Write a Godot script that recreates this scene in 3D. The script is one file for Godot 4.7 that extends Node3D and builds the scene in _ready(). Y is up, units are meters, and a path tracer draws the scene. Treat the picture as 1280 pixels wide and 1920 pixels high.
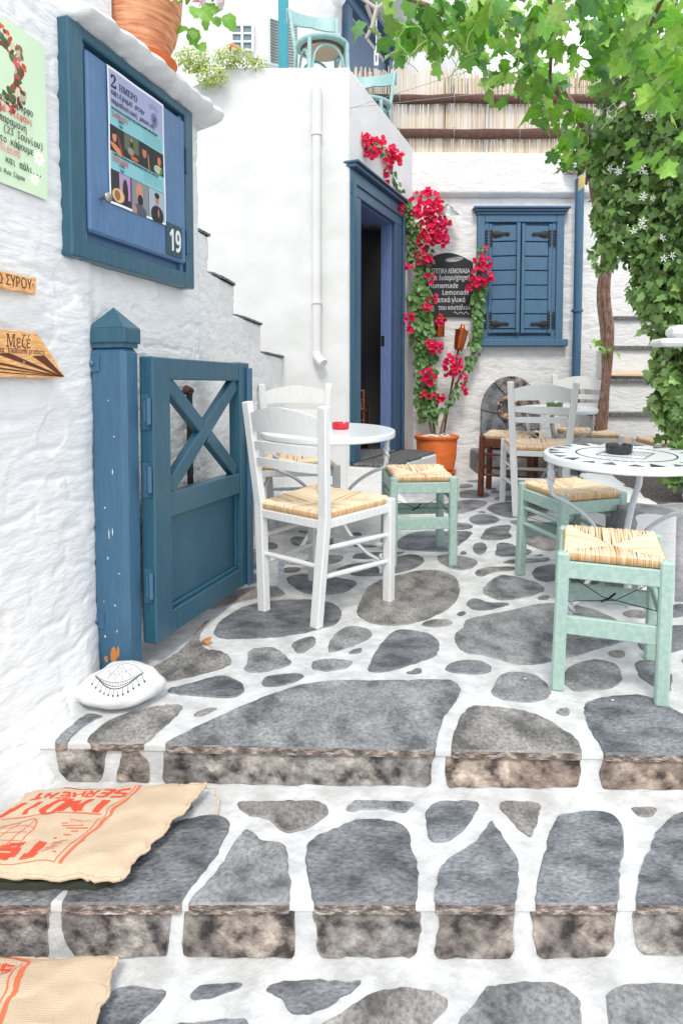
extends Node3D

const SL := 0.0586                      # the courtyard floor rises this much per metre away from the steps
var R := RandomNumberGenerator.new()
var used := {}
var M := {}
var NZ := FastNoiseLite.new()
var NB := FastNoiseLite.new()
var terrace: Node3D
var tread: Array[Node3D] = []
var riser: Array[Node3D] = []


class MB:
	var v := PackedVector3Array()
	var n := PackedVector3Array()
	var uv := PackedVector2Array()
	var c := PackedColorArray()
	var ix := PackedInt32Array()
	var col := Color.WHITE

	func vert(p: Vector3, nn: Vector3, u := Vector2.ZERO) -> int:
		v.push_back(p); n.push_back(nn); uv.push_back(u); c.push_back(col)
		return v.size() - 1

	func t3(a: int, b: int, d: int) -> void:      # anticlockwise seen from outside
		ix.push_back(a); ix.push_back(d); ix.push_back(b)

	func face(pts: Array, away: Vector3) -> void: # flat convex polygon whose front looks along «away»
		var nn: Vector3 = (pts[1] - pts[0]).cross(pts[2] - pts[0])
		if nn.length_squared() < 1e-16 and pts.size() > 3:
			nn = (pts[2] - pts[0]).cross(pts[3] - pts[0])
		nn = nn.normalized()
		if nn.dot(away) < 0.0:
			pts = pts.duplicate(); pts.reverse(); nn = -nn
		var f := v.size()
		for p in pts:
			vert(p, nn, Vector2(p.x, p.y))
		for k in range(1, pts.size() - 1):
			t3(f, f + k, f + k + 1)

	func box(t: Transform3D, s: Vector3, b := 0.0, taper := 1.0) -> void:
		var h := s * 0.5
		b = minf(b, minf(h.x, minf(h.y, h.z)) * 0.9)
		var pt := func(sg: Array, ax: int) -> Vector3:
			var p := Vector3(sg[0] * h.x, sg[1] * h.y, sg[2] * h.z)
			for k in 3:
				if k != ax:
					p[k] -= sg[k] * b
			if p.y > 0.0 and taper != 1.0:
				p.x *= taper; p.z *= taper
			return t * p
		var o := t.origin
		for ax in 3:
			for s1 in [-1, 1]:
				var q := []
				for e in [[-1, -1], [1, -1], [1, 1], [-1, 1]]:
					var sg := [0, 0, 0]
					sg[ax] = s1; sg[(ax + 1) % 3] = e[0]; sg[(ax + 2) % 3] = e[1]
					q.push_back(pt.call(sg, ax))
				face(q, (q[0] + q[2]) * 0.5 - o)
		if b <= 0.0:
			return
		for ax in 3:
			var a1 := (ax + 1) % 3
			var a2 := (ax + 2) % 3
			for e in [[-1, -1], [1, -1], [1, 1], [-1, 1]]:
				var lo := [0, 0, 0]
				lo[ax] = -1; lo[a1] = e[0]; lo[a2] = e[1]
				var hi := lo.duplicate()
				hi[ax] = 1
				var q := [pt.call(lo, a1), pt.call(hi, a1), pt.call(hi, a2), pt.call(lo, a2)]
				face(q, (q[0] + q[2]) * 0.5 - t * Vector3(0 if ax != 0 else 0, 0, 0))
		for sx in [-1, 1]:
			for sy in [-1, 1]:
				for sz in [-1, 1]:
					var g := [sx, sy, sz]
					var q := [pt.call(g, 0), pt.call(g, 1), pt.call(g, 2)]
					face(q, q[0] - o)

	func bx(x0: float, x1: float, y0: float, y1: float, z0: float, z1: float, b := 0.0) -> void:
		box(Transform3D(Basis(), Vector3(x0 + x1, y0 + y1, z0 + z1) * 0.5), Vector3(absf(x1 - x0), absf(y1 - y0), absf(z1 - z0)), b)

	func beam(a: Vector3, b: Vector3, w: float, d: float, bev := 0.004, side := Vector3.RIGHT, taper := 1.0) -> void:
		var y := (b - a).normalized()
		var x := (side - y * side.dot(y)).normalized()
		box(Transform3D(Basis(x, y, x.cross(y)), (a + b) * 0.5), Vector3(w, a.distance_to(b), d), bev, taper)

	func grid(nu: int, nv: int, fn: Callable, flip := false, us := 1.0, vs := 1.0) -> void:
		var f := v.size()
		for j in nv + 1:
			for i in nu + 1:
				vert(fn.call(i, j), Vector3.ZERO, Vector2(us * i / nu, vs * j / nv))
		for j in nv:
			for i in nu:
				var a := f + j * (nu + 1) + i
				var b := a + 1
				var d := a + nu + 1
				var e := d + 1
				for tr in [[a, b, e], [a, e, d]]:
					if flip:
						tr = [tr[0], tr[2], tr[1]]
					var nn: Vector3 = (v[tr[1]] - v[tr[0]]).cross(v[tr[2]] - v[tr[0]])
					for k in tr:
						n[k] += nn
					t3(tr[0], tr[1], tr[2])
		for k in range(f, v.size()):
			n[k] = n[k].normalized() if n[k].length_squared() > 1e-20 else Vector3.UP

	func tube(p: Array, rad, sides := 8, flat := 1.0, hint := Vector3.UP, caps := true) -> void:
		var m := p.size()
		var f := v.size()
		var x := Vector3.ZERO
		for i in m:
			var t: Vector3 = (p[mini(i + 1, m - 1)] - p[maxi(i - 1, 0)]).normalized()
			if i == 0:
				x = hint - t * hint.dot(t)
				if x.length() < 0.01:
					x = Vector3(0.3, 0.1, 1.0).cross(t)
			x = (x - t * x.dot(t)).normalized()
			var y := t.cross(x)
			var r: float = rad[i] if rad is Array or rad is PackedFloat32Array else rad
			for k in sides:
				var a := TAU * k / sides
				var o := x * cos(a) * r + y * sin(a) * r * flat
				vert(p[i] + o, (x * cos(a) * flat + y * sin(a)).normalized(), Vector2(float(k) / sides, float(i) / m))
		for i in m - 1:
			for k in sides:
				var a := f + i * sides + k
				var b := f + i * sides + (k + 1) % sides
				t3(a, b, b + sides); t3(a, b + sides, a + sides)
		if caps:
			for e in [0, m - 1]:
				var ring := []
				for k in sides:
					ring.push_back(v[f + e * sides + k])
				face(ring, p[e] - p[1 if e == 0 else m - 2])

	func lathe(pr: Array, segs: int, t := Transform3D()) -> void:  # profile of (radius, height), bottom to top
		grid(segs, pr.size() - 1, func(i: int, j: int) -> Vector3:
			var a := -TAU * i / segs
			return t * Vector3(pr[j].x * cos(a), pr[j].y, pr[j].x * sin(a)))

	func join(m: MB, t: Transform3D) -> void:
		var f := v.size()
		for k in m.v.size():
			v.push_back(t * m.v[k]); n.push_back((t.basis * m.n[k]).normalized()); uv.push_back(m.uv[k]); c.push_back(m.c[k] * col)
		for k in m.ix:
			ix.push_back(f + k)

	func done(mt: Material, into: ArrayMesh = null) -> ArrayMesh:
		var out := into if into else ArrayMesh.new()
		if v.is_empty():
			return out
		var arr := []
		arr.resize(Mesh.ARRAY_MAX)
		arr[Mesh.ARRAY_VERTEX] = v; arr[Mesh.ARRAY_NORMAL] = n; arr[Mesh.ARRAY_TEX_UV] = uv; arr[Mesh.ARRAY_COLOR] = c; arr[Mesh.ARRAY_INDEX] = ix
		out.add_surface_from_arrays(Mesh.PRIMITIVE_TRIANGLES, arr)
		out.surface_set_material(out.get_surface_count() - 1, mt)
		return out


func lin(r: float, g: float, b: float) -> Color:
	return Color(r, g, b).linear_to_srgb()


func noise_tex(fr: float, sd: int, lo: Color, hi: Color, size := 512, oct := 5, mid := 0.5, kind := FastNoiseLite.TYPE_SIMPLEX_SMOOTH) -> NoiseTexture2D:
	var q := FastNoiseLite.new()
	q.noise_type = kind
	q.frequency = fr
	q.seed = sd
	q.fractal_octaves = oct
	q.fractal_gain = 0.58
	if kind == FastNoiseLite.TYPE_CELLULAR:
		q.cellular_return_type = FastNoiseLite.RETURN_CELL_VALUE
		q.domain_warp_enabled = true
		q.domain_warp_amplitude = 14.0
		q.domain_warp_frequency = 0.03
		q.fractal_type = FastNoiseLite.FRACTAL_NONE
	var g := Gradient.new()
	g.set_color(0, lo); g.set_color(1, hi)
	g.add_point(mid, lo.lerp(hi, 0.5))
	g.set_offset(0, 0.18); g.set_offset(g.get_point_count() - 1, 0.84)
	var t := NoiseTexture2D.new()
	t.width = size; t.height = size; t.seamless = true; t.noise = q; t.color_ramp = g
	return t


func mat(col: Color, rough := 0.6, tex: Texture2D = null, sc := Vector3(3, 3, 3), bump: Texture2D = null, cm := 0.0, world := true) -> StandardMaterial3D:
	var m := StandardMaterial3D.new()
	m.albedo_color = col
	m.roughness = rough
	if tex:
		m.albedo_texture = tex
	if bump:
		m.heightmap_enabled = true
		m.heightmap_texture = bump
		m.heightmap_scale = cm
	if tex or bump:
		m.uv1_triplanar = true
		m.uv1_world_triplanar = world
		m.uv1_scale = sc
	return m


func detail(m: StandardMaterial3D, tex: Texture2D) -> StandardMaterial3D:
	m.detail_enabled = true
	m.detail_blend_mode = BaseMaterial3D.BLEND_MODE_MUL
	m.detail_albedo = tex
	m.detail_uv_layer = BaseMaterial3D.DETAIL_UV_1
	return m


func leaf_mat(col: Color, back: Color, rough := 0.45) -> StandardMaterial3D:
	var m := mat(col, rough)
	m.backlight_enabled = true
	m.backlight = back
	m.vertex_color_use_as_albedo = true
	m.cull_mode = BaseMaterial3D.CULL_DISABLED
	return m


func numbered(nm: String) -> String:
	var k: int = used.get(nm, -1) + 1
	used[nm] = k
	return nm if k == 0 else "%s_%03d" % [nm, k]


func tag(o: Node, label: String, cat: String, group := "") -> Node:
	o.set_meta("label", label); o.set_meta("category", cat)
	if group:
		o.set_meta("group", group)
	return o


func thing(nm: String, label: String, cat: String, t := Transform3D(), group := "") -> Node3D:
	var o := Node3D.new()
	o.name = numbered(nm)
	o.transform = t
	add_child(o)
	tag(o, label, cat, group)
	return o


func part(par: Node, nm: String, m: Mesh, t := Transform3D(), label := "") -> MeshInstance3D:
	var o := MeshInstance3D.new()
	if par == self:
		nm = numbered(nm)
	o.name = nm
	o.mesh = m
	o.transform = t
	par.add_child(o, true)
	if label:
		o.set_meta("label", label)
	return o


func struct(nm: String, m: Mesh) -> MeshInstance3D:
	var o := part(self, nm, m)
	o.set_meta("kind", "structure")
	return o


func copy(o: Node3D, t: Transform3D, label: String) -> Node3D:
	var d: Node3D = o.duplicate()
	d.name = numbered(str(o.name).rstrip("0123456789_"))
	add_child(d)
	d.transform = t
	d.set_meta("label", label)
	return d


func fy(z: float) -> float:
	return SL * (-z - 1.93)


func on_floor(x: float, z: float, yaw := 0.0, lift := 0.0) -> Transform3D:
	return Transform3D(Basis(Vector3.RIGHT, atan(SL)) * Basis(Vector3.UP, yaw), Vector3(x, fy(z) + lift, z))


func stuff(o: Node) -> Node:
	o.set_meta("kind", "stuff")
	return o


func T(x: float, y: float, z: float, b := Basis()) -> Transform3D:
	return Transform3D(b, Vector3(x, y, z))


func nz(x: float, y: float, z := 0.0) -> float:
	return NZ.get_noise_3d(x, y, z)


func text(par: Node, nm: String, s: String, size: float, t: Transform3D, m: Material, font := "Droid Sans", left := true, bold := false) -> MeshInstance3D:
	var tm := TextMesh.new()
	var f := SystemFont.new()
	f.font_names = PackedStringArray([font])
	f.font_weight = 700 if bold else 400
	tm.font = f
	tm.text = s
	tm.font_size = 64
	tm.pixel_size = size / 64.0
	tm.depth = 0.0006
	tm.curve_step = 3.0
	tm.horizontal_alignment = HORIZONTAL_ALIGNMENT_LEFT if left else HORIZONTAL_ALIGNMENT_CENTER
	tm.material = m
	return part(par, nm, tm, t)


func rounded(p: PackedVector2Array, edge_z: float, lim: float) -> PackedVector2Array:
	var q := p
	for pass_ in 2:
		var o := PackedVector2Array()
		for i in q.size():
			var a := q[i]
			var b := q[(i + 1) % q.size()]
			var l := a.distance_to(b)
			if l < 0.004:
				continue
			var c := minf(l * 0.25, lim if pass_ == 0 else lim * 0.5)
			var ca := minf(c, 0.008) if a.y > edge_z else c
			var cb := minf(c, 0.008) if b.y > edge_z else c
			o.push_back(a.move_toward(b, ca)); o.push_back(b.move_toward(a, cb))
		q = o
	var fin := PackedVector2Array()
	for i in q.size():                       # long runs get extra points so that the rim can wander a little
		var a := q[i]
		var b := q[(i + 1) % q.size()]
		var k := maxi(1, int(a.distance_to(b) / 0.03)) if a.y <= edge_z or b.y <= edge_z else 1
		for e in k:
			var r := a.lerp(b, float(e) / k)
			if r.y <= edge_z:
				r += Vector2(nz(r.x * 28.0, r.y * 28.0, 3.0), nz(r.x * 28.0, r.y * 28.0, 9.0)) * 0.0045
			fin.push_back(r)
	return fin


func slab(p: PackedVector2Array, to: Callable, h: float, depth: float, bev: float, top_mat: Material, side_mat: Material) -> ArrayMesh:
	var cw := Geometry2D.is_polygon_clockwise(p)
	var m := p.size()
	var ins := PackedVector2Array()
	var nrm := PackedVector2Array()
	for i in m:
		var d := (p[(i + 1) % m] - p[(i + m - 1) % m]).normalized()
		var o := Vector2(d.y, -d.x) * (-1.0 if cw else 1.0)
		nrm.push_back(o)
		ins.push_back(p[i] - o * bev)
	var idx := Geometry2D.triangulate_polygon(ins)
	if idx.is_empty():
		ins = p
		idx = Geometry2D.triangulate_polygon(p)
	var a := MB.new()
	var up: Vector3 = (to.call(p[0], 1.0) - to.call(p[0], 0.0)).normalized()
	for q in ins:
		a.vert(to.call(q, h + nz(q.x * 9.0, q.y * 9.0, 1.0) * 0.0012), up, q)
	for k in range(0, idx.size(), 3):
		var cr: Vector3 = (a.v[idx[k + 1]] - a.v[idx[k]]).cross(a.v[idx[k + 2]] - a.v[idx[k]])
		if cr.dot(up) > 0.0:
			a.t3(idx[k], idx[k + 1], idx[k + 2])
		else:
			a.t3(idx[k], idx[k + 2], idx[k + 1])
	var s := MB.new()
	for i in m:
		var j := (i + 1) % m
		var o2 := (nrm[i] + nrm[j]) * 0.5
		var o3: Vector3 = to.call(p[i] + o2, h) - to.call(p[i], h)
		var a0: Vector3 = to.call(ins[i], h + nz(ins[i].x * 9.0, ins[i].y * 9.0, 1.0) * 0.0012)
		var a1: Vector3 = to.call(ins[j], h + nz(ins[j].x * 9.0, ins[j].y * 9.0, 1.0) * 0.0012)
		a.face([a0, a1, to.call(p[j], h - bev), to.call(p[i], h - bev)], o3.normalized() + up)
		s.face([to.call(p[i], h - bev), to.call(p[j], h - bev), to.call(p[j], h - depth), to.call(p[i], h - depth)], o3)
	return s.done(side_mat, a.done(top_mat))


func pairs(l: Array) -> PackedVector2Array:
	var p := PackedVector2Array()
	for k in range(0, l.size(), 2):
		p.push_back(Vector2(l[k], l[k + 1]))
	return p


func slate(p: PackedVector2Array) -> Material:
	var q := p[0]
	for e in p:
		q += e
	return M["slate%d" % (absi(int(q.x * 977.0) + int(q.y * 577.0)) % 4)]


func floor_stone(l: Array, edge := false) -> void:
	var p := pairs(l)
	var q := rounded(p, -1.89 if edge else 99.0, 0.035)
	part(terrace, "paving_stone", slab(q, func(a: Vector2, h: float) -> Vector3: return Vector3(a.x, fy(a.y) + h, a.y), 0.0045 + 0.001 * sin(p[0].x * 40.0), 0.024, 0.004, slate(p), M.rust if edge else M.slate1))


func tread_stone(l: Array, step: int, edge := false) -> void:
	var p := pairs(l)
	var y: float = [-0.124, -0.26][step]
	var q := rounded(p, (-1.453 if step == 0 else -1.045) if edge else 99.0, 0.025)
	part(tread[step], "paving_stone", slab(q, func(a: Vector2, h: float) -> Vector3: return Vector3(a.x, y + h, a.y), 0.0045, 0.026, 0.004, slate(p), M.rust if edge else M.slate1))


func riser_stone(l: Array, step: int) -> void:
	var p := pairs(l)
	var q := rounded(p, 99.0, 0.009)
	var k := absi(int(p[0].x * 631.0)) % 3
	part(riser[step], "riser_stone", slab(q, func(a: Vector2, h: float) -> Vector3:
		return Vector3(a.x, a.y, (-1.885 + 0.0316 * a.x if step == 0 else -1.458) + h), 0.004, 0.02, 0.003, M["riser%d" % k], M.riser0))


func relief(s: float, y: float, sd: float, course := 0.105, brick := 0.27) -> float:
	var yy := (y + nz(s * 9.0, y * 9.0, sd) * 0.016 + nz(s * 2.2, y * 2.0, sd + 4.0) * 0.05) / course
	var row := floorf(yy)
	var f := yy - row
	var je := minf(f, 1.0 - f) * course
	var mask := smoothstep(-0.35, 0.2, nz(s * 5.0, y * 7.0, sd + 20.0))
	var ss := (s + nz(s * 12.0, y * 12.0, sd + 7.0) * 0.012) / brick + fposmod(row * 0.437 + sd, 1.0)
	var g := ss - floorf(ss)
	var jv := minf(g, 1.0 - g) * brick
	var mv := smoothstep(0.05, 0.5, nz(s * 4.0, y * 6.0, sd + 33.0))
	var d := -0.0105 * mask * exp(-pow(je / 0.0085, 2.0)) - 0.006 * mv * exp(-pow(jv / 0.006, 2.0))
	d += 0.006 * nz(s * 2.6, y * 3.4, sd + 50.0) + 0.0035 * nz(s * 7.0, y * 16.0, sd + 60.0) + 0.0018 * nz(s * 14.0, y * 55.0, sd + 70.0)
	var lump := nz(s * 4.2, y * 4.6, sd + 90.0)
	d += 0.003 * smoothstep(0.30, 0.42, lump) - 0.008 * smoothstep(0.46, 0.52, -lump)
	return d


# a whitewashed masonry face from s0 to s1 along xd and from y0 up to top(s); it wraps round its ends and its top
func masonry(par: Node, nm: String, org: Vector3, xd: Vector3, s0: float, s1: float, y0: float, top: Callable, th: float, st: float, amp: float, sd: float, m: Material, bulge = null, course := 0.105) -> MeshInstance3D:
	var nd := xd.cross(Vector3.UP).normalized()
	var nu := maxi(2, int((s1 - s0) / st))
	var hi: float = maxf(top.call(s0), maxf(top.call(s1), top.call((s0 + s1) * 0.5)))
	var nv := maxi(2, int((hi - y0) / st))
	var a := MB.new()
	a.grid(nu + 4, nv + 3, func(i: int, j: int) -> Vector3:
		var k := clampi(i - 2, 0, nu)
		var s := lerpf(s0, s1, float(k) / nu)
		var jj := mini(j, nv)
		var y: float = minf(lerpf(y0, hi, float(jj) / nv), top.call(s))
		var off := relief(s, y, sd, course) * amp
		if bulge != null:
			off += bulge.call(s, y)
		if i == 0 or i == nu + 4:
			off = -th
		elif i == 1 or i == nu + 3:
			off -= 0.012; s += -0.006 if i == 1 else 0.006
		else:
			if j == nv + 1:
				off -= 0.014; y += 0.008
			elif j == nv + 2:
				off -= 0.05; y += 0.012 + 0.004 * nz(s * 8.0, y * 3.0)
			elif j == nv + 3:
				off = -th
		return org + xd * s + nd * off + Vector3(0, y, 0))
	return part(par, nm, a.done(m))


func rush_seat(fl: Vector3, fr: Vector3, br: Vector3, bl: Vector3, count: int, dip := 0.014) -> ArrayMesh:
	var a := MB.new()
	var cen := (fl + fr + br + bl) * 0.25 + Vector3(0, -dip, 0)
	var corner := [fl, fr, br, bl]
	for sd in 4:
		var p0: Vector3 = corner[sd]
		var p1: Vector3 = corner[(sd + 1) % 4]
		var out := ((p0 + p1) * 0.5 - cen)
		out.y = 0.0
		out = out.normalized()
		for i in count:
			var t := (i + 0.5 + R.randf_range(-0.2, 0.2)) / count
			var p := p0.lerp(p1, t)
			var q := p0.lerp(cen, t * 2.0) if t < 0.5 else p1.lerp(cen, (1.0 - t) * 2.0)
			q += (p1 - p0).normalized() * R.randf_range(-0.004, 0.004)
			var w := p0.distance_to(p1) / count * R.randf_range(0.60, 0.80)
			var k := R.randf()
			var top_col := Color(0.82, 0.67, 0.49).lerp(Color(0.70, 0.49, 0.30), k * k) if R.randf() < 0.94 else Color(0.58, 0.36, 0.18)
			var up := R.randf_range(-0.0015, 0.0025)
			var along := p.distance_to(q)
			var bend := p + out * 0.0095 + Vector3(0, -0.001, 0)
			a.col = top_col.lerp(Color(0.60, 0.33, 0.12), R.randf_range(0.25, 0.85))
			a.tube([p - out * 0.012 + Vector3(0, -0.03, 0), p + out * 0.008 + Vector3(0, -0.022, 0), p + out * 0.0115 + Vector3(0, -0.008, 0), bend], w, 5, 0.7, (p1 - p0).normalized(), false)
			a.col = top_col
			a.tube([bend + Vector3(0, -0.004, 0) + out * 0.001, p + out * 0.003 + Vector3(0, 0.005 + up, 0), p.lerp(q, minf(0.5, 0.05 / maxf(along, 0.05))) + Vector3(0, 0.005 + up, 0), q + Vector3(0, 0.002 + up, 0)], w, 5, 0.7, (p1 - p0).normalized(), false)
	a.col = Color(0.55, 0.36, 0.19)
	var f := a.v.size()
	for p in [fl, fr, br, bl, cen]:
		a.vert(p + Vector3(0, -0.008, 0), Vector3.UP)
	for k in 4:
		a.t3(f + k, f + (k + 1) % 4, f + 4)
	return a.done(M.straw)


func one(t: Transform3D, s: Vector3, b: float, m: Material, taper := 1.0) -> ArrayMesh:
	var a := MB.new()
	a.box(t, s, b, taper)
	return a.done(m)


func beam1(p: Vector3, q: Vector3, w: float, d: float, m: Material, bev := 0.004, side := Vector3.RIGHT, taper := 1.0) -> ArrayMesh:
	var a := MB.new()
	a.beam(p, q, w, d, bev, side, taper)
	return a.done(m)


func tube1(p: Array, r, m: Material, sides := 8, flat := 1.0, hint := Vector3.UP) -> ArrayMesh:
	var a := MB.new()
	a.tube(p, r, sides, flat, hint)
	return a.done(m)


func rod(p: Vector3, q: Vector3, r: float, m: Material) -> ArrayMesh:
	return tube1([p, p.lerp(q, 0.12), p.lerp(q, 0.5), p.lerp(q, 0.88), q], [r * 0.8, r, r * 1.12, r, r * 0.8], m, 10)


# ladder-back chair; its own front looks along +z
func make_chair(label: String, t: Transform3D, group: String) -> Node3D:
	var o := thing("taverna_chair", label, "chair", t, group)
	var wb := 0.29
	var wt := 0.41
	var wf := 0.434
	var dp := 0.406
	var sh := 0.462
	for s in [-1, 1]:
		var a := MB.new()
		var foot := Vector3(s * wb * 0.5, 0, -dp * 0.5 - 0.012)
		var mid := Vector3(s * lerpf(wb, wt, 0.5) * 0.5, 0.45, -dp * 0.5 + 0.006)
		var topp := Vector3(s * wt * 0.5, 0.9, -dp * 0.5 - 0.035)
		a.beam(foot, mid + (mid - foot).normalized() * 0.012, 0.044, 0.038, 0.004)
		a.beam(mid, topp, 0.044, 0.036, 0.005, Vector3.RIGHT, 0.92)
		part(o, "leg", a.done(M.white_wood))
	for s in [-1, 1]:
		part(o, "leg", beam1(Vector3(s * wf * 0.5, 0, dp * 0.5), Vector3(s * wf * 0.5, sh + 0.006, dp * 0.5), 0.042, 0.042, M.white_wood, 0.005))
	var ws := lerpf(wb, wt, 0.5)
	part(o, "seat_rail", beam1(Vector3(-wf * 0.5, 0.425, dp * 0.5), Vector3(wf * 0.5, 0.425, dp * 0.5), 0.036, 0.022, M.white_wood, 0.003, Vector3.UP))
	part(o, "seat_rail", beam1(Vector3(-ws * 0.5, 0.425, -dp * 0.5), Vector3(ws * 0.5, 0.425, -dp * 0.5), 0.036, 0.022, M.white_wood, 0.003, Vector3.UP))
	for s in [-1, 1]:
		part(o, "seat_rail", beam1(Vector3(s * ws * 0.5, 0.425, -dp * 0.5), Vector3(s * wf * 0.5, 0.425, dp * 0.5), 0.036, 0.022, M.white_wood, 0.003, Vector3.UP))
		for y in [0.185, 0.305]:
			part(o, "stretcher", rod(Vector3(s * lerpf(wb, wt, y / 0.9) * 0.5, y + 0.02, -dp * 0.5), Vector3(s * wf * 0.5, y, dp * 0.5), 0.0105, M.white_wood))
	part(o, "stretcher", rod(Vector3(-wf * 0.5, 0.25, dp * 0.5), Vector3(wf * 0.5, 0.25, dp * 0.5), 0.0105, M.white_wood))
	part(o, "stretcher", rod(Vector3(-0.165, 0.25, -dp * 0.5), Vector3(0.165, 0.25, -dp * 0.5), 0.0105, M.white_wood))
	var sy := 0.468
	part(o, "woven_seat", rush_seat(Vector3(-wf * 0.5 + 0.012, sy, dp * 0.5 - 0.004), Vector3(wf * 0.5 - 0.012, sy, dp * 0.5 - 0.004), Vector3(ws * 0.5 - 0.014, sy, -dp * 0.5 + 0.006), Vector3(-ws * 0.5 + 0.014, sy, -dp * 0.5 + 0.006), 54))
	for b in [[0.775, 0.862, 0.026, "crest_rail"], [0.700, 0.735, 0.006, "back_slat"], [0.632, 0.666, 0.006, "back_slat"]]:
		var a := MB.new()
		var y0: float = b[0]
		var y1: float = b[1]
		var arch: float = b[2]
		var f := func(i: int, j: int, th: float) -> Vector3:
			var u := i / 14.0 * 2.0 - 1.0
			var yt := y1 + arch * (1.0 - pow(absf(u), 2.2)) - (0.012 if arch > 0.01 else 0.0) * absf(u)
			var y := lerpf(y0 + arch * 0.3 * (1.0 - u * u), yt, j / 5.0)
			var half := lerpf(wb, wt, y / 0.9) * 0.5 - 0.012
			return Vector3(u * half, y, -dp * 0.5 + lerpf(0.006, -0.035, (y - 0.45) / 0.45) - 0.03 * (1.0 - u * u) + th)
		a.grid(14, 5, func(i: int, j: int) -> Vector3: return f.call(i, j, 0.008))
		a.grid(14, 5, func(i: int, j: int) -> Vector3: return f.call(i, j, -0.008), true)
		a.grid(14, 1, func(i: int, j: int) -> Vector3: return f.call(i, 5, 0.008 - 0.016 * j))
		a.grid(14, 1, func(i: int, j: int) -> Vector3: return f.call(i, 0, -0.008 + 0.016 * j))
		part(o, b[3], a.done(M.white_wood))
	return o


func make_stool(nm: String, label: String, t: Transform3D, group: String, m: Material, w := 0.305, d := 0.325, boards := true) -> Node3D:
	var o := thing(nm, label, "stool", t, group)
	var h := 0.468
	var x := w * 0.5
	var z := d * 0.5
	for p in [[-1, 1], [1, 1], [-1, -1], [1, -1]]:
		part(o, "leg", beam1(Vector3(p[0] * (x + 0.004), 0, p[1] * (z + 0.004)), Vector3(p[0] * x, h, p[1] * z), 0.042, 0.042, m, 0.0065, Vector3.RIGHT, 0.97))
	for s in [-1, 1]:
		part(o, "seat_rail", beam1(Vector3(-x, 0.412, s * (z + 0.004)), Vector3(x, 0.412, s * (z + 0.004)), 0.056, 0.022, m, 0.003, Vector3.UP))
		part(o, "seat_rail", beam1(Vector3(s * (x + 0.004), 0.412, -z), Vector3(s * (x + 0.004), 0.412, z), 0.056, 0.022, m, 0.003, Vector3.UP))
		if boards:
			part(o, "stretcher", beam1(Vector3(-x, 0.225, s * z), Vector3(x, 0.225, s * z), 0.062, 0.018, m, 0.003, Vector3.UP))
			for y in [0.285, 0.365]:
				part(o, "rung", rod(Vector3(s * x, y - 0.02, -z), Vector3(s * x, y - 0.02, z), 0.0105, m))
		else:
			for y in [0.17, 0.325]:
				part(o, "rung", rod(Vector3(-x, y, s * z), Vector3(x, y, s * z), 0.0105, m))
				part(o, "rung", rod(Vector3(s * x, y + 0.04, -z), Vector3(s * x, y + 0.04, z), 0.0105, m))
	if boards:
		var q := MB.new()
		q.tube([Vector3(-x, 0.30, -z), Vector3(-0.02, 0.262, -0.03), Vector3(x, 0.30, z)], 0.0016, 5)
		q.tube([Vector3(x, 0.29, -z), Vector3(0.02, 0.262, -0.01), Vector3(-x, 0.30, z)], 0.0016, 5)
		q.tube([Vector3(-0.025, 0.245, -0.03), Vector3(0.0, 0.262, -0.02), Vector3(0.02, 0.285, -0.015)], 0.004, 5)
		part(o, "tie_wire", q.done(M.black_iron))
	var e := 0.012
	part(o, "woven_seat", rush_seat(Vector3(-x + e, h, z - 0.002), Vector3(x - e, h, z - 0.002), Vector3(x - e, h, -z + 0.002), Vector3(-x + e, h, -z + 0.002), 50))
	return o


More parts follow.
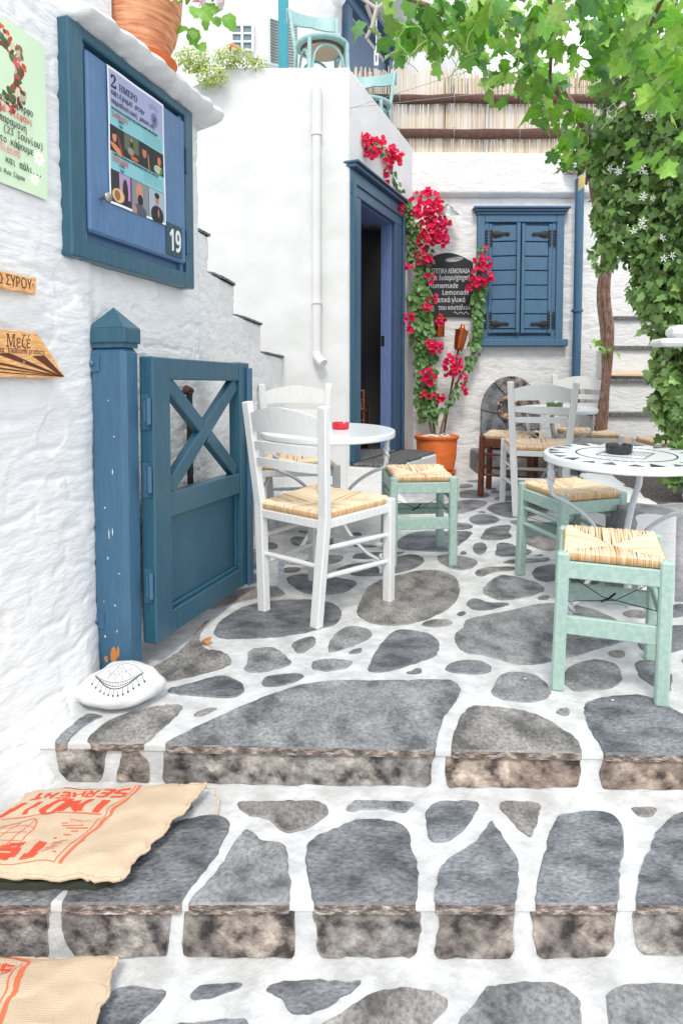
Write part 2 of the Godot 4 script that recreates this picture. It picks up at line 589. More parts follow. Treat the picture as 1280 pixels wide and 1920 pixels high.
func make_table(label: String, t: Transform3D, rad: float, h: float, turn: float, group: String, m: Material, mosaic := false, foot := 0.84) -> Node3D:
	var o := thing("bistro_table", label, "table", t, group)
	var a := MB.new()
	a.lathe([Vector2(0, h - 0.012), Vector2(rad - 0.012, h - 0.012), Vector2(rad - 0.012, h - 0.03), Vector2(rad - 0.002, h - 0.032), Vector2(rad, h - 0.026), Vector2(rad, h - 0.006), Vector2(rad - 0.003, h - 0.001), Vector2(rad - 0.012, h), Vector2(0, h)], 72)
	part(o, "tabletop", a.done(m))
	for k in 3:
		var an := turn + TAU * k / 3.0
		var di := Vector3(sin(an), 0, cos(an))
		var pr := [[0.93, h - 0.03], [0.93, h - 0.055], [0.90, h - 0.15], [0.86, h - 0.175], [0.70, h - 0.20], [0.50, h - 0.245], [0.34, h - 0.30], [0.24, h - 0.37], [0.20, 0.30], [0.25, 0.24], [0.42, 0.16], [foot * 0.74, 0.10], [foot * 0.93, 0.075], [foot, 0.06], [foot, 0.0]]
		var pts := []
		for e in pr:
			pts.push_back(di * (e[0] * rad) + Vector3(0, e[1], 0))
		var sm := []
		for i in pts.size() - 1:
			for q in 4:
				sm.push_back(pts[i].cubic_interpolate(pts[i + 1], pts[maxi(i - 1, 0)], pts[mini(i + 2, pts.size() - 1)], q / 4.0))
		sm.push_back(pts[-1])
		part(o, "leg", tube1(sm, 0.0135, M.iron_white, 8, 0.62, Vector3.UP.cross(di)))
		for e in [[0.915, h - 0.10, 0.1], [foot, 0.055, 0.09]]:
			var tw := MB.new()
			for s2 in 2:
				var hp := []
				for q in 17:
					var y: float = e[1] + (q / 16.0 - 0.5) * e[2]
					var r2 := 0.0085 * sin(PI * clampf(q / 16.0, 0.06, 0.94)) + 0.001
					hp.push_back(di * (e[0] * rad) + Vector3(cos(q * 0.6 + s2 * PI) * r2, y, sin(q * 0.6 + s2 * PI) * r2))
				tw.tube(hp, 0.0085, 6)
			part(o, "twist", tw.done(M.iron_white))
	var rg := []
	for k in 25:
		rg.push_back(Vector3(sin(TAU * k / 24.0) * rad * 0.21, 0.30, cos(TAU * k / 24.0) * rad * 0.21))
	part(o, "ring", tube1(rg, 0.013, M.iron_white, 8, 0.4))
	if mosaic:
		var piece := func(pl: Array, mt: Material, nm: String) -> void:
			var b := MB.new()
			var q := []
			for p in pl:
				q.push_back(Vector3(p.x, h + 0.0012, p.y))
			b.face(q, Vector3.UP)
			for i in pl.size():
				var p: Vector2 = pl[i]
				var p2: Vector2 = pl[(i + 1) % pl.size()]
				var c := Vector2.ZERO
				for z in pl:
					c += z / pl.size()
				b.face([Vector3(p.x, h + 0.0012, p.y), Vector3(p2.x, h + 0.0012, p2.y), Vector3(p2.x, h - 0.001, p2.y), Vector3(p.x, h - 0.001, p.y)], Vector3((p.x + p2.x) * 0.5 - c.x, 0, (p.y + p2.y) * 0.5 - c.y))
			part(o, nm, b.done(mt))
		for k in 22:
			var an := TAU * k / 22.0
			var u := Vector2(sin(an), cos(an))
			var w := Vector2(u.y, -u.x)
			var inn := rad * (0.73 if k % 2 == 0 else 0.80)
			var dir := 1.0 if k % 2 == 0 else -1.0
			piece.call([u * (rad * 0.93) + w * 0.024 * dir, u * (rad * 0.93) - w * 0.030 * dir, u * inn - w * 0.006 * dir], M.slate_tile if k % 3 else M.black_tile, "mosaic_tile")
		for k in 40:
			var a0 := TAU * k / 40.0
			var a1 := TAU * (k + 0.82) / 40.0
			var i0 := rad * 0.585
			var i1 := rad * 0.605
			piece.call([Vector2(sin(a0), cos(a0)) * i0, Vector2(sin(a1), cos(a1)) * i0, Vector2(sin(a1), cos(a1)) * i1, Vector2(sin(a0), cos(a0)) * i1], M.black_tile, "mosaic_tile")
		var hs := rad * 0.40
		var tb := Vector2(0.8, 0.6)
		var tn := Vector2(-0.6, 0.8)
		for k in 4:
			var c0 := [tb + tn, tb - tn, -tb - tn, -tb + tn][k] * hs * 0.72 as Vector2
			var c1 := [tb - tn, -tb - tn, -tb + tn, tb + tn][k] * hs * 0.72 as Vector2
			var inw := -(c0 + c1).normalized() * 0.0035
			piece.call([c0, c1, c1 + inw, c0 + inw], M.black_tile, "mosaic_line")
		for k in 13:
			var s := (k / 12.0 - 0.5) * hs * 1.25
			piece.call([tb * s - tn * hs * 0.62, tb * s + tn * hs * 0.2, tb * (s + 0.0022) + tn * hs * 0.2, tb * (s + 0.0022) - tn * hs * 0.62], M.slate_tile, "mosaic_line")
	return o


func ashtray(label: String, p: Vector3, r: float, h: float, m: Material, group := "ashtrays on the tables") -> Node3D:
	var o := thing("ashtray", label, "ashtray", Transform3D(Basis(Vector3.RIGHT, atan(SL)), p), group)
	var a := MB.new()
	var pr := [Vector2(0, 0), Vector2(r * 0.88, 0), Vector2(r * 0.97, h * 0.15), Vector2(r, h * 0.9), Vector2(r * 0.97, h), Vector2(r * 0.84, h * 0.98), Vector2(r * 0.78, h * 0.4), Vector2(r * 0.6, h * 0.28), Vector2(0, h * 0.25)]
	a.grid(48, pr.size() - 1, func(i: int, j: int) -> Vector3:
		var an := -TAU * i / 48.0
		var notch := 0.0
		for k in 3:
			notch = maxf(notch, exp(-pow((fposmod(an - 1.0 - TAU * k / 3.0 + PI, TAU) - PI) / 0.13, 2.0)))
		var y: float = pr[j].y
		if j >= 3 and j <= 5:
			y -= notch * h * 0.36
		return Vector3(pr[j].x * cos(an), y, pr[j].x * sin(an)))
	part(o, "bowl", a.done(m))
	return o


func outline_leaf(pts: Array, fold: float, curl: float, m: Material) -> ArrayMesh:  # pts: half or full outline in the xy plane with the stalk at the origin
	var a := MB.new()
	var c := Vector2.ZERO
	for p in pts:
		c += p / pts.size()
	c.x = 0.0
	var lift := func(p: Vector2) -> Vector3: return Vector3(p.x, p.y, absf(p.x) * fold - p.y * p.y * curl)
	var f := a.vert(lift.call(c), Vector3.BACK)
	for p in pts:
		a.vert(lift.call(p), Vector3.BACK)
	for k in pts.size():
		a.t3(f, f + 1 + k, f + 1 + (k + 1) % pts.size())
	for k in a.v.size():
		var p := a.v[k]
		a.uv[k] = Vector2(0.5 + p.x * 0.5, 0.92 - p.y * 0.8)
		a.n[k] = Vector3(-signf(p.x) * fold, 2.0 * p.y * curl, 1.0).normalized()
	return a.done(m)


func vine_leaf(m: Material, seed_: float) -> ArrayMesh:
	var pts := []
	for k in 40:
		var an := -PI * 0.5 + 0.16 + (TAU - 0.32) * k / 39.0
		var th := wrapf(an - PI * 0.5, -PI, PI)
		var r := 0.40
		for lb in [[0.0, 0.34, 0.36], [1.08, 0.27, 0.33], [-1.08, 0.27, 0.33], [2.15, 0.16, 0.38], [-2.15, 0.16, 0.38]]:
			r += lb[1] * exp(-pow((th - lb[0]) / lb[2], 2.0))
		r *= 0.78
		r += 0.034 * (1.0 if k % 2 == 0 else -1.0) + 0.02 * sin(k * 1.7 + seed_)
		pts.push_back(Vector2(cos(an), sin(an)) * r + Vector2(0, 0.30))
	return outline_leaf(pts, 0.16 + 0.1 * sin(seed_), 0.30 + 0.2 * cos(seed_ * 2.0), m)


func ovate(m: Material, w: float, fold := 0.25, curl := 0.3) -> ArrayMesh:
	var pts := []
	for e in [[0.0, 0.0], [0.6, 0.13], [1.0, 0.36], [0.8, 0.62], [0.4, 0.85], [0.0, 1.0], [-0.4, 0.85], [-0.8, 0.62], [-1.0, 0.36], [-0.6, 0.13]]:
		pts.push_back(Vector2(e[0] * w, e[1]))
	return outline_leaf(pts, fold, curl, m)


func ivy(m: Material) -> ArrayMesh:
	var pts := []
	for e in [[0.0, 0.0], [0.22, -0.1], [0.5, 0.08], [0.34, 0.3], [0.46, 0.55], [0.2, 0.62], [0.0, 1.0], [-0.2, 0.62], [-0.46, 0.55], [-0.34, 0.3], [-0.5, 0.08], [-0.22, -0.1]]:
		pts.push_back(Vector2(e[0], e[1]))
	return outline_leaf(pts, 0.2, 0.25, m)


func facing(dirn: Vector3, spin: float, size: float, p: Vector3) -> Transform3D:   # a leaf's +z looks along dirn, its tip hangs by spin
	var z := dirn.normalized()
	var x := Vector3.UP.cross(z)
	x = x.normalized() if x.length() > 0.05 else Vector3.RIGHT
	var b := Basis(x, z.cross(x), z) * Basis(Vector3.BACK, spin)
	return Transform3D(b.scaled_local(Vector3.ONE * size), p)


func in_ball() -> Vector3:
	while true:
		var p := Vector3(R.randf_range(-1, 1), R.randf_range(-1, 1), R.randf_range(-1, 1))
		if p.length() < 1.0:
			return p
	return Vector3.ZERO


func many(par: Node, nm: String, mesh: Mesh, list: Array, tint: Callable) -> void:
	var mm := MultiMesh.new()
	mm.transform_format = MultiMesh.TRANSFORM_3D
	mm.use_colors = true
	mm.mesh = mesh
	mm.instance_count = list.size()
	for k in list.size():
		mm.set_instance_transform(k, list[k])
		mm.set_instance_color(k, tint.call(k))
	var o := MultiMeshInstance3D.new()
	o.name = nm
	o.multimesh = mm
	par.add_child(o, true)
	stuff(o)


# flat print ------------------------------------------------------------------------------------------------
func oval(im: Image, cx: float, cy: float, rx: float, ry: float, col: Color, turn := 0.0) -> void:
	var m := maxf(rx, ry)
	for y in range(maxi(0, int(cy - m)), mini(im.get_height(), int(cy + m) + 2)):
		for x in range(maxi(0, int(cx - m)), mini(im.get_width(), int(cx + m) + 2)):
			var q := Vector2(x - cx, y - cy).rotated(-turn)
			var d := pow(q.x / rx, 2.0) + pow(q.y / ry, 2.0)
			if d <= 1.0:
				im.set_pixel(x, y, im.get_pixel(x, y).lerp(col, clampf((1.0 - d) * 6.0, 0.0, 1.0)))


func stroke(im: Image, a: Vector2, b: Vector2, w: float, col: Color) -> void:
	var k := int(a.distance_to(b) / maxf(0.6, w * 0.5)) + 1
	for i in k + 1:
		var p := a.lerp(b, float(i) / k)
		oval(im, p.x, p.y, maxf(w * 0.5, 0.8), maxf(w * 0.5, 0.8), col)


func print_mat(im: Image, rough := 0.55) -> StandardMaterial3D:
	var m := StandardMaterial3D.new()
	m.albedo_texture = ImageTexture.create_from_image(im)
	m.roughness = rough
	m.texture_repeat = false
	return m


func sheet(w: float, h: float, m: Material, back: Material, wave := 0.002) -> ArrayMesh:   # a sheet of paper standing in the xy plane
	var a := MB.new()
	var f := func(i: int, j: int) -> Vector3: return Vector3((i / 12.0 - 0.5) * w, (0.5 - j / 12.0) * h, wave * sin(i * 0.8 + j * 0.5) + wave)
	a.grid(12, 12, f, true)
	var b := MB.new()
	b.grid(12, 12, func(i: int, j: int) -> Vector3: return f.call(i, j) - Vector3(0, 0, 0.0008))
	return b.done(back, a.done(m))


func materials() -> void:
	var fine := noise_tex(0.03, 3, Color(0.0, 0.0, 0.0), Color(1, 1, 1), 512, 5)
	var brush := noise_tex(0.012, 8, Color(0.955, 0.955, 0.95), Color(1, 1, 1), 512, 4)
	var rough_n := noise_tex(0.06, 5, Color(0, 0, 0), Color(1, 1, 1), 512, 5)
	var blot := noise_tex(0.02, 17, Color(0.42, 0.42, 0.43), Color(1, 1, 1), 512, 6, 0.55)
	M.plaster = mat(lin(0.775, 0.78, 0.783), 0.75, brush, Vector3(0.9, 2.2, 0.9), fine, 0.25)
	M.plaster_smooth = mat(lin(0.70, 0.706, 0.712), 0.7, brush, Vector3(0.4, 0.5, 0.4), fine, 0.06)
	M.plaster_grey = mat(lin(0.42, 0.42, 0.43), 0.85, noise_tex(0.012, 31, Color(0.72, 0.72, 0.73), Color(1, 1, 1)), Vector3(1.1, 1.1, 1.1), rough_n, 0.3)
	M.grout = mat(lin(0.69, 0.70, 0.71), 0.6, noise_tex(0.012, 41, Color(0.86, 0.86, 0.855), Color(1, 1, 1)), Vector3(1.3, 1.3, 1.3), fine, 0.22)
	var sl := [[lin(0.33, 0.35, 0.375), 1, 0.4], [lin(0.42, 0.425, 0.43), 2, 1.1], [lin(0.29, 0.30, 0.315), 3, 2.0], [lin(0.43, 0.405, 0.38), 4, 2.7]]
	for k in 4:
		var m := mat(sl[k][0], 0.6, noise_tex(0.007, 60 + k, Color(0.60, 0.61, 0.62), Color(1.0, 1.0, 1.0), 512, 7, 0.42), [Vector3(1.5, 1.6, 2.3), Vector3(1.7, 1.6, 1.4), Vector3(1.3, 1.6, 2.0), Vector3(1.9, 1.6, 1.3)][k], rough_n, 0.22)
		m.uv1_offset = Vector3(0.37, 0.21, 0.63) * k
		M["slate%d" % k] = detail(m, noise_tex(0.07, 80 + k, Color(0.72, 0.72, 0.73), Color(1, 1, 1), 512, 6, 0.4))
	var rc := [[Color(0.58, 0.555, 0.545), Color(0.78, 0.735, 0.70)], [Color(0.60, 0.595, 0.595), Color(0.75, 0.735, 0.72)], [Color(0.62, 0.555, 0.51), Color(0.83, 0.77, 0.72)]]
	for k in 3:
		var m := mat(Color(1, 1, 1), 0.75, noise_tex(0.011, 100 + k, rc[k][0], rc[k][1], 512, 1, 0.5, FastNoiseLite.TYPE_CELLULAR), Vector3(1.25, 1.25, 1.25), rough_n, 0.4)
		m.uv1_offset = Vector3(0.3, 0.6, 0.1) * k
		M["riser%d" % k] = detail(m, noise_tex(0.019, 110 + k, Color(0.33, 0.31, 0.31), Color(1, 0.99, 0.97), 512, 8, 0.40))
	M.rust = detail(mat(Color(1, 1, 1), 0.7, noise_tex(0.02, 130, Color(0.68, 0.58, 0.51), Color(0.84, 0.80, 0.77), 512, 5), Vector3(2.2, 5, 2.2), rough_n, 0.3), blot)
	var worn := noise_tex(0.012, 140, Color(0.90, 0.915, 0.93), Color(1, 1, 1), 512, 5)
	var grain := noise_tex(0.02, 141, Color(0, 0, 0), Color(1, 1, 1), 512, 4)
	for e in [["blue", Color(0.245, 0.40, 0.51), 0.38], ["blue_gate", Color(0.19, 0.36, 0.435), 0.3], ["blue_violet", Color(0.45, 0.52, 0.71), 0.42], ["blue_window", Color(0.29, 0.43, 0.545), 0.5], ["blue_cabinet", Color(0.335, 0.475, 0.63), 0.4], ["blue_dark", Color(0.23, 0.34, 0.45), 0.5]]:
		M[e[0]] = mat(e[1], e[2], worn, Vector3(6, 0.9, 6), grain, 0.07, false)
	M.turquoise = mat(Color(0.16, 0.58, 0.64), 0.5, worn, Vector3(3, 3, 3), null, 0.0, false)
	M.teal_chair = mat(Color(0.60, 0.745, 0.735), 0.45, worn, Vector3(3, 3, 3), null, 0.0, false)
	M.mint = mat(Color(0.665, 0.765, 0.72), 0.45, worn, Vector3(5, 5, 5), grain, 0.03, false)
	M.white_wood = mat(Color(0.885, 0.89, 0.89), 0.42, noise_tex(0.014, 151, Color(0.965, 0.965, 0.96), Color(1, 1, 1)), Vector3(6, 1.5, 6), grain, 0.04, false)
	M.iron_white = mat(Color(0.83, 0.84, 0.85), 0.4, worn, Vector3(6, 6, 6), fine, 0.05, false)
	M.enamel = mat(Color(0.88, 0.90, 0.91), 0.22)
	M.brown_wood = mat(Color(0.50, 0.27, 0.145), 0.38, noise_tex(0.02, 161, Color(0.6, 0.5, 0.45), Color(1, 1, 1)), Vector3(8, 1.2, 8), null, 0.0, false)
	M.straw = mat(Color(1, 1, 1), 0.6)
	M.straw.vertex_color_use_as_albedo = true
	M.black_iron = mat(Color(0.085, 0.09, 0.10), 0.5)
	M.steel = mat(Color(0.62, 0.62, 0.60), 0.35)
	M.steel.metallic = 0.8
	M.black_tile = mat(Color(0.13, 0.14, 0.15), 0.35)
	M.slate_tile = mat(Color(0.34, 0.36, 0.37), 0.4)
	M.terracotta = mat(Color(0.95, 0.49, 0.23), 0.6, noise_tex(0.01, 171, Color(0.88, 0.84, 0.80), Color(1, 1, 1)), Vector3(2, 2, 2), fine, 0.06, false)
	M.old_clay = mat(Color(0.97, 0.72, 0.55), 0.75, noise_tex(0.011, 172, Color(0.66, 0.48, 0.38), Color(1, 1, 1), 512, 6, 0.4), Vector3(1.2, 9, 1.2), fine, 0.12, false)
	M.copper = mat(Color(0.72, 0.38, 0.22), 0.32)
	M.copper.metallic = 0.85
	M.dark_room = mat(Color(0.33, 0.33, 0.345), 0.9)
	M.board = mat(Color(0.16, 0.18, 0.19), 0.8, worn, Vector3(5, 5, 5), null, 0.0, false)
	M.chalk = mat(Color(0.86, 0.87, 0.87), 0.95)
	M.ink = mat(Color(0.13, 0.14, 0.17), 0.7)
	M.red_ink = mat(Color(0.80, 0.25, 0.30), 0.7)
	M.blue_ink = mat(Color(0.18, 0.48, 0.75), 0.7)
	M.pink_ink = mat(Color(0.90, 0.48, 0.55), 0.7)
	M.burnt = mat(Color(0.36, 0.19, 0.10), 0.8)
	M.sign_wood = mat(Color(0.97, 0.77, 0.53), 0.6, noise_tex(0.012, 181, Color(0.82, 0.74, 0.66), Color(1, 1, 1)), Vector3(3, 22, 3), null, 0.0, false)
	M.rail_wood = mat(Color(0.48, 0.35, 0.31), 0.75, noise_tex(0.02, 182, Color(0.6, 0.55, 0.52), Color(1, 1, 1)), Vector3(1.5, 12, 12), rough_n, 0.3, false)
	M.bark = mat(Color(0.84, 0.70, 0.63), 0.9, noise_tex(0.02, 183, Color(0.55, 0.48, 0.45), Color(1, 1, 1)), Vector3(9, 1.3, 9), rough_n, 1.0, false)
	M.dead_wood = mat(Color(0.72, 0.68, 0.64), 0.8)
	M.slate_cap = mat(Color(0.66, 0.67, 0.66), 0.75, blot, Vector3(4, 4, 4), rough_n, 0.6)
	M.reed = mat(Color(1, 1, 1), 0.7)
	M.reed.vertex_color_use_as_albedo = true
	M.burlap = mat(Color(0.82, 0.73, 0.625), 0.9, noise_tex(0.012, 191, Color(0.86, 0.83, 0.80), Color(1, 1, 1)), Vector3(3, 3, 3), null, 0.0)
	var weave := Image.create(64, 64, false, Image.FORMAT_RGB8)
	for y in 64:
		for x in 64:
			var w := 0.5 + 0.5 * (sin(x * TAU / 8.0) if (y / 4) % 2 == 0 else cos(y * TAU / 8.0))
			weave.set_pixel(x, y, Color(w, w, w))
	M.burlap.heightmap_enabled = true
	M.burlap.heightmap_texture = ImageTexture.create_from_image(weave)
	M.burlap.heightmap_scale = 0.16
	M.burlap.uv1_scale = Vector3(26, 26, 26)
	M.burlap.albedo_texture = null
	M.coral = mat(Color(0.86, 0.30, 0.20), 0.9)
	M.coral_pale = mat(Color(0.87, 0.42, 0.28), 0.9)
	M.sack_dark = mat(Color(0.20, 0.22, 0.17), 0.9)
	M.pebble = mat(Color(0.86, 0.87, 0.87), 0.7)
	M.glass = mat(Color(0.45, 0.52, 0.55), 0.08)
	var vein := Image.create(128, 128, false, Image.FORMAT_RGB8)
	vein.fill(Color(0.90, 0.90, 0.88))
	for an in [0.0, 1.02, -1.02, 2.0, -2.0]:
		var tip := Vector2(64, 88) + Vector2(sin(an), -cos(an)) * 60.0
		stroke(vein, Vector2(64, 88), tip, 3.0, Color(1, 1, 0.92))
		for k in 3:
			var q := Vector2(64, 88).lerp(tip, 0.3 + 0.2 * k)
			for s in [-1, 1]:
				stroke(vein, q, q + Vector2(sin(an + s * 0.7), -cos(an + s * 0.7)) * 16.0, 1.6, Color(0.97, 0.98, 0.9))
	M.vein = ImageTexture.create_from_image(vein)
	M.leaf_vine = leaf_mat(Color(0.54, 0.75, 0.31), lin(0.26, 0.40, 0.06))
	M.leaf_vine.albedo_texture = M.vein
	M.leaf_ivy = leaf_mat(Color(0.46, 0.59, 0.34), lin(0.13, 0.19, 0.05), 0.38)
	M.leaf_boug = leaf_mat(Color(0.36, 0.52, 0.28), lin(0.06, 0.10, 0.02), 0.42)
	M.bract = leaf_mat(Color(0.96, 0.22, 0.46), lin(0.60, 0.06, 0.22), 0.6)
	M.petal = leaf_mat(Color(0.93, 0.94, 0.93), lin(0.3, 0.3, 0.3), 0.6)
	M.petal_pink = leaf_mat(Color(0.92, 0.84, 0.86), lin(0.3, 0.22, 0.24), 0.6)
	M.succulent = leaf_mat(Color(0.66, 0.72, 0.42), lin(0.12, 0.14, 0.05), 0.5)
	M.dry_leaf = leaf_mat(Color(0.80, 0.52, 0.26), lin(0.1, 0.05, 0.01), 0.7)
	M.stem = mat(Color(0.42, 0.36, 0.28), 0.8)
	M.green_stem = mat(Color(0.62, 0.70, 0.42), 0.6)


func _ready() -> void:
	R.seed = 20
	NZ.noise_type = FastNoiseLite.TYPE_SIMPLEX_SMOOTH
	NZ.frequency = 1.0
	NZ.seed = 4
	NZ.fractal_type = FastNoiseLite.FRACTAL_NONE

	# camera: a 24 mm lens shifted downwards, eye one metre above the top step
	var cam := Camera3D.new()
	cam.name = "camera"
	cam.projection = Camera3D.PROJECTION_FRUSTUM
	cam.near = 0.05
	cam.far = 200.0
	cam.size = 1.5 * cam.near
	cam.frustum_offset = Vector2(0, -168.0 / 1280.0 * cam.near)
	cam.position = Vector3(0, 1.017, 0)
	cam.rotation_degrees = Vector3(-3, 0, 0)
	add_child(cam)
	cam.current = true

	var env := Environment.new()
	env.background_mode = Environment.BG_SKY
	var sky := Sky.new()
	var sm := ProceduralSkyMaterial.new()
	sm.sky_top_color = Color(0.94, 0.965, 1.0)
	sm.sky_horizon_color = Color(0.97, 0.98, 1.0)
	sm.sky_curve = 0.25
	sm.ground_bottom_color = Color(0.75, 0.74, 0.72)
	sm.ground_horizon_color = Color(0.90, 0.90, 0.89)
	sky.sky_material = sm
	env.sky = sky
	env.tonemap_mode = Environment.TONE_MAPPER_LINEAR
	env.tonemap_exposure = 1.80
	env.sdfgi_enabled = true
	env.ssao_enabled = true
	env.ssil_enabled = true
	var we := WorldEnvironment.new()
	we.name = "daylight"
	we.environment = env
	add_child(we)
	var sun := DirectionalLight3D.new()
	sun.name = "sun"
	sun.light_energy = 0.40
	sun.light_color = Color(1.0, 0.97, 0.92)
	sun.light_angular_distance = 14.0
	sun.shadow_enabled = true
	sun.rotation_degrees = Vector3(-52, -4, 0)
	add_child(sun)

	materials()
	setting()
	near_wall()
	white_house()
	back_wall()
	upper_level()
	right_side()
	furniture()
	small_things()
	plants()


func setting() -> void:
	var a := MB.new()
	a.bx(-60, 60, -1.6, -1.2, -60, 60)
	struct("ground", a.done(M.plaster_grey))
	# the courtyard: a sheet of painted joints that rises towards the back, stones let into it
	a = MB.new()
	a.grid(90, 113, func(i: int, jj: int) -> Vector3:
		var j := maxi(0, jj - 3)
		var lip: Vector2 = [Vector2(0.004, -0.02), Vector2(0.004, -0.006), Vector2(0.002, -0.0015), Vector2.ZERO][mini(jj, 3)]
		var x := lerpf(-1.3, 3.4, i / 90.0)
		var t := j / 110.0
		var z0 := -1.885 + 0.0316 * x
		var z := lerpf(z0, -7.0, t * t * 0.6 + t * 0.4)
		return Vector3(x, fy(z) + nz(x * 3.0, z * 3.0, 2.0) * 0.0012 + lip.y, z + lip.x), false)
	terrace = struct("courtyard_paving", a.done(M.grout))
	var ys := [-0.124, -0.26, -0.40, -0.54]
	var zs := [-1.885, -1.458, -1.05, -0.63]
	for k in 3:
		a = MB.new()
		a.grid(60, 17, func(i: int, j: int) -> Vector3:
			var x := lerpf(-1.3, 3.4, i / 60.0)
			var zb: float = zs[k] - 0.03 + (0.0316 * x if k == 0 else 0.0)
			var u := j / 14.0
			var lip: Vector2 = [Vector2.ZERO, Vector2(0.002, -0.0015), Vector2(0.004, -0.006), Vector2(0.004, -0.02)][maxi(0, j - 14)]
			return Vector3(x, ys[k] + nz(x * 4.0, u * 2.0, 5.0 + k) * 0.001 + (0.012 * exp(-u * 14.0)) + lip.y, lerpf(zb, zs[k + 1], minf(u, 1.0)) + lip.x), true)
		var st := struct("step_tread", a.done(M.grout))
		tread.push_back(st)
		a = MB.new()
		a.grid(60, 2, func(i: int, j: int) -> Vector3:
			var x := lerpf(-1.3, 3.4, i / 60.0)
			var top: float = (0.0 if k == 0 else ys[k - 1]) - 0.008
			return Vector3(x, lerpf(ys[k] - 0.01, top, j / 2.0), zs[k] + (0.0316 * x if k == 0 else 0.0)))
		riser.push_back(struct("step_riser", a.done(M.grout)))
	a = MB.new()
	a.bx(-1.3, 3.4, -0.9, -0.54, -0.63, 6.0)
	struct("street", a.done(M.grout))
	stones()


func stones() -> void:
	floor_stone([-.83,-1.899,-.812,-1.988,-.789,-2.055,-.777,-2.067,-.721,-2.047,-.756,-2.01,-.78,-1.945,-.785,-1.898],true)
	floor_stone([-.737,-1.896,-.725,-1.966,-.702,-2.017,-.674,-2.055,-.603,-2.094,-.556,-2.107,-.497,-2.107,-.501,-2.055,-.519,-1.995,-.546,-1.945,-.555,-1.891],true)
	floor_stone([-.505,-1.889,-.468,-1.945,-.389,-2.024,-.304,-2.11,-.226,-2.177,-.143,-2.233,-.054,-2.266,.145,-2.266,.344,-2.27,.379,-2.262,.395,-2.22,.38,-2.16,.343,-2.094,.303,-2.017,.264,-1.865],true)
	floor_stone([-.458,-2.043,-.441,-2.081,-.379,-2.097,-.411,-2.055,-.432,-2.036])
	floor_stone([-.575,-2.197,-.559,-2.22,-.503,-2.251,-.439,-2.294,-.404,-2.304,-.343,-2.262,-.32,-2.229,-.322,-2.177,-.352,-2.148,-.449,-2.16,-.538,-2.173])
	floor_stone([-.61,-2.248,-.545,-2.275,-.447,-2.333,-.397,-2.373,-.391,-2.414,-.423,-2.468,-.468,-2.501,-.507,-2.495,-.55,-2.583,-.557,-2.695,-.538,-2.795,-.565,-2.735,-.575,-2.607,-.59,-2.513,-.628,-2.425,-.67,-2.333])
	floor_stone([-.35,-2.513,-.272,-2.531,-.24,-2.517,-.205,-2.457,-.17,-2.404,-.207,-2.363,-.278,-2.323,-.324,-2.323,-.346,-2.343,-.338,-2.425])
	floor_stone([-.275,-2.262,-.256,-2.294,-.185,-2.317,-.134,-2.31,-.128,-2.285,-.162,-2.251,-.214,-2.229,-.258,-2.226])
	floor_stone([-.111,-2.379,-.096,-2.421,-.039,-2.429,.043,-2.414,.038,-2.383,.009,-2.347,-.056,-2.333,-.094,-2.347])
	floor_stone([-.193,-2.547,-.165,-2.595,-.115,-2.627,-.095,-2.602,-.101,-2.547,-.129,-2.49,-.152,-2.468,-.174,-2.501])
	floor_stone([-.052,-2.524,-.036,-2.619,-.011,-2.682,.032,-2.722,.086,-2.716,.132,-2.657,.103,-2.595,.03,-2.524,-.03,-2.479,-.051,-2.486])
	floor_stone([.015,-2.468,.05,-2.508,.08,-2.52,.069,-2.468])
	floor_stone([.089,-2.353,.129,-2.501,.19,-2.657,.23,-2.688,.298,-2.677,.366,-2.632,.375,-2.559,.356,-2.468,.319,-2.425,.236,-2.373,.157,-2.323,.097,-2.327])
	floor_stone([.215,-2.313,.252,-2.343,.284,-2.353,.277,-2.311])
	floor_stone([.355,-2.353,.402,-2.404,.463,-2.421,.509,-2.408,.535,-2.363,.514,-2.323,.46,-2.308,.371,-2.323])
	floor_stone([.499,-2.732,.513,-2.784,.604,-2.829,.734,-2.888,.838,-2.943,.919,-2.971,1.022,-2.949,1.091,-2.888,1.139,-2.795,1.139,-2.693,1.114,-2.622,1.059,-2.559,.96,-2.513,.849,-2.451,.747,-2.404,.683,-2.379,.618,-2.387,.578,-2.416,.519,-2.459,.462,-2.468,.44,-2.513,.432,-2.597,.448,-2.657,.487,-2.698])
	floor_stone([.483,-2.177,.509,-2.238,.554,-2.313,.595,-2.333,.649,-2.323,.677,-2.294,.692,-2.238,.687,-2.177,.629,-2.126,.577,-2.123,.514,-2.143])
	floor_stone([.654,-2.07,.716,-2.102,.695,-2.039,.673,-2.05])
	floor_stone([.305,-1.863,.324,-1.945,.358,-2.032,.394,-2.094,.43,-2.11,.503,-2.097,.58,-2.07,.626,-2.032,.662,-1.966,.681,-1.918,.672,-1.852],true)
	floor_stone([.761,-2.102,.796,-2.143,.864,-2.163,.958,-2.18,.996,-2.168,1.025,-2.118,1.048,-2.047,1.178,-1.959,1.116,-1.838,.788,-1.848,.729,-1.85,.734,-1.918,.736,-1.988,.744,-2.047],true)
	floor_stone([.748,-2.257,.772,-2.333,.83,-2.393,.91,-2.429,.962,-2.414,.984,-2.373,.968,-2.294,.929,-2.238,.871,-2.203,.769,-2.189,.749,-2.22])
	floor_stone([.977,-2.472,1.016,-2.501,1.051,-2.49,1.035,-2.451,.998,-2.431])
	floor_stone([1.042,-2.383,1.063,-2.414,1.109,-2.421,1.14,-2.383,1.144,-2.313,1.12,-2.257,1.059,-2.165,1.047,-2.185,1.032,-2.248,1.016,-2.294])
	floor_stone([1.108,-2.513,1.164,-2.622,1.252,-2.693,1.331,-2.719,1.434,-2.735,1.444,-2.632,1.332,-2.536,1.239,-2.49,1.158,-2.464])
	floor_stone([1.237,-2.446,1.388,-2.49,1.413,-2.363,1.266,-2.266,1.21,-2.363])
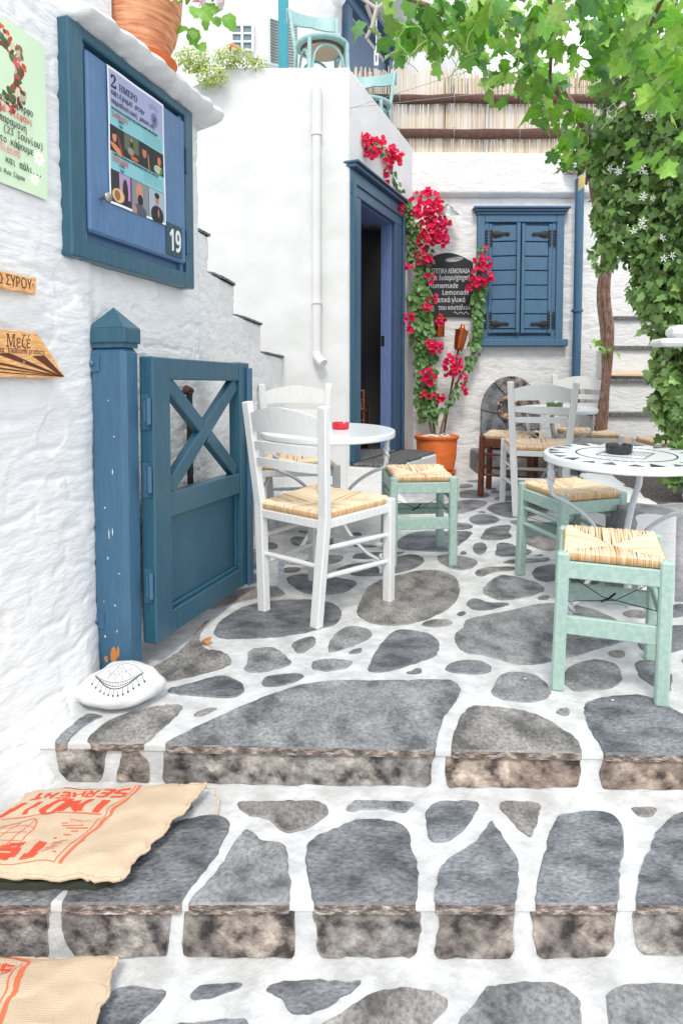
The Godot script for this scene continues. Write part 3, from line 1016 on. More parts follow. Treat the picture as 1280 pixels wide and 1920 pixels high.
	floor_stone([1.148,-2.16,1.291,-2.229,1.336,-2.143,1.251,-2.002,1.155,-2.032])
	floor_stone([-.512,-2.671,-.506,-2.754,-.463,-2.887,-.384,-2.971,-.277,-3.009,-.147,-3.016,-.053,-2.989,-.002,-2.923,.001,-2.819,-.014,-2.743,-.064,-2.702,-.13,-2.661,-.217,-2.622,-.313,-2.603,-.433,-2.593,-.488,-2.612])
	floor_stone([.061,-2.864,.076,-2.959,.121,-3.168,.164,-3.24,.271,-3.33,.383,-3.409,.489,-3.418,.544,-3.361,.567,-3.254,.543,-3.086,.498,-2.959,.407,-2.83,.292,-2.743,.206,-2.722,.138,-2.733,.081,-2.797])
	floor_stone([-.276,-3.284,-.254,-3.33,-.163,-3.361,-.038,-3.308,.044,-3.26,.083,-3.24,.042,-3.127,-.016,-3.081,-.111,-3.073,-.189,-3.1])
	floor_stone([.029,-3.355,.11,-3.441,.223,-3.56,.32,-3.658,.39,-3.68,.441,-3.632,.436,-3.543,.388,-3.458,.273,-3.361,.168,-3.321,.075,-3.324])
	floor_stone([-.039,-3.425,.047,-3.519,.146,-3.56,.19,-3.543,.089,-3.458,.003,-3.402])
	floor_stone([-.586,-2.923,-.556,-3.06,-.502,-3.14,-.38,-3.174,-.312,-3.182,-.268,-3.127,-.254,-3.073,-.28,-3.047,-.39,-3.021,-.474,-2.959,-.554,-2.899])
	floor_stone([-.503,-3.24,-.483,-3.345,-.413,-3.37,-.391,-3.269,-.396,-3.225,-.484,-3.211])
	floor_stone([-.306,-3.393,-.295,-3.448,-.243,-3.468,-.204,-3.441,-.217,-3.393,-.278,-3.367])
	floor_stone([-.311,-3.508,-.215,-3.543,-.131,-3.643,.013,-3.669,.012,-3.578,-.04,-3.508,-.169,-3.491])
	floor_stone([.054,-3.632,.095,-3.696,.21,-3.715,.307,-3.707,.36,-3.726,.274,-3.643,.159,-3.596,.07,-3.596])
	floor_stone([.305,-3.784,.33,-3.975,.422,-4.114,.491,-4.151,.816,-4.139,.737,-3.975,.603,-3.724,.472,-3.733])
	floor_stone([.508,-3.613,.53,-3.668,.588,-3.676,.72,-3.595,.715,-3.525,.668,-3.441,.599,-3.408,.543,-3.457,.513,-3.542])
	floor_stone([.317,-2.736,.361,-2.781,.432,-2.794,.462,-2.764,.429,-2.716,.36,-2.709])
	floor_stone([.486,-2.848,.506,-2.871,.531,-2.864,.518,-2.83,.493,-2.821])
	floor_stone([.55,-2.983,.584,-3.026,.624,-3.016,.648,-2.971,.749,-2.971,.717,-2.934,.634,-2.887,.579,-2.88,.55,-2.917])
	floor_stone([.66,-3.154,.697,-3.225,.778,-3.342,.832,-3.329,.908,-3.269,.954,-3.182,.949,-3.132,.87,-3.06,.774,-3.016,.705,-3.001,.668,-3.047,.651,-3.099])
	floor_stone([.658,-3.36,.685,-3.418,.753,-3.464,.903,-3.471,.873,-3.408,.795,-3.392,.737,-3.367,.683,-3.305])
	floor_stone([.734,-3.804,.768,-3.898,.819,-3.915,.833,-3.865,.801,-3.745,.757,-3.668,.73,-3.706])
	floor_stone([.838,-3.687,.891,-3.886,.96,-3.898,1.008,-3.784,1.061,-3.745,1.017,-3.668,.908,-3.639,.838,-3.65])
	floor_stone([.813,-3.993,.909,-4.226,.999,-4.276,1.08,-4.286,1.016,-4.13,1.023,-4.015,.924,-3.949,.838,-3.949])
	floor_stone([.838,-4.46,.895,-4.556,.982,-4.567,1.041,-4.46,1.02,-4.38,.939,-4.302,.856,-4.286,.831,-4.38])
	floor_stone([.87,-4.98,.983,-5.008,1.077,-4.947,.998,-4.784,.887,-4.661,.803,-4.573,.692,-4.602,.74,-4.88])
	floor_stone([1.014,-4.752,1.093,-4.88,1.209,-4.926,1.366,-4.947,1.468,-4.88,1.432,-4.661,1.277,-4.516,1.113,-4.471,1.058,-4.533,1.016,-4.661])
	floor_stone([1.079,-4.39,1.14,-4.417,1.292,-4.38,1.275,-4.251,1.205,-4.168,1.137,-4.202,1.098,-4.302])
	floor_stone([1.033,-3.949,1.156,-4.083,1.278,-4.154,1.398,-4.13,1.377,-3.993,1.236,-3.784,1.148,-3.725,1.096,-3.784,1.053,-3.886])
	floor_stone([.834,-3.535,.92,-3.595,1.114,-3.613,1.098,-3.56,.957,-3.525,.857,-3.518])
	floor_stone([.956,-3.392,.992,-3.457,1.082,-3.508,1.144,-3.498,1.11,-3.329,1.001,-3.239,.965,-3.254,.937,-3.299])
	floor_stone([.876,-3.026,.908,-3.06,.948,-3.067,.934,-3.021,.892,-3.006])
	floor_stone([1.382,-4.406,1.453,-4.46,1.526,-4.433,1.504,-4.327,1.391,-4.266,1.354,-4.317])
	floor_stone([.92,-5.307,1.002,-5.362,1.122,-5.307,1.134,-5.157,1.087,-5.064,.944,-5.05,.881,-5.078])
	floor_stone([1.115,-5.015,1.178,-5.121,1.264,-5.15,1.31,-5.085,1.272,-4.994,1.158,-4.967])
	floor_stone([1.281,-5.55,1.366,-5.644,1.478,-5.61,1.437,-5.386,1.318,-5.307,1.262,-5.346])
	floor_stone([1.025,-5.724,1.148,-5.769,1.204,-5.697,1.105,-5.636])
	floor_stone([.962,-5.55,1.045,-5.592,1.08,-5.508,.994,-5.41,.941,-5.426])
	floor_stone([1.181,-5.426,1.243,-5.442,1.221,-5.346,1.176,-5.331])
	floor_stone([1.15,-5.284,1.222,-5.315,1.232,-5.254,1.169,-5.224])
	floor_stone([.931,-4.631,.968,-4.673,.995,-4.631,.961,-4.602])
	floor_stone([.65,-3.718,.686,-3.745,.687,-3.687,.645,-3.676])
	floor_stone([1.533,-4.556,1.608,-4.631,1.606,-4.544,1.549,-4.46,1.521,-4.477])
	floor_stone([.643,-4.276,.719,-4.338,.811,-4.327,.836,-4.251,.77,-4.178,.656,-4.187])
	floor_stone([1.188,-2.852,1.228,-2.894,1.287,-2.887,1.298,-2.841,1.265,-2.796,1.199,-2.803])
	floor_stone([1.122,-2.971,1.207,-3.001,1.33,-2.983,1.28,-2.954])
	floor_stone([1.316,-2.91,1.441,-2.946,1.52,-2.958,1.502,-2.852,1.378,-2.796,1.329,-2.841])
	floor_stone([1.11,-3.329,1.184,-3.424,1.319,-3.392,1.23,-3.21,1.101,-3.182])
	floor_stone([1.038,-3.661,1.089,-3.68,1.106,-3.661,1.055,-3.643])
	floor_stone([-.281,-4.203,-.191,-4.213,-.099,-4.178,-.147,-4.084,-.249,-4.107])
	floor_stone([.055,-4.107,.124,-4.107,.122,-4.039,.066,-4.039])
	floor_stone([.052,-3.866,.123,-3.866,.228,-3.825,.097,-3.797])
	floor_stone([-.295,-4.039,-.193,-3.994,-.187,-3.866,-.256,-3.825,-.297,-3.908])
	floor_stone([-.494,-3.707,-.47,-3.745,-.42,-3.425,-.457,-3.425])
	floor_stone([-.143,-3.972,-.021,-3.994,.004,-3.825,-.089,-3.745,-.148,-3.785])
	floor_stone([1.56,-5.592,1.741,-5.68,1.838,-5.55,1.656,-5.346])
	floor_stone([1.412,-5.231,1.551,-5.269,1.587,-5.121,1.416,-5.015])
	floor_stone([1.513,-4.276,1.63,-4.38,1.697,-4.276,1.576,-4.13,1.483,-4.154])
	floor_stone([-.5,-3.887,-.408,-3.929,-.352,-3.845,-.368,-3.765,-.474,-3.773])
	tread_stone([-.906,-1.599,-.679,-1.599,-.622,-1.518,-.63,-1.493,-.644,-1.446,-.826,-1.446],0,true)
	tread_stone([-.408,-1.742,-.37,-1.762,-.342,-1.767,-.312,-1.759,-.293,-1.737,-.291,-1.693,-.301,-1.618,-.316,-1.562,-.337,-1.51,-.354,-1.446,-.369,-1.446,-.62,-1.446,-.618,-1.501,-.634,-1.599,-.568,-1.693,-.471,-1.715],0,true)
	tread_stone([-.396,-1.803,-.421,-1.803,-.458,-1.776,-.486,-1.748,-.452,-1.751,-.414,-1.77],0,false)
	tread_stone([-.251,-1.704,-.229,-1.697,-.198,-1.657,-.16,-1.652,-.136,-1.645,-.13,-1.618,-.13,-1.571,-.116,-1.51,-.113,-1.446,-.342,-1.446,-.323,-1.489,-.299,-1.54,-.275,-1.618,-.261,-1.678],0,true)
	tread_stone([-.301,-1.821,-.216,-1.821,-.132,-1.826,-.051,-1.821,-.033,-1.794,-.042,-1.753,-.069,-1.72,-.109,-1.693,-.137,-1.69,-.162,-1.704,-.19,-1.742,-.215,-1.751,-.256,-1.765],0,false)
	tread_stone([-.062,-1.446,-.06,-1.446,-.074,-1.518,-.087,-1.571,-.086,-1.637,-.071,-1.673,-.034,-1.699,0,-1.718,.042,-1.742,.084,-1.745,.119,-1.742,.17,-1.715,.173,-1.657,.181,-1.566,.18,-1.535,.164,-1.446],0,true)
	tread_stone([.011,-1.778,.018,-1.805,.044,-1.831,.095,-1.823,.205,-1.821,.192,-1.794,.167,-1.767,.143,-1.774,.119,-1.785,.072,-1.785,.036,-1.778],0,false)
	tread_stone([.256,-1.817,.301,-1.823,.381,-1.821,.366,-1.782,.334,-1.726,.298,-1.678,.268,-1.655,.224,-1.652,.219,-1.683,.218,-1.731,.226,-1.776],0,false)
	tread_stone([.436,-1.811,.469,-1.82,.537,-1.814,.54,-1.794,.523,-1.753,.478,-1.67,.469,-1.683,.453,-1.715,.44,-1.759,.429,-1.79],0,false)
	tread_stone([.395,-1.733,.399,-1.704,.409,-1.657,.425,-1.603,.421,-1.562,.406,-1.518,.383,-1.446,.204,-1.446,.215,-1.493,.223,-1.54,.246,-1.58,.287,-1.613,.333,-1.647,.361,-1.688,.383,-1.726],0,true)
	tread_stone([.566,-1.756,.614,-1.77,.667,-1.78,.709,-1.776,.728,-1.753,.732,-1.72,.714,-1.667,.674,-1.589,.648,-1.535,.608,-1.446,.425,-1.446,.447,-1.51,.488,-1.599,.532,-1.688],0,true)
	tread_stone([.778,-1.796,.862,-1.797,.833,-1.765,.807,-1.748,.786,-1.756,.78,-1.774],0,false)
	tread_stone([.927,-1.782,.877,-1.753,.819,-1.704,.772,-1.647,.725,-1.585,.687,-1.527,.646,-1.446,.885,-1.446,1.067,-1.765],0,true)
	tread_stone([1.124,-1.776,1.241,-1.811,1.257,-1.731,1.074,-1.446,.92,-1.446],0,true)
	tread_stone([-.455,-1.391,-.409,-1.389,-.366,-1.376,-.375,-1.348,-.397,-1.318,-.412,-1.286,-.409,-1.153,-.514,-1.153,-.523,-1.301,-.49,-1.36,-.477,-1.389],1,false)
	tread_stone([-.32,-1.359,-.307,-1.392,-.274,-1.395,-.211,-1.397,-.215,-1.384,-.241,-1.37,-.278,-1.36],1,false)
	tread_stone([-.161,-1.381,-.131,-1.399,-.074,-1.402,0,-1.4,.054,-1.401,0,-1.36,-.027,-1.342,-.054,-1.327,-.097,-1.319,-.106,-1.333,-.122,-1.36,-.146,-1.373],1,false)
	tread_stone([-.378,-1.278,-.341,-1.301,-.29,-1.309,-.238,-1.318,-.2,-1.317,-.182,-1.303,-.166,-1.153,-.342,-1.153],1,false)
	tread_stone([0,-1.327,.033,-1.357,.085,-1.381,.131,-1.389,.17,-1.386,.202,-1.373,.225,-1.359,.21,-1.33,.176,-1.301,.129,-1.256,.095,-1.153,-.133,-1.153,-.104,-1.267],1,false)
	tread_stone([.257,-1.336,.299,-1.379,.325,-1.395,.401,-1.4,.457,-1.399,.481,-1.384,.499,-1.354,.482,-1.306,.4,-1.153,.162,-1.153,.222,-1.289],1,false)
	tread_stone([.553,-1.379,.629,-1.399,.743,-1.399,.747,-1.301,.642,-1.153,.452,-1.153,.533,-1.301],1,false)
	tread_stone([-.803,-1.373,-.637,-1.379,-.569,-1.336,-.577,-1.278,-.561,-1.153,-.704,-1.153],1,false)
	riser_stone([-.82,-.016,-.758,-.016,-.673,-.016,-.678,-.069,-.691,-.119,-.78,-.119,-.803,-.103,-.82,-.064],0)
	riser_stone([-.633,-.053,-.623,-.016,-.592,-.016,-.55,-.051,-.547,-.119,-.65,-.119,-.644,-.1],0)
	riser_stone([-.507,-.016,.121,-.016,.262,-.016,.256,-.06,.252,-.113,-.513,-.119],0)
	riser_stone([.303,-.016,.488,-.016,.671,-.016,.67,-.052,.666,-.11,.294,-.115,.293,-.083,.298,-.016],0)
	riser_stone([.731,-.016,.953,-.016,1.114,-.016,1.117,-.106,.731,-.113,.724,-.059],0)
	riser_stone([1.157,-.016,1.404,-.016,1.408,-.1,1.168,-.105],0)
	riser_stone([-.829,-.14,-.647,-.14,-.651,-.186,-.65,-.254,-.833,-.254],1)
	riser_stone([-.62,-.14,-.373,-.14,-.375,-.14,-.383,-.211,-.388,-.254,-.592,-.254,-.603,-.242,-.62,-.204,-.624,-.14],1)
	riser_stone([-.348,-.14,-.108,-.14,-.104,-.14,-.102,-.254,-.351,-.254,-.353,-.223],1)
	riser_stone([-.064,-.14,-.059,-.173,-.056,-.211,-.051,-.254,0,-.254,.059,-.254,.119,-.254,.167,-.254,.177,-.186,.176,-.14],1)
	riser_stone([.206,-.14,.384,-.14,.379,-.14,.383,-.211,.381,-.245,.366,-.254,.268,-.254,.214,-.254,.205,-.242,.214,-.198,.215,-.14],1)
	riser_stone([.419,-.14,.61,-.14,.608,-.14,.605,-.211,.598,-.253,.511,-.254,.437,-.254,.428,-.235,.424,-.186],1)
	riser_stone([.645,-.14,.888,-.14,.892,-.248,.666,-.249,.657,-.235,.648,-.198,.645,-.14],1)
	riser_stone([.927,-.14,1.084,-.14,1.082,-.248,.934,-.248],1)


func near_wall() -> void:
	var xd := Vector3(0.27852, 0, -0.96043)
	var org := Vector3(-0.834, 0, -2.324)
	var wb := Basis(xd, Vector3.UP, xd.cross(Vector3.UP))
	var on := func(s: float, y: float, off := 0.0) -> Transform3D: return Transform3D(wb, org + xd * s + wb.z * off + Vector3(0, y, 0))
	var wall := thing("whitewashed_wall", "thick whitewashed masonry wall holding the blue cabinet and the wooden signs", "wall")
	var flare := func(s: float, y: float) -> float:
		var base := lerpf(-0.24, -0.1, smoothstep(-0.62, -0.34, s))
		return 0.115 * exp(-maxf(y - base, 0.0) / 0.22) * smoothstep(0.0, -0.16, s) + 0.012 * smoothstep(0.01, -0.05, s)
	masonry(wall, "wall_face", org, xd, -2.2, 0.74, -0.9, func(s: float) -> float: return 3.1 if s < 0.122 else 2.175, 0.34, 0.0070, 0.52, 1.0, M.plaster, flare)
	# the plastered hood over the cabinet, its lower lip chipped
	var a := MB.new()
	a.grid(70, 16, func(i: int, j: int) -> Vector3:
		var s := lerpf(-0.165, 0.80, i / 70.0)
		var an := TAU * j / 16.0
		var rr := 1.0 + 0.25 * nz(s * 14.0, an * 0.8, 3.0)
		var tall := 0.034 + 0.016 * smoothstep(-0.2, 0.5, s)
		var endt := sqrt(clampf(minf(i, 70 - i) / 2.0, 0.0, 1.0))
		var cy := 2.186 + 0.010 * sin(s * 3.0)
		return org + xd * s + wb.z * (-0.02 + cos(an) * 0.135 * endt * (1.0 + 0.12 * nz(s * 9.0, 2.0, 1.0))) + Vector3(0, cy + sin(an) * tall * rr * endt, 0))
	part(wall, "hood", a.done(M.plaster))
	a = MB.new()
	a.grid(70, 6, func(i: int, j: int) -> Vector3:
		var y := lerpf(0.06, 1.12, i / 70.0)
		var w := 0.010 + 0.011 * nz(y * 11.0, 3.0, 1.0) + 0.007 * nz(y * 45.0, 7.0)
		var u := j / 6.0
		return org + xd * (-0.006 - maxf(0.002, w) * (1.0 - u)) + wb.z * (0.020 + 0.010 * sin(u * PI) + 0.006 * nz(y * 30.0, u * 4.0)) + Vector3(0, y, 0), true)
	part(wall, "torn_edge", a.done(M.rail_wood))
	# stepped flank of the outside stair beyond the corner, each step capped with a slate
	var flank := thing("stair_flank", "low whitewashed stepped stair wall behind the open blue gate", "wall")
	var fd := Vector3(0.1083, 0, -0.9941)
	var fo := Vector3(-0.640, 0, -2.985)
	var tops := [[0.0, 0.21, 1.705], [0.21, 0.665, 1.545], [0.665, 1.28, 1.392], [1.28, 2.02, 1.222]]
	for k in 4:
		var e: Array = tops[k]
		masonry(flank, "step_block", fo, fd, e[0] - (0.0 if k == 0 else 0.004), e[1], 0.0, func(_s: float) -> float: return e[2], 0.9, 0.011, 0.5, 1.0, M.plaster, null, 0.085)
		a = MB.new()
		var cb := Basis(fd, Vector3.UP, fd.cross(Vector3.UP))
		var poly := pairs([e[0] - 0.02, -0.5, e[0] + 0.08, -0.004, e[0] + 0.22, 0.010, e[1] + 0.010, 0.014, e[1] + 0.018, -0.1, e[1] + 0.012, -0.5])
		part(flank, "slate_cap", slab(rounded(poly, 99.0, 0.02), func(p: Vector2, h: float) -> Vector3: return fo + fd * p.x + cb.z * p.y + Vector3(0, e[2] + 0.006 + h, 0), 0.013, 0.014, 0.003, M.slate_cap, M.slate_cap))

	# the blue cabinet
	var cab := thing("wall_cabinet", "blue wooden meter cabinet set into the whitewashed wall", "cabinet", on.call(0.218, 1.425, 0.020))
	var W := 0.392
	for e in [[-W, -W + 0.075, 0.0, 0.727], [W - 0.062, W, 0.0, 0.727]]:
		a = MB.new(); a.bx(e[0], e[1], e[2], e[3], -0.06, 0.030, 0.005)
		part(cab, "frame_stile", a.done(M.blue_gate))
	for e in [[0.0, 0.062], [0.69, 0.727]]:
		a = MB.new(); a.bx(-W + 0.0755, W - 0.0625, e[0], e[1], -0.06, 0.0285, 0.005)
		part(cab, "frame_rail", a.done(M.blue_gate))
	for e in [[-W + 0.0755, -W + 0.1, 0.062, 0.69], [W - 0.085, W - 0.0625, 0.062, 0.69]]:
		a = MB.new(); a.bx(e[0], e[1], e[2], e[3], -0.05, 0.014, 0.003)
		part(cab, "inner_moulding", a.done(M.blue_cabinet))
	a = MB.new(); a.bx(-W + 0.1005, W - 0.0855, 0.0625, 0.689, -0.05, -0.004)
	part(cab, "backing", a.done(M.blue_cabinet))
	a = MB.new(); a.bx(-0.303, 0.322, 0.093, 0.668, -0.003, 0.031, 0.008)
	part(cab, "door", a.done(M.blue_cabinet))
	for y in [0.14, 0.47]:
		a = MB.new(); a.bx(0.322, 0.331, y, y + 0.085, 0.012, 0.036, 0.002)
		a.tube([Vector3(0.3265, y - 0.006, 0.034), Vector3(0.3265, y + 0.091, 0.034)], 0.0055, 8)
		part(cab, "hinge", a.done(M.blue_gate))
	a = MB.new()
	a.lathe([Vector2(0.006, 0), Vector2(0.006, 0.018), Vector2(0.016, 0.024), Vector2(0.018, 0.03), Vector2(0.014, 0.036), Vector2(0, 0.037)], 20, Transform3D(Basis(Vector3.RIGHT, PI / 2), Vector3(-0.245, 0.212, 0.031)))
	part(cab, "knob", a.done(M.steel))

	# poster on the cabinet door
	var im := Image.create(256, 326, false, Image.FORMAT_RGB8)
	im.fill(Color(0.90, 0.91, 0.93))
	im.fill_rect(Rect2i(6, 6, 244, 84), Color(0.63, 0.65, 0.79))
	im.fill_rect(Rect2i(6, 90, 244, 152), Color(0.50, 0.73, 0.76))
	# two strips of stage photographs
	im.fill_rect(Rect2i(6, 136, 244, 62), Color(0.11, 0.10, 0.11))
	oval(im, 24, 160, 9, 14, Color(0.80, 0.52, 0.35)); oval(im, 20, 148, 12, 8, Color(0.07, 0.05, 0.05))
	oval(im, 34, 188, 30, 8, Color(0.82, 0.50, 0.30), 0.35); oval(im, 48, 176, 5, 26, Color(0.45, 0.22, 0.12), -0.4)
	im.fill_rect(Rect2i(66, 137, 62, 40), Color(0.34, 0.38, 0.28)); oval(im, 96, 160, 8, 16, Color(0.14, 0.14, 0.13)); oval(im, 96, 147, 4, 6, Color(0.62, 0.52, 0.44)); oval(im, 92, 176, 14, 10, Color(0.55, 0.52, 0.46)); oval(im, 108, 190, 18, 6, Color(0.72, 0.38, 0.18))
	oval(im, 154, 158, 11, 16, Color(0.72, 0.45, 0.33)); oval(im, 152, 145, 13, 8, Color(0.08, 0.06, 0.06)); stroke(im, Vector2(172, 160), Vector2(178, 196), 4.0, Color(0.78, 0.62, 0.42))
	oval(im, 228, 160, 9, 12, Color(0.78, 0.46, 0.30)); oval(im, 222, 184, 22, 12, Color(0.68, 0.72, 0.58)); oval(im, 236, 186, 5, 14, Color(0.20, 0.50, 0.30), 0.5)
	im.fill_rect(Rect2i(6, 242, 244, 78), Color(0.16, 0.15, 0.18))
	im.fill_rect(Rect2i(40, 243, 46, 60), Color(0.62, 0.56, 0.70)); oval(im, 58, 268, 9, 13, Color(0.72, 0.50, 0.42)); oval(im, 64, 286, 12, 34, Color(0.14, 0.10, 0.12)); oval(im, 34, 300, 26, 18, Color(0.84, 0.68, 0.50)); oval(im, 30, 300, 12, 13, Color(0.55, 0.38, 0.25)); im.fill_rect(Rect2i(76, 250, 10, 52), Color(0.74, 0.50, 0.76))
	im.fill_rect(Rect2i(92, 243, 80, 76), Color(0.50, 0.51, 0.54)); oval(im, 128, 268, 17, 25, Color(0.74, 0.53, 0.43)); oval(im, 132, 288, 13, 15, Color(0.10, 0.08, 0.08)); oval(im, 128, 318, 34, 20, Color(0.30, 0.31, 0.36)); oval(im, 104, 318, 12, 14, Color(0.66, 0.50, 0.46))
	im.fill_rect(Rect2i(174, 243, 75, 76), Color(0.62, 0.68, 0.72)); oval(im, 212, 268, 10, 14, Color(0.66, 0.47, 0.38)); oval(im, 212, 256, 12, 8, Color(0.08, 0.07, 0.08)); oval(im, 212, 308, 32, 26, Color(0.09, 0.09, 0.12)); oval(im, 218, 302, 4, 12, Color(0.70, 0.50, 0.42))
	for k in 26:
		var an := TAU * k / 26.0
		stroke(im, Vector2(206 + cos(an) * 15, 58 + sin(an) * 15), Vector2(206 + cos(an) * 18, 58 + sin(an) * 18), 2.0, Color(0.15, 0.16, 0.3))
		stroke(im, Vector2(206 + cos(an) * 6, 58 + sin(an) * 6), Vector2(206 + cos(an) * 13, 58 + sin(an) * 13), 1.0, Color(0.25, 0.26, 0.4))
	oval(im, 206, 58, 5, 5, Color(0.15, 0.16, 0.3))
	for k in 9:
		stroke(im, Vector2(186 + k * 4, 36 - 4 * sin(k * 0.4)), Vector2(180 + k * 5.5, 26 - 7 * sin(k * 0.4)), 1.0, Color(0.3, 0.31, 0.45))
	for k in 5:                                    # the smallest print, too fine to read
		for w in 6:
			stroke(im, Vector2(150 + w * 15 + k, 104 + k * 6), Vector2(160 + w * 15 + k, 104 + k * 6), 1.2, Color(0.2, 0.36, 0.4))
			if k < 4:
				stroke(im, Vector2(150 + w * 15 + k, 212 + k * 6), Vector2(160 + w * 15 + k, 212 + k * 6), 1.2, Color(0.2, 0.36, 0.4))
	var pw := 0.356
	var ph := 0.452
	var pb := wb * Basis(Vector3.BACK, 0.012)
	var post := thing("concert_poster", "lavender and teal concert poster with photographs taped to the blue cabinet door", "poster", Transform3D(pb, on.call(0.196, 1.862, 0.0535).origin))
	part(post, "sheet", sheet(pw, ph, print_mat(im), M.chalk, 0.0012))
	var pt := func(px: float, py: float) -> Transform3D: return T((px / 256.0 - 0.5) * pw, (0.5 - py / 326.0) * ph, 0.0034)
	text(post, "lettering", "2", 0.060, pt.call(12, 32), M.ink, "Droid Serif", true, true)
	text(post, "lettering", "ΗΜΕΡΟ", 0.030, pt.call(46, 36), M.ink, "Droid Serif")
	text(post, "lettering", "αφιέρωμα στην", 0.026, pt.call(12, 57), M.ink, "Droid Sans Mono")
	text(post, "lettering", "παραδοσιακή μουσική", 0.0235, pt.call(12, 78), M.ink, "Droid Sans Mono")
	text(post, "lettering", "ΤΡΑΓΟΥΔΙΑ & ΣΚΟΠΟΙ ΤΗΣ ΑΝΑΤΟΛΙΚΗΣ ΜΕΣΟΓΕΙΟΥ", 0.0105, pt.call(12, 96), M.ink, "Droid Serif", true, true)
	text(post, "lettering", "ΣΑΒΒΑΤΟ", 0.020, pt.call(14, 109), M.red_ink, "Droid Serif")
	text(post, "lettering", "30/05", 0.012, pt.call(40, 119), M.ink)
	text(post, "lettering", "8μμ", 0.012, pt.call(44, 129), M.ink)
	text(post, "lettering", "ΤΑΜΠΑΧΑNΙΩΤΙΚΑ & ΠΡΩΤΟΜΑΣΤΟΡΕΣ ΤΗΣ ΚΡΗΤΗΣ", 0.0105, pt.call(12, 204), M.ink, "Droid Serif", true, true)
	text(post, "lettering", "ΚΥΡΙΑΚΗ", 0.020, pt.call(14, 216), M.red_ink, "Droid Serif")
	text(post, "lettering", "31/05", 0.012, pt.call(40, 226), M.ink)
	text(post, "lettering", "8μμ", 0.012, pt.call(44, 236), M.ink)

	var plate := thing("house_number_plate", "small dark metal number plate reading 19 on the cabinet corner", "number plate", on.call(0.440, 1.597, 0.052))
	a = MB.new(); a.bx(-0.060, 0.060, -0.066, 0.058, 0.0, 0.004, 0.0012)
	part(plate, "plate", a.done(mat(Color(0.20, 0.33, 0.38), 0.5, noise_tex(0.03, 201, Color(0.75, 0.75, 0.75), Color(1, 1, 1)), Vector3(9, 9, 9), null, 0.0, false)))
	text(plate, "number", "19", 0.118, T(0.004, -0.006, 0.0046, Basis().scaled(Vector3(0.72, 1, 1))), M.chalk, "Droid Sans", false, true)

	# poster of the flower wreath
	var im2 := Image.create(300, 300, false, Image.FORMAT_RGB8)
	im2.fill(Color(0.80, 0.89, 0.76))
	var q := RandomNumberGenerator.new()
	q.seed = 9
	var cols := [Color(0.90, 0.33, 0.20), Color(0.86, 0.40, 0.40), Color(0.93, 0.88, 0.78), Color(0.90, 0.84, 0.72), Color(0.50, 0.22, 0.16), Color(0.28, 0.40, 0.22), Color(0.36, 0.46, 0.26)]
	for k in 230:
		var an := q.randf() * TAU
		var rr := 62.0 + q.randf_range(-17, 17)
		var cc: Color = cols[q.randi() % 7]
		oval(im2, 172 + cos(an) * rr, 92 + sin(an) * rr * 0.98, q.randf_range(4, 10), q.randf_range(3, 8), cc.darkened(q.randf() * 0.25), q.randf() * 3.0)
	for e in [[277, 224, 15.0], [264, 268, 12.0]]:
		for k in 8:
			var an := TAU * k / 8.0
			oval(im2, e[0] + cos(an) * e[2] * 0.6, e[1] + sin(an) * e[2] * 0.6, e[2] * 0.5, e[2] * 0.24, Color(0.95, 0.96, 0.95), an)
		oval(im2, e[0], e[1], e[2] * 0.28, e[2] * 0.28, Color(0.94, 0.88, 0.55))
	var p1 := thing("wreath_poster", "pale green poster with a printed flower wreath on the white wall", "poster", Transform3D(wb * Basis(Vector3.BACK, -0.012), on.call(-0.475, 1.803, 0.022).origin))
	part(p1, "sheet", sheet(0.46, 0.452, print_mat(im2), M.chalk, 0.0015))
	for e in [["το πιο όμορφο", 0.172, 158, M.ink, 0.028], ["πρωτομαγιάτικο στεφάνι", 0.170, 176, M.red_ink, 0.028], ["την παραμονή", 0.145, 194, M.ink, 0.028], ["Ιωάννη", 0.02, 212, M.red_ink, 0.028], ["(23 Ιουνίου)", 0.212, 212, M.ink, 0.028], ["για να το κάψουμε", 0.172, 231, M.ink, 0.028], ["Πιάτσα", 0.118, 247, M.pink_ink, 0.028], ["Σύρου", 0.04, 264, M.blue_ink, 0.030], ["και πάλι...", 0.205, 266, M.ink, 0.028], ["Κοινότητα Άνω Σύρου", 0.135, 289, M.ink, 0.019]]:
		var tmr := text(p1, "lettering", e[0], e[4], T(e[1], (0.5 - (e[2] - 12.0) / 300.0) * 0.452, 0.0042, Basis().scaled(Vector3(0.78, 1, 1))), e[3], "Droid Sans Mono")
		(tmr.mesh as TextMesh).horizontal_alignment = HORIZONTAL_ALIGNMENT_RIGHT

	# wooden signs
	var s1 := thing("wooden_sign", "narrow orange wooden plank sign with burnt Greek lettering above the longer board", "sign", on.call(-0.545, 1.308, 0.026))
	part(s1, "plank", slab(rounded(pairs([-0.24, -0.024, 0.222, -0.023, 0.224, 0.024, -0.24, 0.022]), 99.0, 0.006), func(p: Vector2, h: float) -> Vector3: return Vector3(p.x, p.y, h), 0.014, 0.014, 0.002, M.sign_wood, M.sign_wood))
	text(s1, "lettering", "ΑNΩ ΣΥΡΟΥ·", 0.040, T(0.212, 0.002, 0.0146, Basis().scaled(Vector3(0.86, 1, 1))), M.burnt).mesh.set("horizontal_alignment", HORIZONTAL_ALIGNMENT_RIGHT)
	var s2 := thing("wooden_sign", "orange wooden board cut to a pointed fish shape with burnt rays", "sign", on.call(-0.553, 1.104, 0.030))
	part(s2, "board", slab(rounded(pairs([-0.30, -0.066, 0.345, -0.060, 0.226, 0.068, -0.30, 0.066]), 99.0, 0.006), func(p: Vector2, h: float) -> Vector3: return Vector3(p.x, p.y, h), 0.015, 0.015, 0.002, M.sign_wood, M.sign_wood))
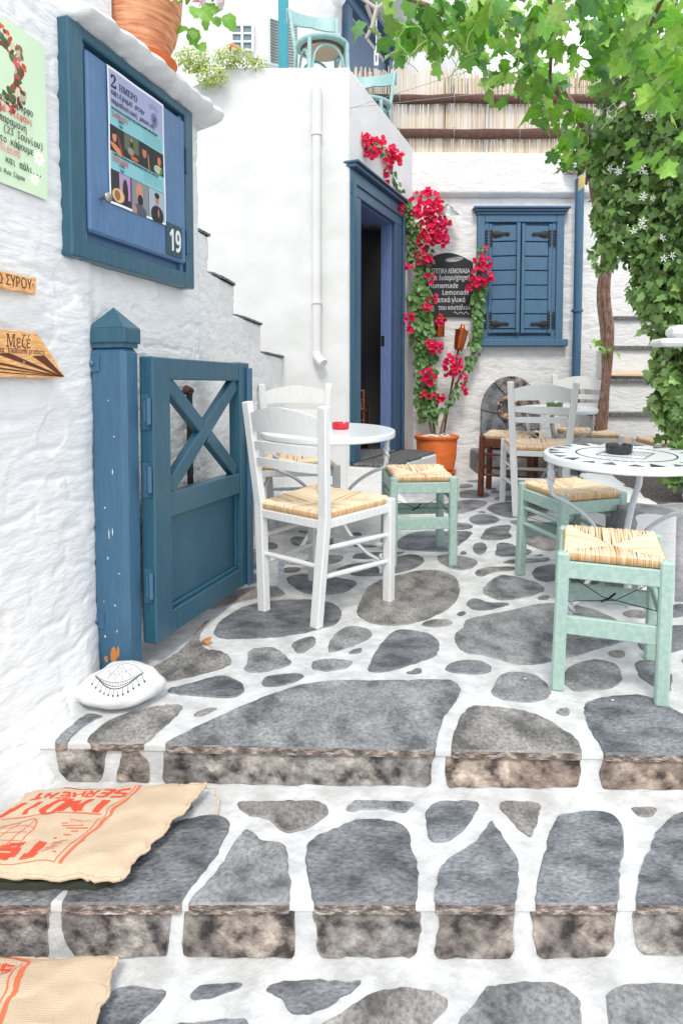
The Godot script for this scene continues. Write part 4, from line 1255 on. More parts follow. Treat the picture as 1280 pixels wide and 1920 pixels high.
	text(s2, "lettering", "Μεζέ", 0.050, T(0.10, 0.040, 0.0156, Basis().scaled(Vector3(0.8, 1, 1))), M.burnt, "Droid Serif")
	text(s2, "lettering", "Τοπικά προϊόντα · traditional products", 0.021, T(0.252, 0.014, 0.0156, Basis().scaled(Vector3(0.78, 1, 1))), M.burnt).mesh.set("horizontal_alignment", HORIZONTAL_ALIGNMENT_RIGHT)
	for e in [[-0.30, -0.012, 0.004, 0.33], [-0.16, 0.0, 0.001, 0.33], [0.06, 0.002, -0.003, 0.33], [0.20, 0.001, -0.008, 0.335], [-0.30, -0.038, -0.026, 0.325]]:
		a = MB.new()
		a.face([Vector3(e[0], e[1], 0.0158), Vector3(e[0] + 0.05, e[1] + 0.004, 0.0158), Vector3(e[3], -0.056, 0.0158), Vector3(e[3] - 0.012, -0.057, 0.0158)], Vector3.BACK)
		part(s2, "burnt_ray", a.done(M.burnt))
	for e in [[0.165, -0.018], [-0.10, -0.052]]:
		part(s2, "screw", one(T(e[0], e[1], 0.017), Vector3(0.008, 0.008, 0.003), 0.001, M.steel))

	# gate post: a square timber with one chamfer, pyramid cap, brackets, hinges left on it
	var gp := thing("gate_post", "square blue timber gate post with pyramid cap against the white wall", "post", Transform3D(wb, Vector3(-0.762, fy(-2.29) - 0.03, -2.305)))
	a = MB.new(); a.bx(-0.040, 0.054, 0.0, 1.155, -0.075, 0.062, 0.016)
	part(gp, "shaft", a.done(M.blue))
	a = MB.new(); a.bx(-0.036, 0.050, 1.1555, 1.170, -0.068, 0.057)
	part(gp, "neck", a.done(M.blue_gate))
	a = MB.new(); a.bx(-0.043, 0.057, 1.1705, 1.222, -0.078, 0.066, 0.004)
	var ap := Vector3(0.007, 1.292, -0.006)
	var bc := [Vector3(-0.041, 1.2215, 0.064), Vector3(0.055, 1.2215, 0.064), Vector3(0.055, 1.2215, -0.076), Vector3(-0.041, 1.2215, -0.076)]
	for k in 4:
		a.face([bc[k], bc[(k + 1) % 4], ap], (bc[k] + bc[(k + 1) % 4]) * 0.5 - Vector3(0, 1.1, -0.006))
	part(gp, "cap", a.done(M.blue_gate))
	for y in [1.075, 0.205]:
		a = MB.new(); a.bx(-0.0448, -0.0405, y, y + 0.055, -0.088, -0.030, 0.0012)
		a.lathe([Vector2(0.011, 0), Vector2(0.011, 0.005), Vector2(0, 0.008)], 6, Transform3D(Basis(Vector3.BACK, PI / 2), Vector3(-0.0448, y + 0.028, -0.058)))
		part(gp, "bracket", a.done(M.blue))
	var chip := func(x: float, y: float, w: float, h: float, m: Material) -> void:
		var c := PackedVector2Array()
		for k in 9:
			var an := TAU * k / 9.0
			c.push_back(Vector2(x + cos(an) * w * R.randf_range(0.5, 1.0), y + sin(an) * h * R.randf_range(0.5, 1.0)))
		part(gp, "bare_patch", slab(c, func(p: Vector2, hh: float) -> Vector3: return Vector3(-0.0404 - hh, p.y, p.x), 0.0004, 0.0008, 0.0002, m, m))
	for e in [[0.004, 0.115, 0.016, 0.034], [0.022, 0.13, 0.007, 0.026], [-0.026, 0.10, 0.010, 0.014]]:
		chip.call(e[0], e[1], e[2], e[3], M.dry_leaf)
	for e in [[0.012, 0.74, 0.002, 0.012], [-0.006, 0.53, 0.0022, 0.022], [0.008, 0.54, 0.002, 0.018], [0.018, 0.20, 0.004, 0.009], [0.012, 0.29, 0.003, 0.004], [-0.03, 0.30, 0.002, 0.003], [-0.02, 0.62, 0.003, 0.004], [0.02, 0.86, 0.0025, 0.004], [-0.012, 0.45, 0.002, 0.006], [0.03, 0.40, 0.003, 0.003], [-0.028, 0.18, 0.004, 0.006], [0.0, 0.98, 0.002, 0.003]]:
		chip.call(e[0], e[1], e[2], e[3], M.chalk)

	# the gate, swung open along the wall
	var gate := thing("garden_gate", "open blue wooden gate with crossed braces over a solid panel", "gate", Transform3D(wb, Vector3(-0.672, 0.118, -2.345)))
	var GW := 0.80
	var GH := 1.003
	var bar := func(nm: String, x0: float, x1: float, y0: float, y1: float, z0: float, z1: float, m: Material, b := 0.004) -> void:
		var g := MB.new(); g.bx(x0, x1, y0, y1, z0, z1, b)
		part(gate, nm, g.done(m))
	bar.call("stile", 0.0, 0.115, 0.0, GH, -0.025, 0.030, M.blue_gate, 0.005)
	bar.call("stile", GW - 0.095, GW, 0.0, GH + 0.003, -0.025, 0.032, M.blue_gate, 0.005)
	bar.call("cover_strip", GW - 0.04, GW + 0.006, -0.004, GH - 0.02, 0.0325, 0.046, M.blue, 0.003)
	bar.call("rail", 0.1155, GW - 0.0955, 0.924, GH - 0.001, -0.024, 0.027, M.blue_gate)
	bar.call("rail", 0.1155, GW - 0.0955, 0.425, 0.515, -0.024, 0.027, M.blue_gate)
	bar.call("rail", 0.1155, GW - 0.0955, 0.0, 0.085, -0.024, 0.027, M.blue_gate)
	bar.call("panel", 0.1155, GW - 0.0955, 0.0855, 0.4245, -0.014, -0.002, M.blue_gate, 0.0)
	for e in [[0.1155, GW - 0.0955, 0.0855, 0.099], [0.1155, 0.127, 0.0995, 0.4245], [GW - 0.107, GW - 0.0955, 0.0995, 0.4245]]:
		bar.call("moulding", e[0], e[1], e[2], e[3], -0.0015, 0.012, M.blue_gate, 0.003)
	var xa := Vector3(0.118, 0.520, 0)
	var xb := Vector3(GW - 0.098, 0.919, 0)
	var dirx := (xb - xa).normalized()
	part(gate, "brace", beam1(xa + dirx * 0.01, xb - dirx * 0.01, 0.060, 0.036, M.blue_gate, 0.004, Vector3(-dirx.y, dirx.x, 0)))
	var ya := Vector3(xa.x, xb.y, 0)
	var yb := Vector3(xb.x, xa.y, 0)
	var diry := (yb - ya).normalized()
	part(gate, "brace", beam1(ya + diry * 0.01, (ya + yb) * 0.5 - diry * 0.036, 0.060, 0.034, M.blue_gate, 0.004, Vector3(-diry.y, diry.x, 0)))
	part(gate, "brace", beam1((ya + yb) * 0.5 + diry * 0.036, yb - diry * 0.01, 0.060, 0.034, M.blue_gate, 0.004, Vector3(-diry.y, diry.x, 0)))
	for y in [0.77, 0.535, 0.165]:
		a = MB.new()
		a.bx(-0.003, 0.0, y - 0.02, y + 0.10, -0.016, 0.014, 0.001)
		a.tube([Vector3(-0.012, y, 0.018), Vector3(-0.012, y + 0.09, 0.018)], 0.009, 10)
		a.bx(-0.03, -0.004, y + 0.01, y + 0.08, 0.010, 0.014, 0.001)
		part(gate, "hinge", a.done(M.blue))

	var hr := thing("iron_bar", "short black iron bar with a rusty top fixed to the wall behind the gate", "bar", on.call(0.59, 0.45, 0.03))
	part(hr, "rod", tube1([Vector3(0, -0.3, 0), Vector3(0, 0.3, 0), Vector3(0, 0.55, 0)], 0.013, M.black_iron, 8))
	part(hr, "clamp", tube1([Vector3(0, 0.545, -0.035), Vector3(0, 0.55, 0.008), Vector3(-0.05, 0.56, 0.012)], 0.014, M.rail_wood, 8))

	# the jar standing on the wall
	var jar := thing("clay_jar", "big weathered terracotta jar on its saucer above the hood", "plant pot", T(-0.766, 2.19, -2.62))
	a = MB.new()
	a.lathe([Vector2(0.0, 0.02), Vector2(0.085, 0.02), Vector2(0.11, 0.05), Vector2(0.145, 0.12), Vector2(0.165, 0.20), Vector2(0.172, 0.28), Vector2(0.168, 0.36), Vector2(0.15, 0.42), Vector2(0.165, 0.44), Vector2(0.165, 0.465), Vector2(0.145, 0.465), Vector2(0.14, 0.43), Vector2(0.0, 0.42)], 56)
	part(jar, "body", a.done(M.old_clay))
	a = MB.new()
	a.lathe([Vector2(0, 0), Vector2(0.115, 0), Vector2(0.15, 0.035), Vector2(0.143, 0.04), Vector2(0.11, 0.012), Vector2(0, 0.012)], 48)
	part(jar, "saucer", a.done(M.terracotta))


func white_house() -> void:
	var o := thing("white_house", "smooth white house with a blue framed doorway and a roof terrace", "house")
	masonry(o, "front_wall", Vector3(-2.6, 0, -4.95), Vector3.RIGHT, 0.0, 2.655, 0.0, func(s: float) -> float: return 3.265 + 0.012 * (2.65 - s) - 0.5 * smoothstep(1.82, 1.5, s) * 0.3, 0.22, 0.03, 0.22, 5.0, M.plaster_smooth, null, 90.0)
	var xd := Vector3(0.3959, 0, -0.9183)
	var og := Vector3(0.052, 0, -4.952)
	var wb := Basis(xd, Vector3.UP, xd.cross(Vector3.UP))
	var tp := func(s: float) -> float: return 3.262 - 0.055 * s
	masonry(o, "door_wall", og, xd, -0.004, 1.62, 2.50, tp, 0.10, 0.022, 0.25, 7.0, M.plaster_smooth, null, 90.0)
	masonry(o, "door_wall", og, xd, 1.02, 1.62, 0.0, func(_s: float) -> float: return 2.50, 0.09, 0.022, 0.25, 8.0, M.plaster_smooth, null, 90.0)
	masonry(o, "door_wall", og, xd, -0.004, 0.06, 0.0, func(_s: float) -> float: return 2.50, 0.24, 0.015, 0.2, 8.0, M.plaster_smooth, null, 90.0)
	masonry(o, "door_wall", og, xd, 0.06, 1.10, 0.0, func(_s: float) -> float: return 0.46, 0.24, 0.022, 0.25, 8.0, M.plaster_smooth, null, 90.0)
	# the dark room seen through the door
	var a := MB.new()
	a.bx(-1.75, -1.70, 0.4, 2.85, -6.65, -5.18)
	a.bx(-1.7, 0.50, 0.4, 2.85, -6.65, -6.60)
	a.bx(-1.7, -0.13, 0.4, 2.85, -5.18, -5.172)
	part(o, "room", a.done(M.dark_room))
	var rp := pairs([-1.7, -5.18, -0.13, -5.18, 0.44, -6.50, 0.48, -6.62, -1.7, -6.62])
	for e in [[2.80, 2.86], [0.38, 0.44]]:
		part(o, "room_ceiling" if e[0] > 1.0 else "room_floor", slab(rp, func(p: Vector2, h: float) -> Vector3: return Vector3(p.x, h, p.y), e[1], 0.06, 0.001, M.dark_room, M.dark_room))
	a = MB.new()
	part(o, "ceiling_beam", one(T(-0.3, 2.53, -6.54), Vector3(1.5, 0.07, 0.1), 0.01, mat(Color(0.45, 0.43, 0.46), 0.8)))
	# steps before the door
	var dl := func(s: float, n: float) -> Vector2:
		var p := og + xd * s + wb.z * n
		return Vector2(p.x, p.z)
	a = MB.new()
	var lp := PackedVector2Array([dl.call(-0.02, 0.0), dl.call(-0.02, 0.30), dl.call(1.27, 0.34), dl.call(1.27, 0.0)])
	part(o, "door_step", slab(lp, func(p: Vector2, h: float) -> Vector3: return Vector3(p.x, 0.435 + h, p.y), 0.0, 0.6, 0.012, M.plaster, M.plaster))
	for e in [[0.0, 0.42], [0.44, 0.80], [0.82, 1.24]]:
		var sp := rounded(PackedVector2Array([dl.call(e[0], 0.02), dl.call(e[0] + 0.01, 0.31), dl.call(e[1] - 0.01, 0.325), dl.call(e[1], 0.02)]), 99.0, 0.02)
		part(o, "step_slate", slab(sp, func(p: Vector2, h: float) -> Vector3: return Vector3(p.x, 0.436 + h, p.y), 0.024, 0.024, 0.003, M.slate_cap, M.slate_cap))
	part(o, "lower_step", slab(rounded(pairs([-0.46, -5.0, -0.47, -4.25, -0.2, -4.12, 0.33, -4.10, 0.45, -4.35, 0.42, -5.1]), 99.0, 0.05), func(p: Vector2, h: float) -> Vector3: return Vector3(p.x, 0.255 + h, p.y), 0.0, 0.3, 0.015, M.plaster, M.plaster))

	var door := thing("door_frame", "blue moulded door frame of the open dark doorway", "door frame", Transform3D(wb, og))
	var pc := func(nm: String, x0: float, x1: float, y0: float, y1: float, z0: float, z1: float, m: Material, b := 0.005) -> void:
		var g := MB.new(); g.bx(x0, x1, y0, y1, z0, z1, b)
		part(door, nm, g.done(m))
	pc.call("jamb", 0.012, 0.185, 0.462, 2.395, -0.10, 0.022, M.blue)
	pc.call("jamb_moulding", 0.008, 0.05, 0.462, 2.50, 0.0225, 0.042, M.blue_gate)
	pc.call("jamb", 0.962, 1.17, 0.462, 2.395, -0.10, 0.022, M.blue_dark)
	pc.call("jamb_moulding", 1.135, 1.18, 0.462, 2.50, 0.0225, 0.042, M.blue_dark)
	pc.call("header", 0.012, 1.17, 2.3955, 2.575, -0.10, 0.022, M.blue)
	pc.call("header_moulding", 0.0505, 1.1345, 2.47, 2.50, 0.0225, 0.036, M.blue_gate)
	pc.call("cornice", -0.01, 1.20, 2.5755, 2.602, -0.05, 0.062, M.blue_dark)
	pc.call("cornice", -0.018, 1.21, 2.6025, 2.622, -0.05, 0.082, M.blue_gate)
	pc.call("reveal", 0.955, 0.9615, 0.462, 2.395, -0.105, -0.012, M.blue_violet, 0.002)
	pc.call("reveal", 0.1855, 0.192, 0.462, 2.395, -0.24, -0.012, M.blue, 0.002)
	pc.call("reveal", 0.1925, 0.9545, 2.388, 2.395, -0.24, -0.012, M.blue_violet, 0.002)
	pc.call("threshold", 0.1855, 0.9615, 0.4625, 0.475, -0.24, 0.03, M.slate_cap, 0.003)
	pc.call("strike_plate", 0.9525, 0.9548, 1.36, 1.45, -0.10, -0.07, M.black_iron, 0.001)
	for e in [[-0.28, 0.83], [-0.25, 0.645]]:
		var l := thing("lantern", "small golden %s lantern standing on a shelf in the dark doorway" % ("upper" if e[1] > 0.8 else "lower"), "lantern", T(0.165, e[1] - 0.02, -6.33), "lanterns in the doorway")
		a = MB.new()
		for s in [[-1, -1], [1, -1], [1, 1], [-1, 1]]:
			a.bx(s[0] * 0.04 - 0.005, s[0] * 0.04 + 0.005, 0.0, 0.17, s[1] * 0.04 - 0.005, s[1] * 0.04 + 0.005)
		a.bx(-0.047, 0.047, 0.165, 0.178, -0.047, 0.047); a.bx(-0.047, 0.047, 0.0, 0.012, -0.047, 0.047); a.bx(-0.044, 0.044, 0.08, 0.088, -0.044, 0.044)
		part(l, "frame", a.done(M.copper))
		part(l, "candle", rod(Vector3(0, 0.013, 0), Vector3(0, 0.075, 0), 0.02, M.chalk))
	var sh := thing("wooden_shelf", "dark wooden shelf with two boards just inside the doorway", "shelf", T(0.10, 0.44, -6.35))
	for y in [0.176, 0.361]:
		part(sh, "board", one(T(0, y, 0), Vector3(0.28, 0.018, 0.22), 0.003, M.brown_wood))
	for s in [-1, 1]:
		part(sh, "side", one(T(s * 0.15, 0.2, 0), Vector3(0.016, 0.4, 0.22), 0.003, M.brown_wood))

	var dp := thing("drain_pipe", "white painted drain pipe on the smooth house front ending in an elbow", "pipe", T(-0.176, 0, -4.95))
	part(dp, "pipe", tube1([Vector3(0, 2.84, 0.032), Vector3(0, 1.26, 0.032)], 0.031, M.plaster_smooth, 16))
	part(dp, "pipe", tube1([Vector3(0, 3.12, 0.03), Vector3(0, 2.80, 0.03)], 0.036, M.plaster_smooth, 16))
	part(dp, "elbow", tube1([Vector3(0, 1.265, 0.032), Vector3(0, 1.235, 0.036), Vector3(0.022, 1.205, 0.06), Vector3(0.048, 1.18, 0.085)], 0.0335, M.plaster_smooth, 16))
	for y in [2.80, 1.62]:
		part(dp, "collar", tube1([Vector3(0, y - 0.012, 0.032), Vector3(0, y + 0.012, 0.032)], 0.039, M.plaster_smooth, 16))


func back_wall() -> void:
	var w := thing("courtyard_wall", "whitewashed back wall of the courtyard with a thicker upper band", "wall")
	masonry(w, "wall_face", Vector3(0.6, 0, -6.4), Vector3.RIGHT, 0.0, 2.75, 0.0, func(_s: float) -> float: return 2.80, 0.3, 0.013, 0.5, 12.0, M.plaster, null, 0.12)
	masonry(w, "upper_band", Vector3(0.58, 0, -6.33), Vector3.RIGHT, 0.0, 2.75, 2.755, func(s: float) -> float: return 3.14 + 0.01 * sin(s * 4.0), 0.4, 0.014, 0.4, 15.0, M.plaster, func(s: float, y: float) -> float: return -0.06 * exp(-pow((y - 2.75) / 0.02, 2.0)) + 0.004 * nz(s * 6.0, y))
	var a := MB.new()
	a.lathe([Vector2(0.0, -0.10), Vector2(0.09, -0.10), Vector2(0.105, -0.04), Vector2(0.11, 0.03), Vector2(0.09, 0.09), Vector2(0.04, 0.12), Vector2(0, 0.125)], 28, T(2.11, 3.05, -6.30))
	part(w, "wall_knob", a.done(M.plaster_smooth))
	# arched patch of dark rubble left bare, with a stone bench under it
	var arch := thing("stone_niche", "arched patch of bare dark stones in the white wall", "niche", T(1.575, 0.42, -6.392))
	var ol := PackedVector2Array()
	ol.push_back(Vector2(-0.275, -0.1))
	for k in 21:
		var an := PI - PI * k / 20.0
		ol.push_back(Vector2(cos(an) * 0.275, 0.36 + sin(an) * 0.335))
	ol.push_back(Vector2(0.275, -0.1))
	part(arch, "bed", slab(ol, func(p: Vector2, h: float) -> Vector3: return Vector3(p.x, p.y, h), 0.022, 0.06, 0.004, M.slate2, M.slate2))
	var seeds := [Vector2(-0.2, 0.0), Vector2(-0.16, 0.24), Vector2(-0.12, 0.45), Vector2(0.02, 0.58), Vector2(0.16, 0.5), Vector2(0.2, 0.3), Vector2(0.02, 0.33), Vector2(0.05, 0.12), Vector2(0.21, 0.08), Vector2(-0.06, 0.0), Vector2(0.1, -0.04)]
	for i in seeds.size():
		var cell := PackedVector2Array([Vector2(-1, -1), Vector2(1, -1), Vector2(1, 1), Vector2(-1, 1)])
		for j in seeds.size():
			if i != j:
				var mid: Vector2 = (seeds[i] + seeds[j]) * 0.5
				var nn: Vector2 = (seeds[j] - seeds[i]).normalized()
				var tt := nn.orthogonal()
				var half := PackedVector2Array([mid + tt * 4.0, mid - tt * 4.0, mid - tt * 4.0 - nn * 8.0, mid + tt * 4.0 - nn * 8.0])
				var got := Geometry2D.intersect_polygons(cell, half)
				if got.size():
					cell = got[0]
		var shr := Geometry2D.offset_polygon(cell, -0.004)
		if shr.is_empty():
			continue
		var cut := Geometry2D.intersect_polygons(shr[0], ol)
		if cut.size():
			var m: Material = M.riser2 if i in [0, 4] else M["slate%d" % [2, 0, 2, 1][i % 4]] if i % 3 else M.riser1
			part(arch, "stone", slab(rounded(cut[0], 99.0, 0.02), func(p: Vector2, h: float) -> Vector3: return Vector3(p.x, p.y, 0.024 + h), 0.012 + 0.006 * sin(i * 2.0), 0.016, 0.004, m, m))
	var bench := thing("stone_ledge", "low grey stone ledge along the foot of the back wall", "ledge", T(1.2, 0.18, -6.1))
	for e in [[0.0, 0.28, 0.26], [0.285, 0.62, 0.24], [0.625, 1.0, 0.25]]:
		part(bench, "block", slab(rounded(pairs([e[0], -0.3, e[0] + 0.005, 0.2, e[1] - 0.005, 0.21, e[1], -0.3]), 99.0, 0.03), func(p: Vector2, h: float) -> Vector3: return Vector3(p.x, h, p.y), e[2], 0.3, 0.012, M.slate0, M.slate0))
	part(bench, "mortar_foot", one(T(0.5, 0.03, -0.03), Vector3(1.06, 0.07, 0.52), 0.02, M.plaster))

	# the shuttered window
	var win := thing("shuttered_window", "blue wooden window with two closed planked shutters", "window", T(1.645, 1.39, -6.384))
	var pc := func(nm: String, x0: float, x1: float, y0: float, y1: float, z0: float, z1: float, m: Material, b := 0.004) -> MeshInstance3D:
		var g := MB.new(); g.bx(x0, x1, y0, y1, z0, z1, b)
		return part(win, nm, g.done(m))
	pc.call("frame_stile", -0.398, -0.330, 0.066, 1.200, -0.05, 0.035, M.blue_window)
	pc.call("frame_stile", 0.330, 0.398, 0.066, 1.200, -0.05, 0.035, M.blue_window)
	pc.call("frame_rail", -0.3295, 0.3295, 1.135, 1.200, -0.05, 0.034, M.blue_window)
	pc.call("frame_rail", -0.3295, 0.3295, 0.066, 0.09, -0.05, 0.034, M.blue_window)
	pc.call("inner_stile", -0.3295, -0.290, 0.09, 1.1345, -0.05, 0.020, M.blue_window)
	pc.call("inner_stile", 0.290, 0.3295, 0.09, 1.1345, -0.05, 0.020, M.blue_window)
	pc.call("backing", -0.2895, 0.2895, 0.09, 1.1345, -0.05, -0.005, M.blue_dark, 0.0)
	pc.call("sill", -0.435, 0.440, -0.002, 0.0655, -0.05, 0.070, M.blue_window, 0.008)
	for e in [[1.2005, 1.225, 0.050, 0.408], [1.2255, 1.248, 0.068, 0.425], [1.2485, 1.270, 0.088, 0.442]]:
		pc.call("cornice", -e[3], e[3], e[0], e[1], -0.05, e[2], M.blue_window, 0.006)
	for s in [-1, 1]:
		var leaf := Node3D.new()
		leaf.name = "shutter"
		leaf.transform = T(s * 0.288, 0.12, 0.0, Basis(Vector3.UP, s * (0.16 if s < 0 else 0.05)))
		win.add_child(leaf, true)
		var sp := func(nm: String, x0: float, x1: float, y0: float, y1: float, z0: float, z1: float, m: Material, b := 0.003) -> void:
			var g := MB.new(); g.bx(-s * x0, -s * x1, y0, y1, z0, z1, b)
			part(leaf, nm, g.done(m))
		sp.call("stile", 0.0, 0.030, 0.0, 1.0, 0.0, 0.026, M.blue_window)
		sp.call("stile", 0.250, 0.282, 0.0, 1.002, 0.0, 0.036 if s < 0 else 0.026, M.blue_window)
		var y := 0.002
		for hgt in [0.042, 0.138, 0.132, 0.132, 0.134, 0.130, 0.132, 0.150]:
			sp.call("plank", 0.0305, 0.2495, y, y + hgt - 0.0085, -0.004, 0.017 + 0.003 * sin(y * 40.0), M.blue_window, 0.004)
			y += hgt
		for yy in [0.085, 0.905]:
			var up := 1.0 if yy < 0.5 else -1.0
			var g := MB.new()
			var xs := func(x: float) -> float: return -s * x
			for cx in [-0.022, 0.022]:
				for k in 5:
					g.lathe([Vector2(0, 0), Vector2(0.013, 0.0005), Vector2(0.011, 0.005), Vector2(0, 0.0055)], 8, Transform3D(Basis(Vector3.RIGHT, PI / 2), Vector3(xs.call(cx), yy + up * (-0.03 + k * 0.028), 0.0285)))
				g.bx(xs.call(cx) - 0.010, xs.call(cx) + 0.010, yy - 0.04 if up > 0 else yy - 0.105, yy + 0.105 if up > 0 else yy + 0.04, 0.0265, 0.030, 0.001)
				g.face([Vector3(xs.call(cx) - 0.010, yy + up * 0.10, 0.0300), Vector3(xs.call(cx) + 0.010, yy + up * 0.10, 0.0300), Vector3(xs.call(cx), yy + up * 0.128, 0.0300)], Vector3.BACK)
			g.bx(xs.call(0.02), xs.call(0.172), yy - 0.014, yy + 0.014, 0.0262, 0.0295, 0.001)
			for k in 3:
				g.lathe([Vector2(0, 0), Vector2([0.033, 0.024, 0.017][k], 0.0005), Vector2([0.029, 0.021, 0.014][k], 0.005), Vector2(0, 0.007)], 10, Transform3D(Basis(Vector3.RIGHT, PI / 2), Vector3(xs.call([0.066, 0.10, 0.172][k]), yy, 0.028)))
			part(leaf, "strap_hinge", g.done(M.black_iron))

	var pipe := thing("down_pipe", "blue painted down pipe on the back wall right of the window", "pipe", T(2.153, 0, -6.30))
	part(pipe, "pipe", tube1([Vector3(0.01, 2.90, -0.01), Vector3(0.006, 1.7, 0), Vector3(0, 0.80, 0)], 0.039, M.blue, 18))
	part(pipe, "outlet", tube1([Vector3(0, 0.80, 0), Vector3(0, 0.765, 0)], 0.033, M.rail_wood, 16))
	part(pipe, "bracket", tube1([Vector3(0.003, 1.70, 0), Vector3(0.003, 1.722, 0)], 0.052, M.blue, 18))

	var bd := thing("chalkboard", "black chalkboard with handwritten lemonade menu hanging by the window", "chalkboard", T(0.978, 1.93, -6.385))
	var po := PackedVector2Array([Vector2(-0.235, -0.262), Vector2(0.235, -0.27), Vector2(0.235, 0.225)])
	for k in 15:
		var u := 1.0 - 2.0 * k / 14.0
		po.push_back(Vector2(0.22 * u, 0.245 + 0.075 * pow(maxf(0.0, 1.0 - u * u), 1.3)))
	po.push_back(Vector2(-0.235, 0.235))
	var hole := PackedVector2Array()
	for k in 12:
		var an := TAU * k / 12.0
		hole.push_back(Vector2(0.06 + cos(an) * 0.085, 0.262 + sin(an) * 0.024 + 0.008 * cos(an)))
	var ring := Geometry2D.clip_polygons(po, PackedVector2Array([Vector2(-0.3, 0.2), Vector2(0.06, 0.2), Vector2(0.06, 0.5), Vector2(-0.3, 0.5)]))
	var left := Geometry2D.intersect_polygons(po, PackedVector2Array([Vector2(-0.3, 0.2), Vector2(0.06, 0.2), Vector2(0.06, 0.5), Vector2(-0.3, 0.5)]))
	for half in [ring[0], left[0]]:
		var cut := Geometry2D.clip_polygons(half, hole)
		part(bd, "slate_board" if half == ring[0] else "handle", slab(cut[0], func(p: Vector2, h: float) -> Vector3: return Vector3(p.x, p.y, h), 0.016, 0.016, 0.002, M.board, M.board))
	for e in [["ΣΠΙΤΙΚΗ ΛΕΜΟNΑΔΑ", 0.205, 0.155, 0.062, 0.62], ["με δυόσμο/ginger!", 0.205, 0.095, 0.066, 0.62], ["Homemade", 0.10, 0.020, 0.062, 0.85], ["Lemonade", 0.200, -0.042, 0.062, 0.85], ["Σπιτικά γλυκά", 0.165, -0.108, 0.064, 0.74], ["του κουταλιού", 0.220, -0.178, 0.062, 0.74]]:
		text(bd, "chalk_lettering", e[0], e[3], T(e[1], e[2], 0.0166, Basis(Vector3.BACK, 0.01).scaled_local(Vector3(e[4], 1, 1))), M.chalk).mesh.set("horizontal_alignment", HORIZONTAL_ALIGNMENT_RIGHT)
	var sq := []
	for k in 25:
		sq.push_back(Vector3(0.06 + k * 0.006, -0.232 + 0.010 * sin(k * 0.75), 0.0168))
	part(bd, "chalk_squiggle", tube1(sq, 0.0022, M.chalk, 5, 0.3))

	var lm := thing("wall_lamp", "small grey metal wall lamp above the chalkboard", "lamp", T(0.955, 2.56, -6.38))
	a = MB.new()
	a.lathe([Vector2(0.105, 0.0), Vector2(0.10, 0.012), Vector2(0.05, 0.05), Vector2(0.035, 0.075), Vector2(0.02, 0.085), Vector2(0, 0.087)], 28, T(0, 0, 0.14, Basis(Vector3.RIGHT, 0.25)))
	part(lm, "shade", a.done(M.steel))
	part(lm, "arm", tube1([Vector3(0, 0.05, -0.01), Vector3(0, 0.11, 0.05), Vector3(0, 0.085, 0.14)], 0.012, M.steel, 10))

	var fence := thing("reed_fence", "straw coloured reed screen with two wooden rails above the back wall", "fence", T(0, 3.14, -6.46))
	a = MB.new()
	var q := RandomNumberGenerator.new()
	q.seed = 3
	var x := -0.05
	while x < 2.75:
		var top := 0.80 + q.randf_range(-0.05, 0.03)
		var r := q.randf_range(0.0032, 0.0052)
		var k := q.randf()
		a.col = Color(0.80, 0.71, 0.58).lerp(Color(0.56, 0.44, 0.30), k * k)
		var u := nz(x * 3.0, 1.0, 8.0)
		if u > 0.35 and q.randf() < 0.5:
			a.col = Color(0.22, 0.25, 0.28)
		elif u < -0.4 and q.randf() < 0.4:
			a.col = Color(0.62, 0.30, 0.16)
		var lean := q.randf_range(-0.008, 0.008)
		a.tube([Vector3(x, -0.02, q.randf_range(-0.006, 0.006)), Vector3(x + lean, 0.4, q.randf_range(-0.008, 0.008)), Vector3(x + lean * 2.0, top, q.randf_range(-0.006, 0.006))], r, 5, 1.0, Vector3.RIGHT)
		x += r * 1.85
	stuff(part(fence, "reed_screen", a.done(M.reed)))
	for e in [[0.20, 0.045], [0.515, 0.043]]:
		var pts := []
		var rr := []
		for k in 14:
			pts.push_back(Vector3(0.30 + k * 0.17, e[0] + 0.008 * nz(k * 0.6, e[0] * 9.0), 0.045))
			rr.push_back(e[1] * (1.0 + 0.18 * nz(k * 0.9, e[0] * 5.0, 2.0)))
		part(fence, "rail", tube1(pts, rr, M.rail_wood, 10, 0.8))
		for tx in [0.52, 1.02, 1.62]:
			part(fence, "tie", tube1([Vector3(tx, e[0] + 0.06, 0.02), Vector3(tx + 0.004, e[0] + 0.045, 0.088), Vector3(tx + 0.012, e[0] - 0.042, 0.086), Vector3(tx + 0.02, e[0] - 0.06, 0.02)], 0.003, M.steel, 5))


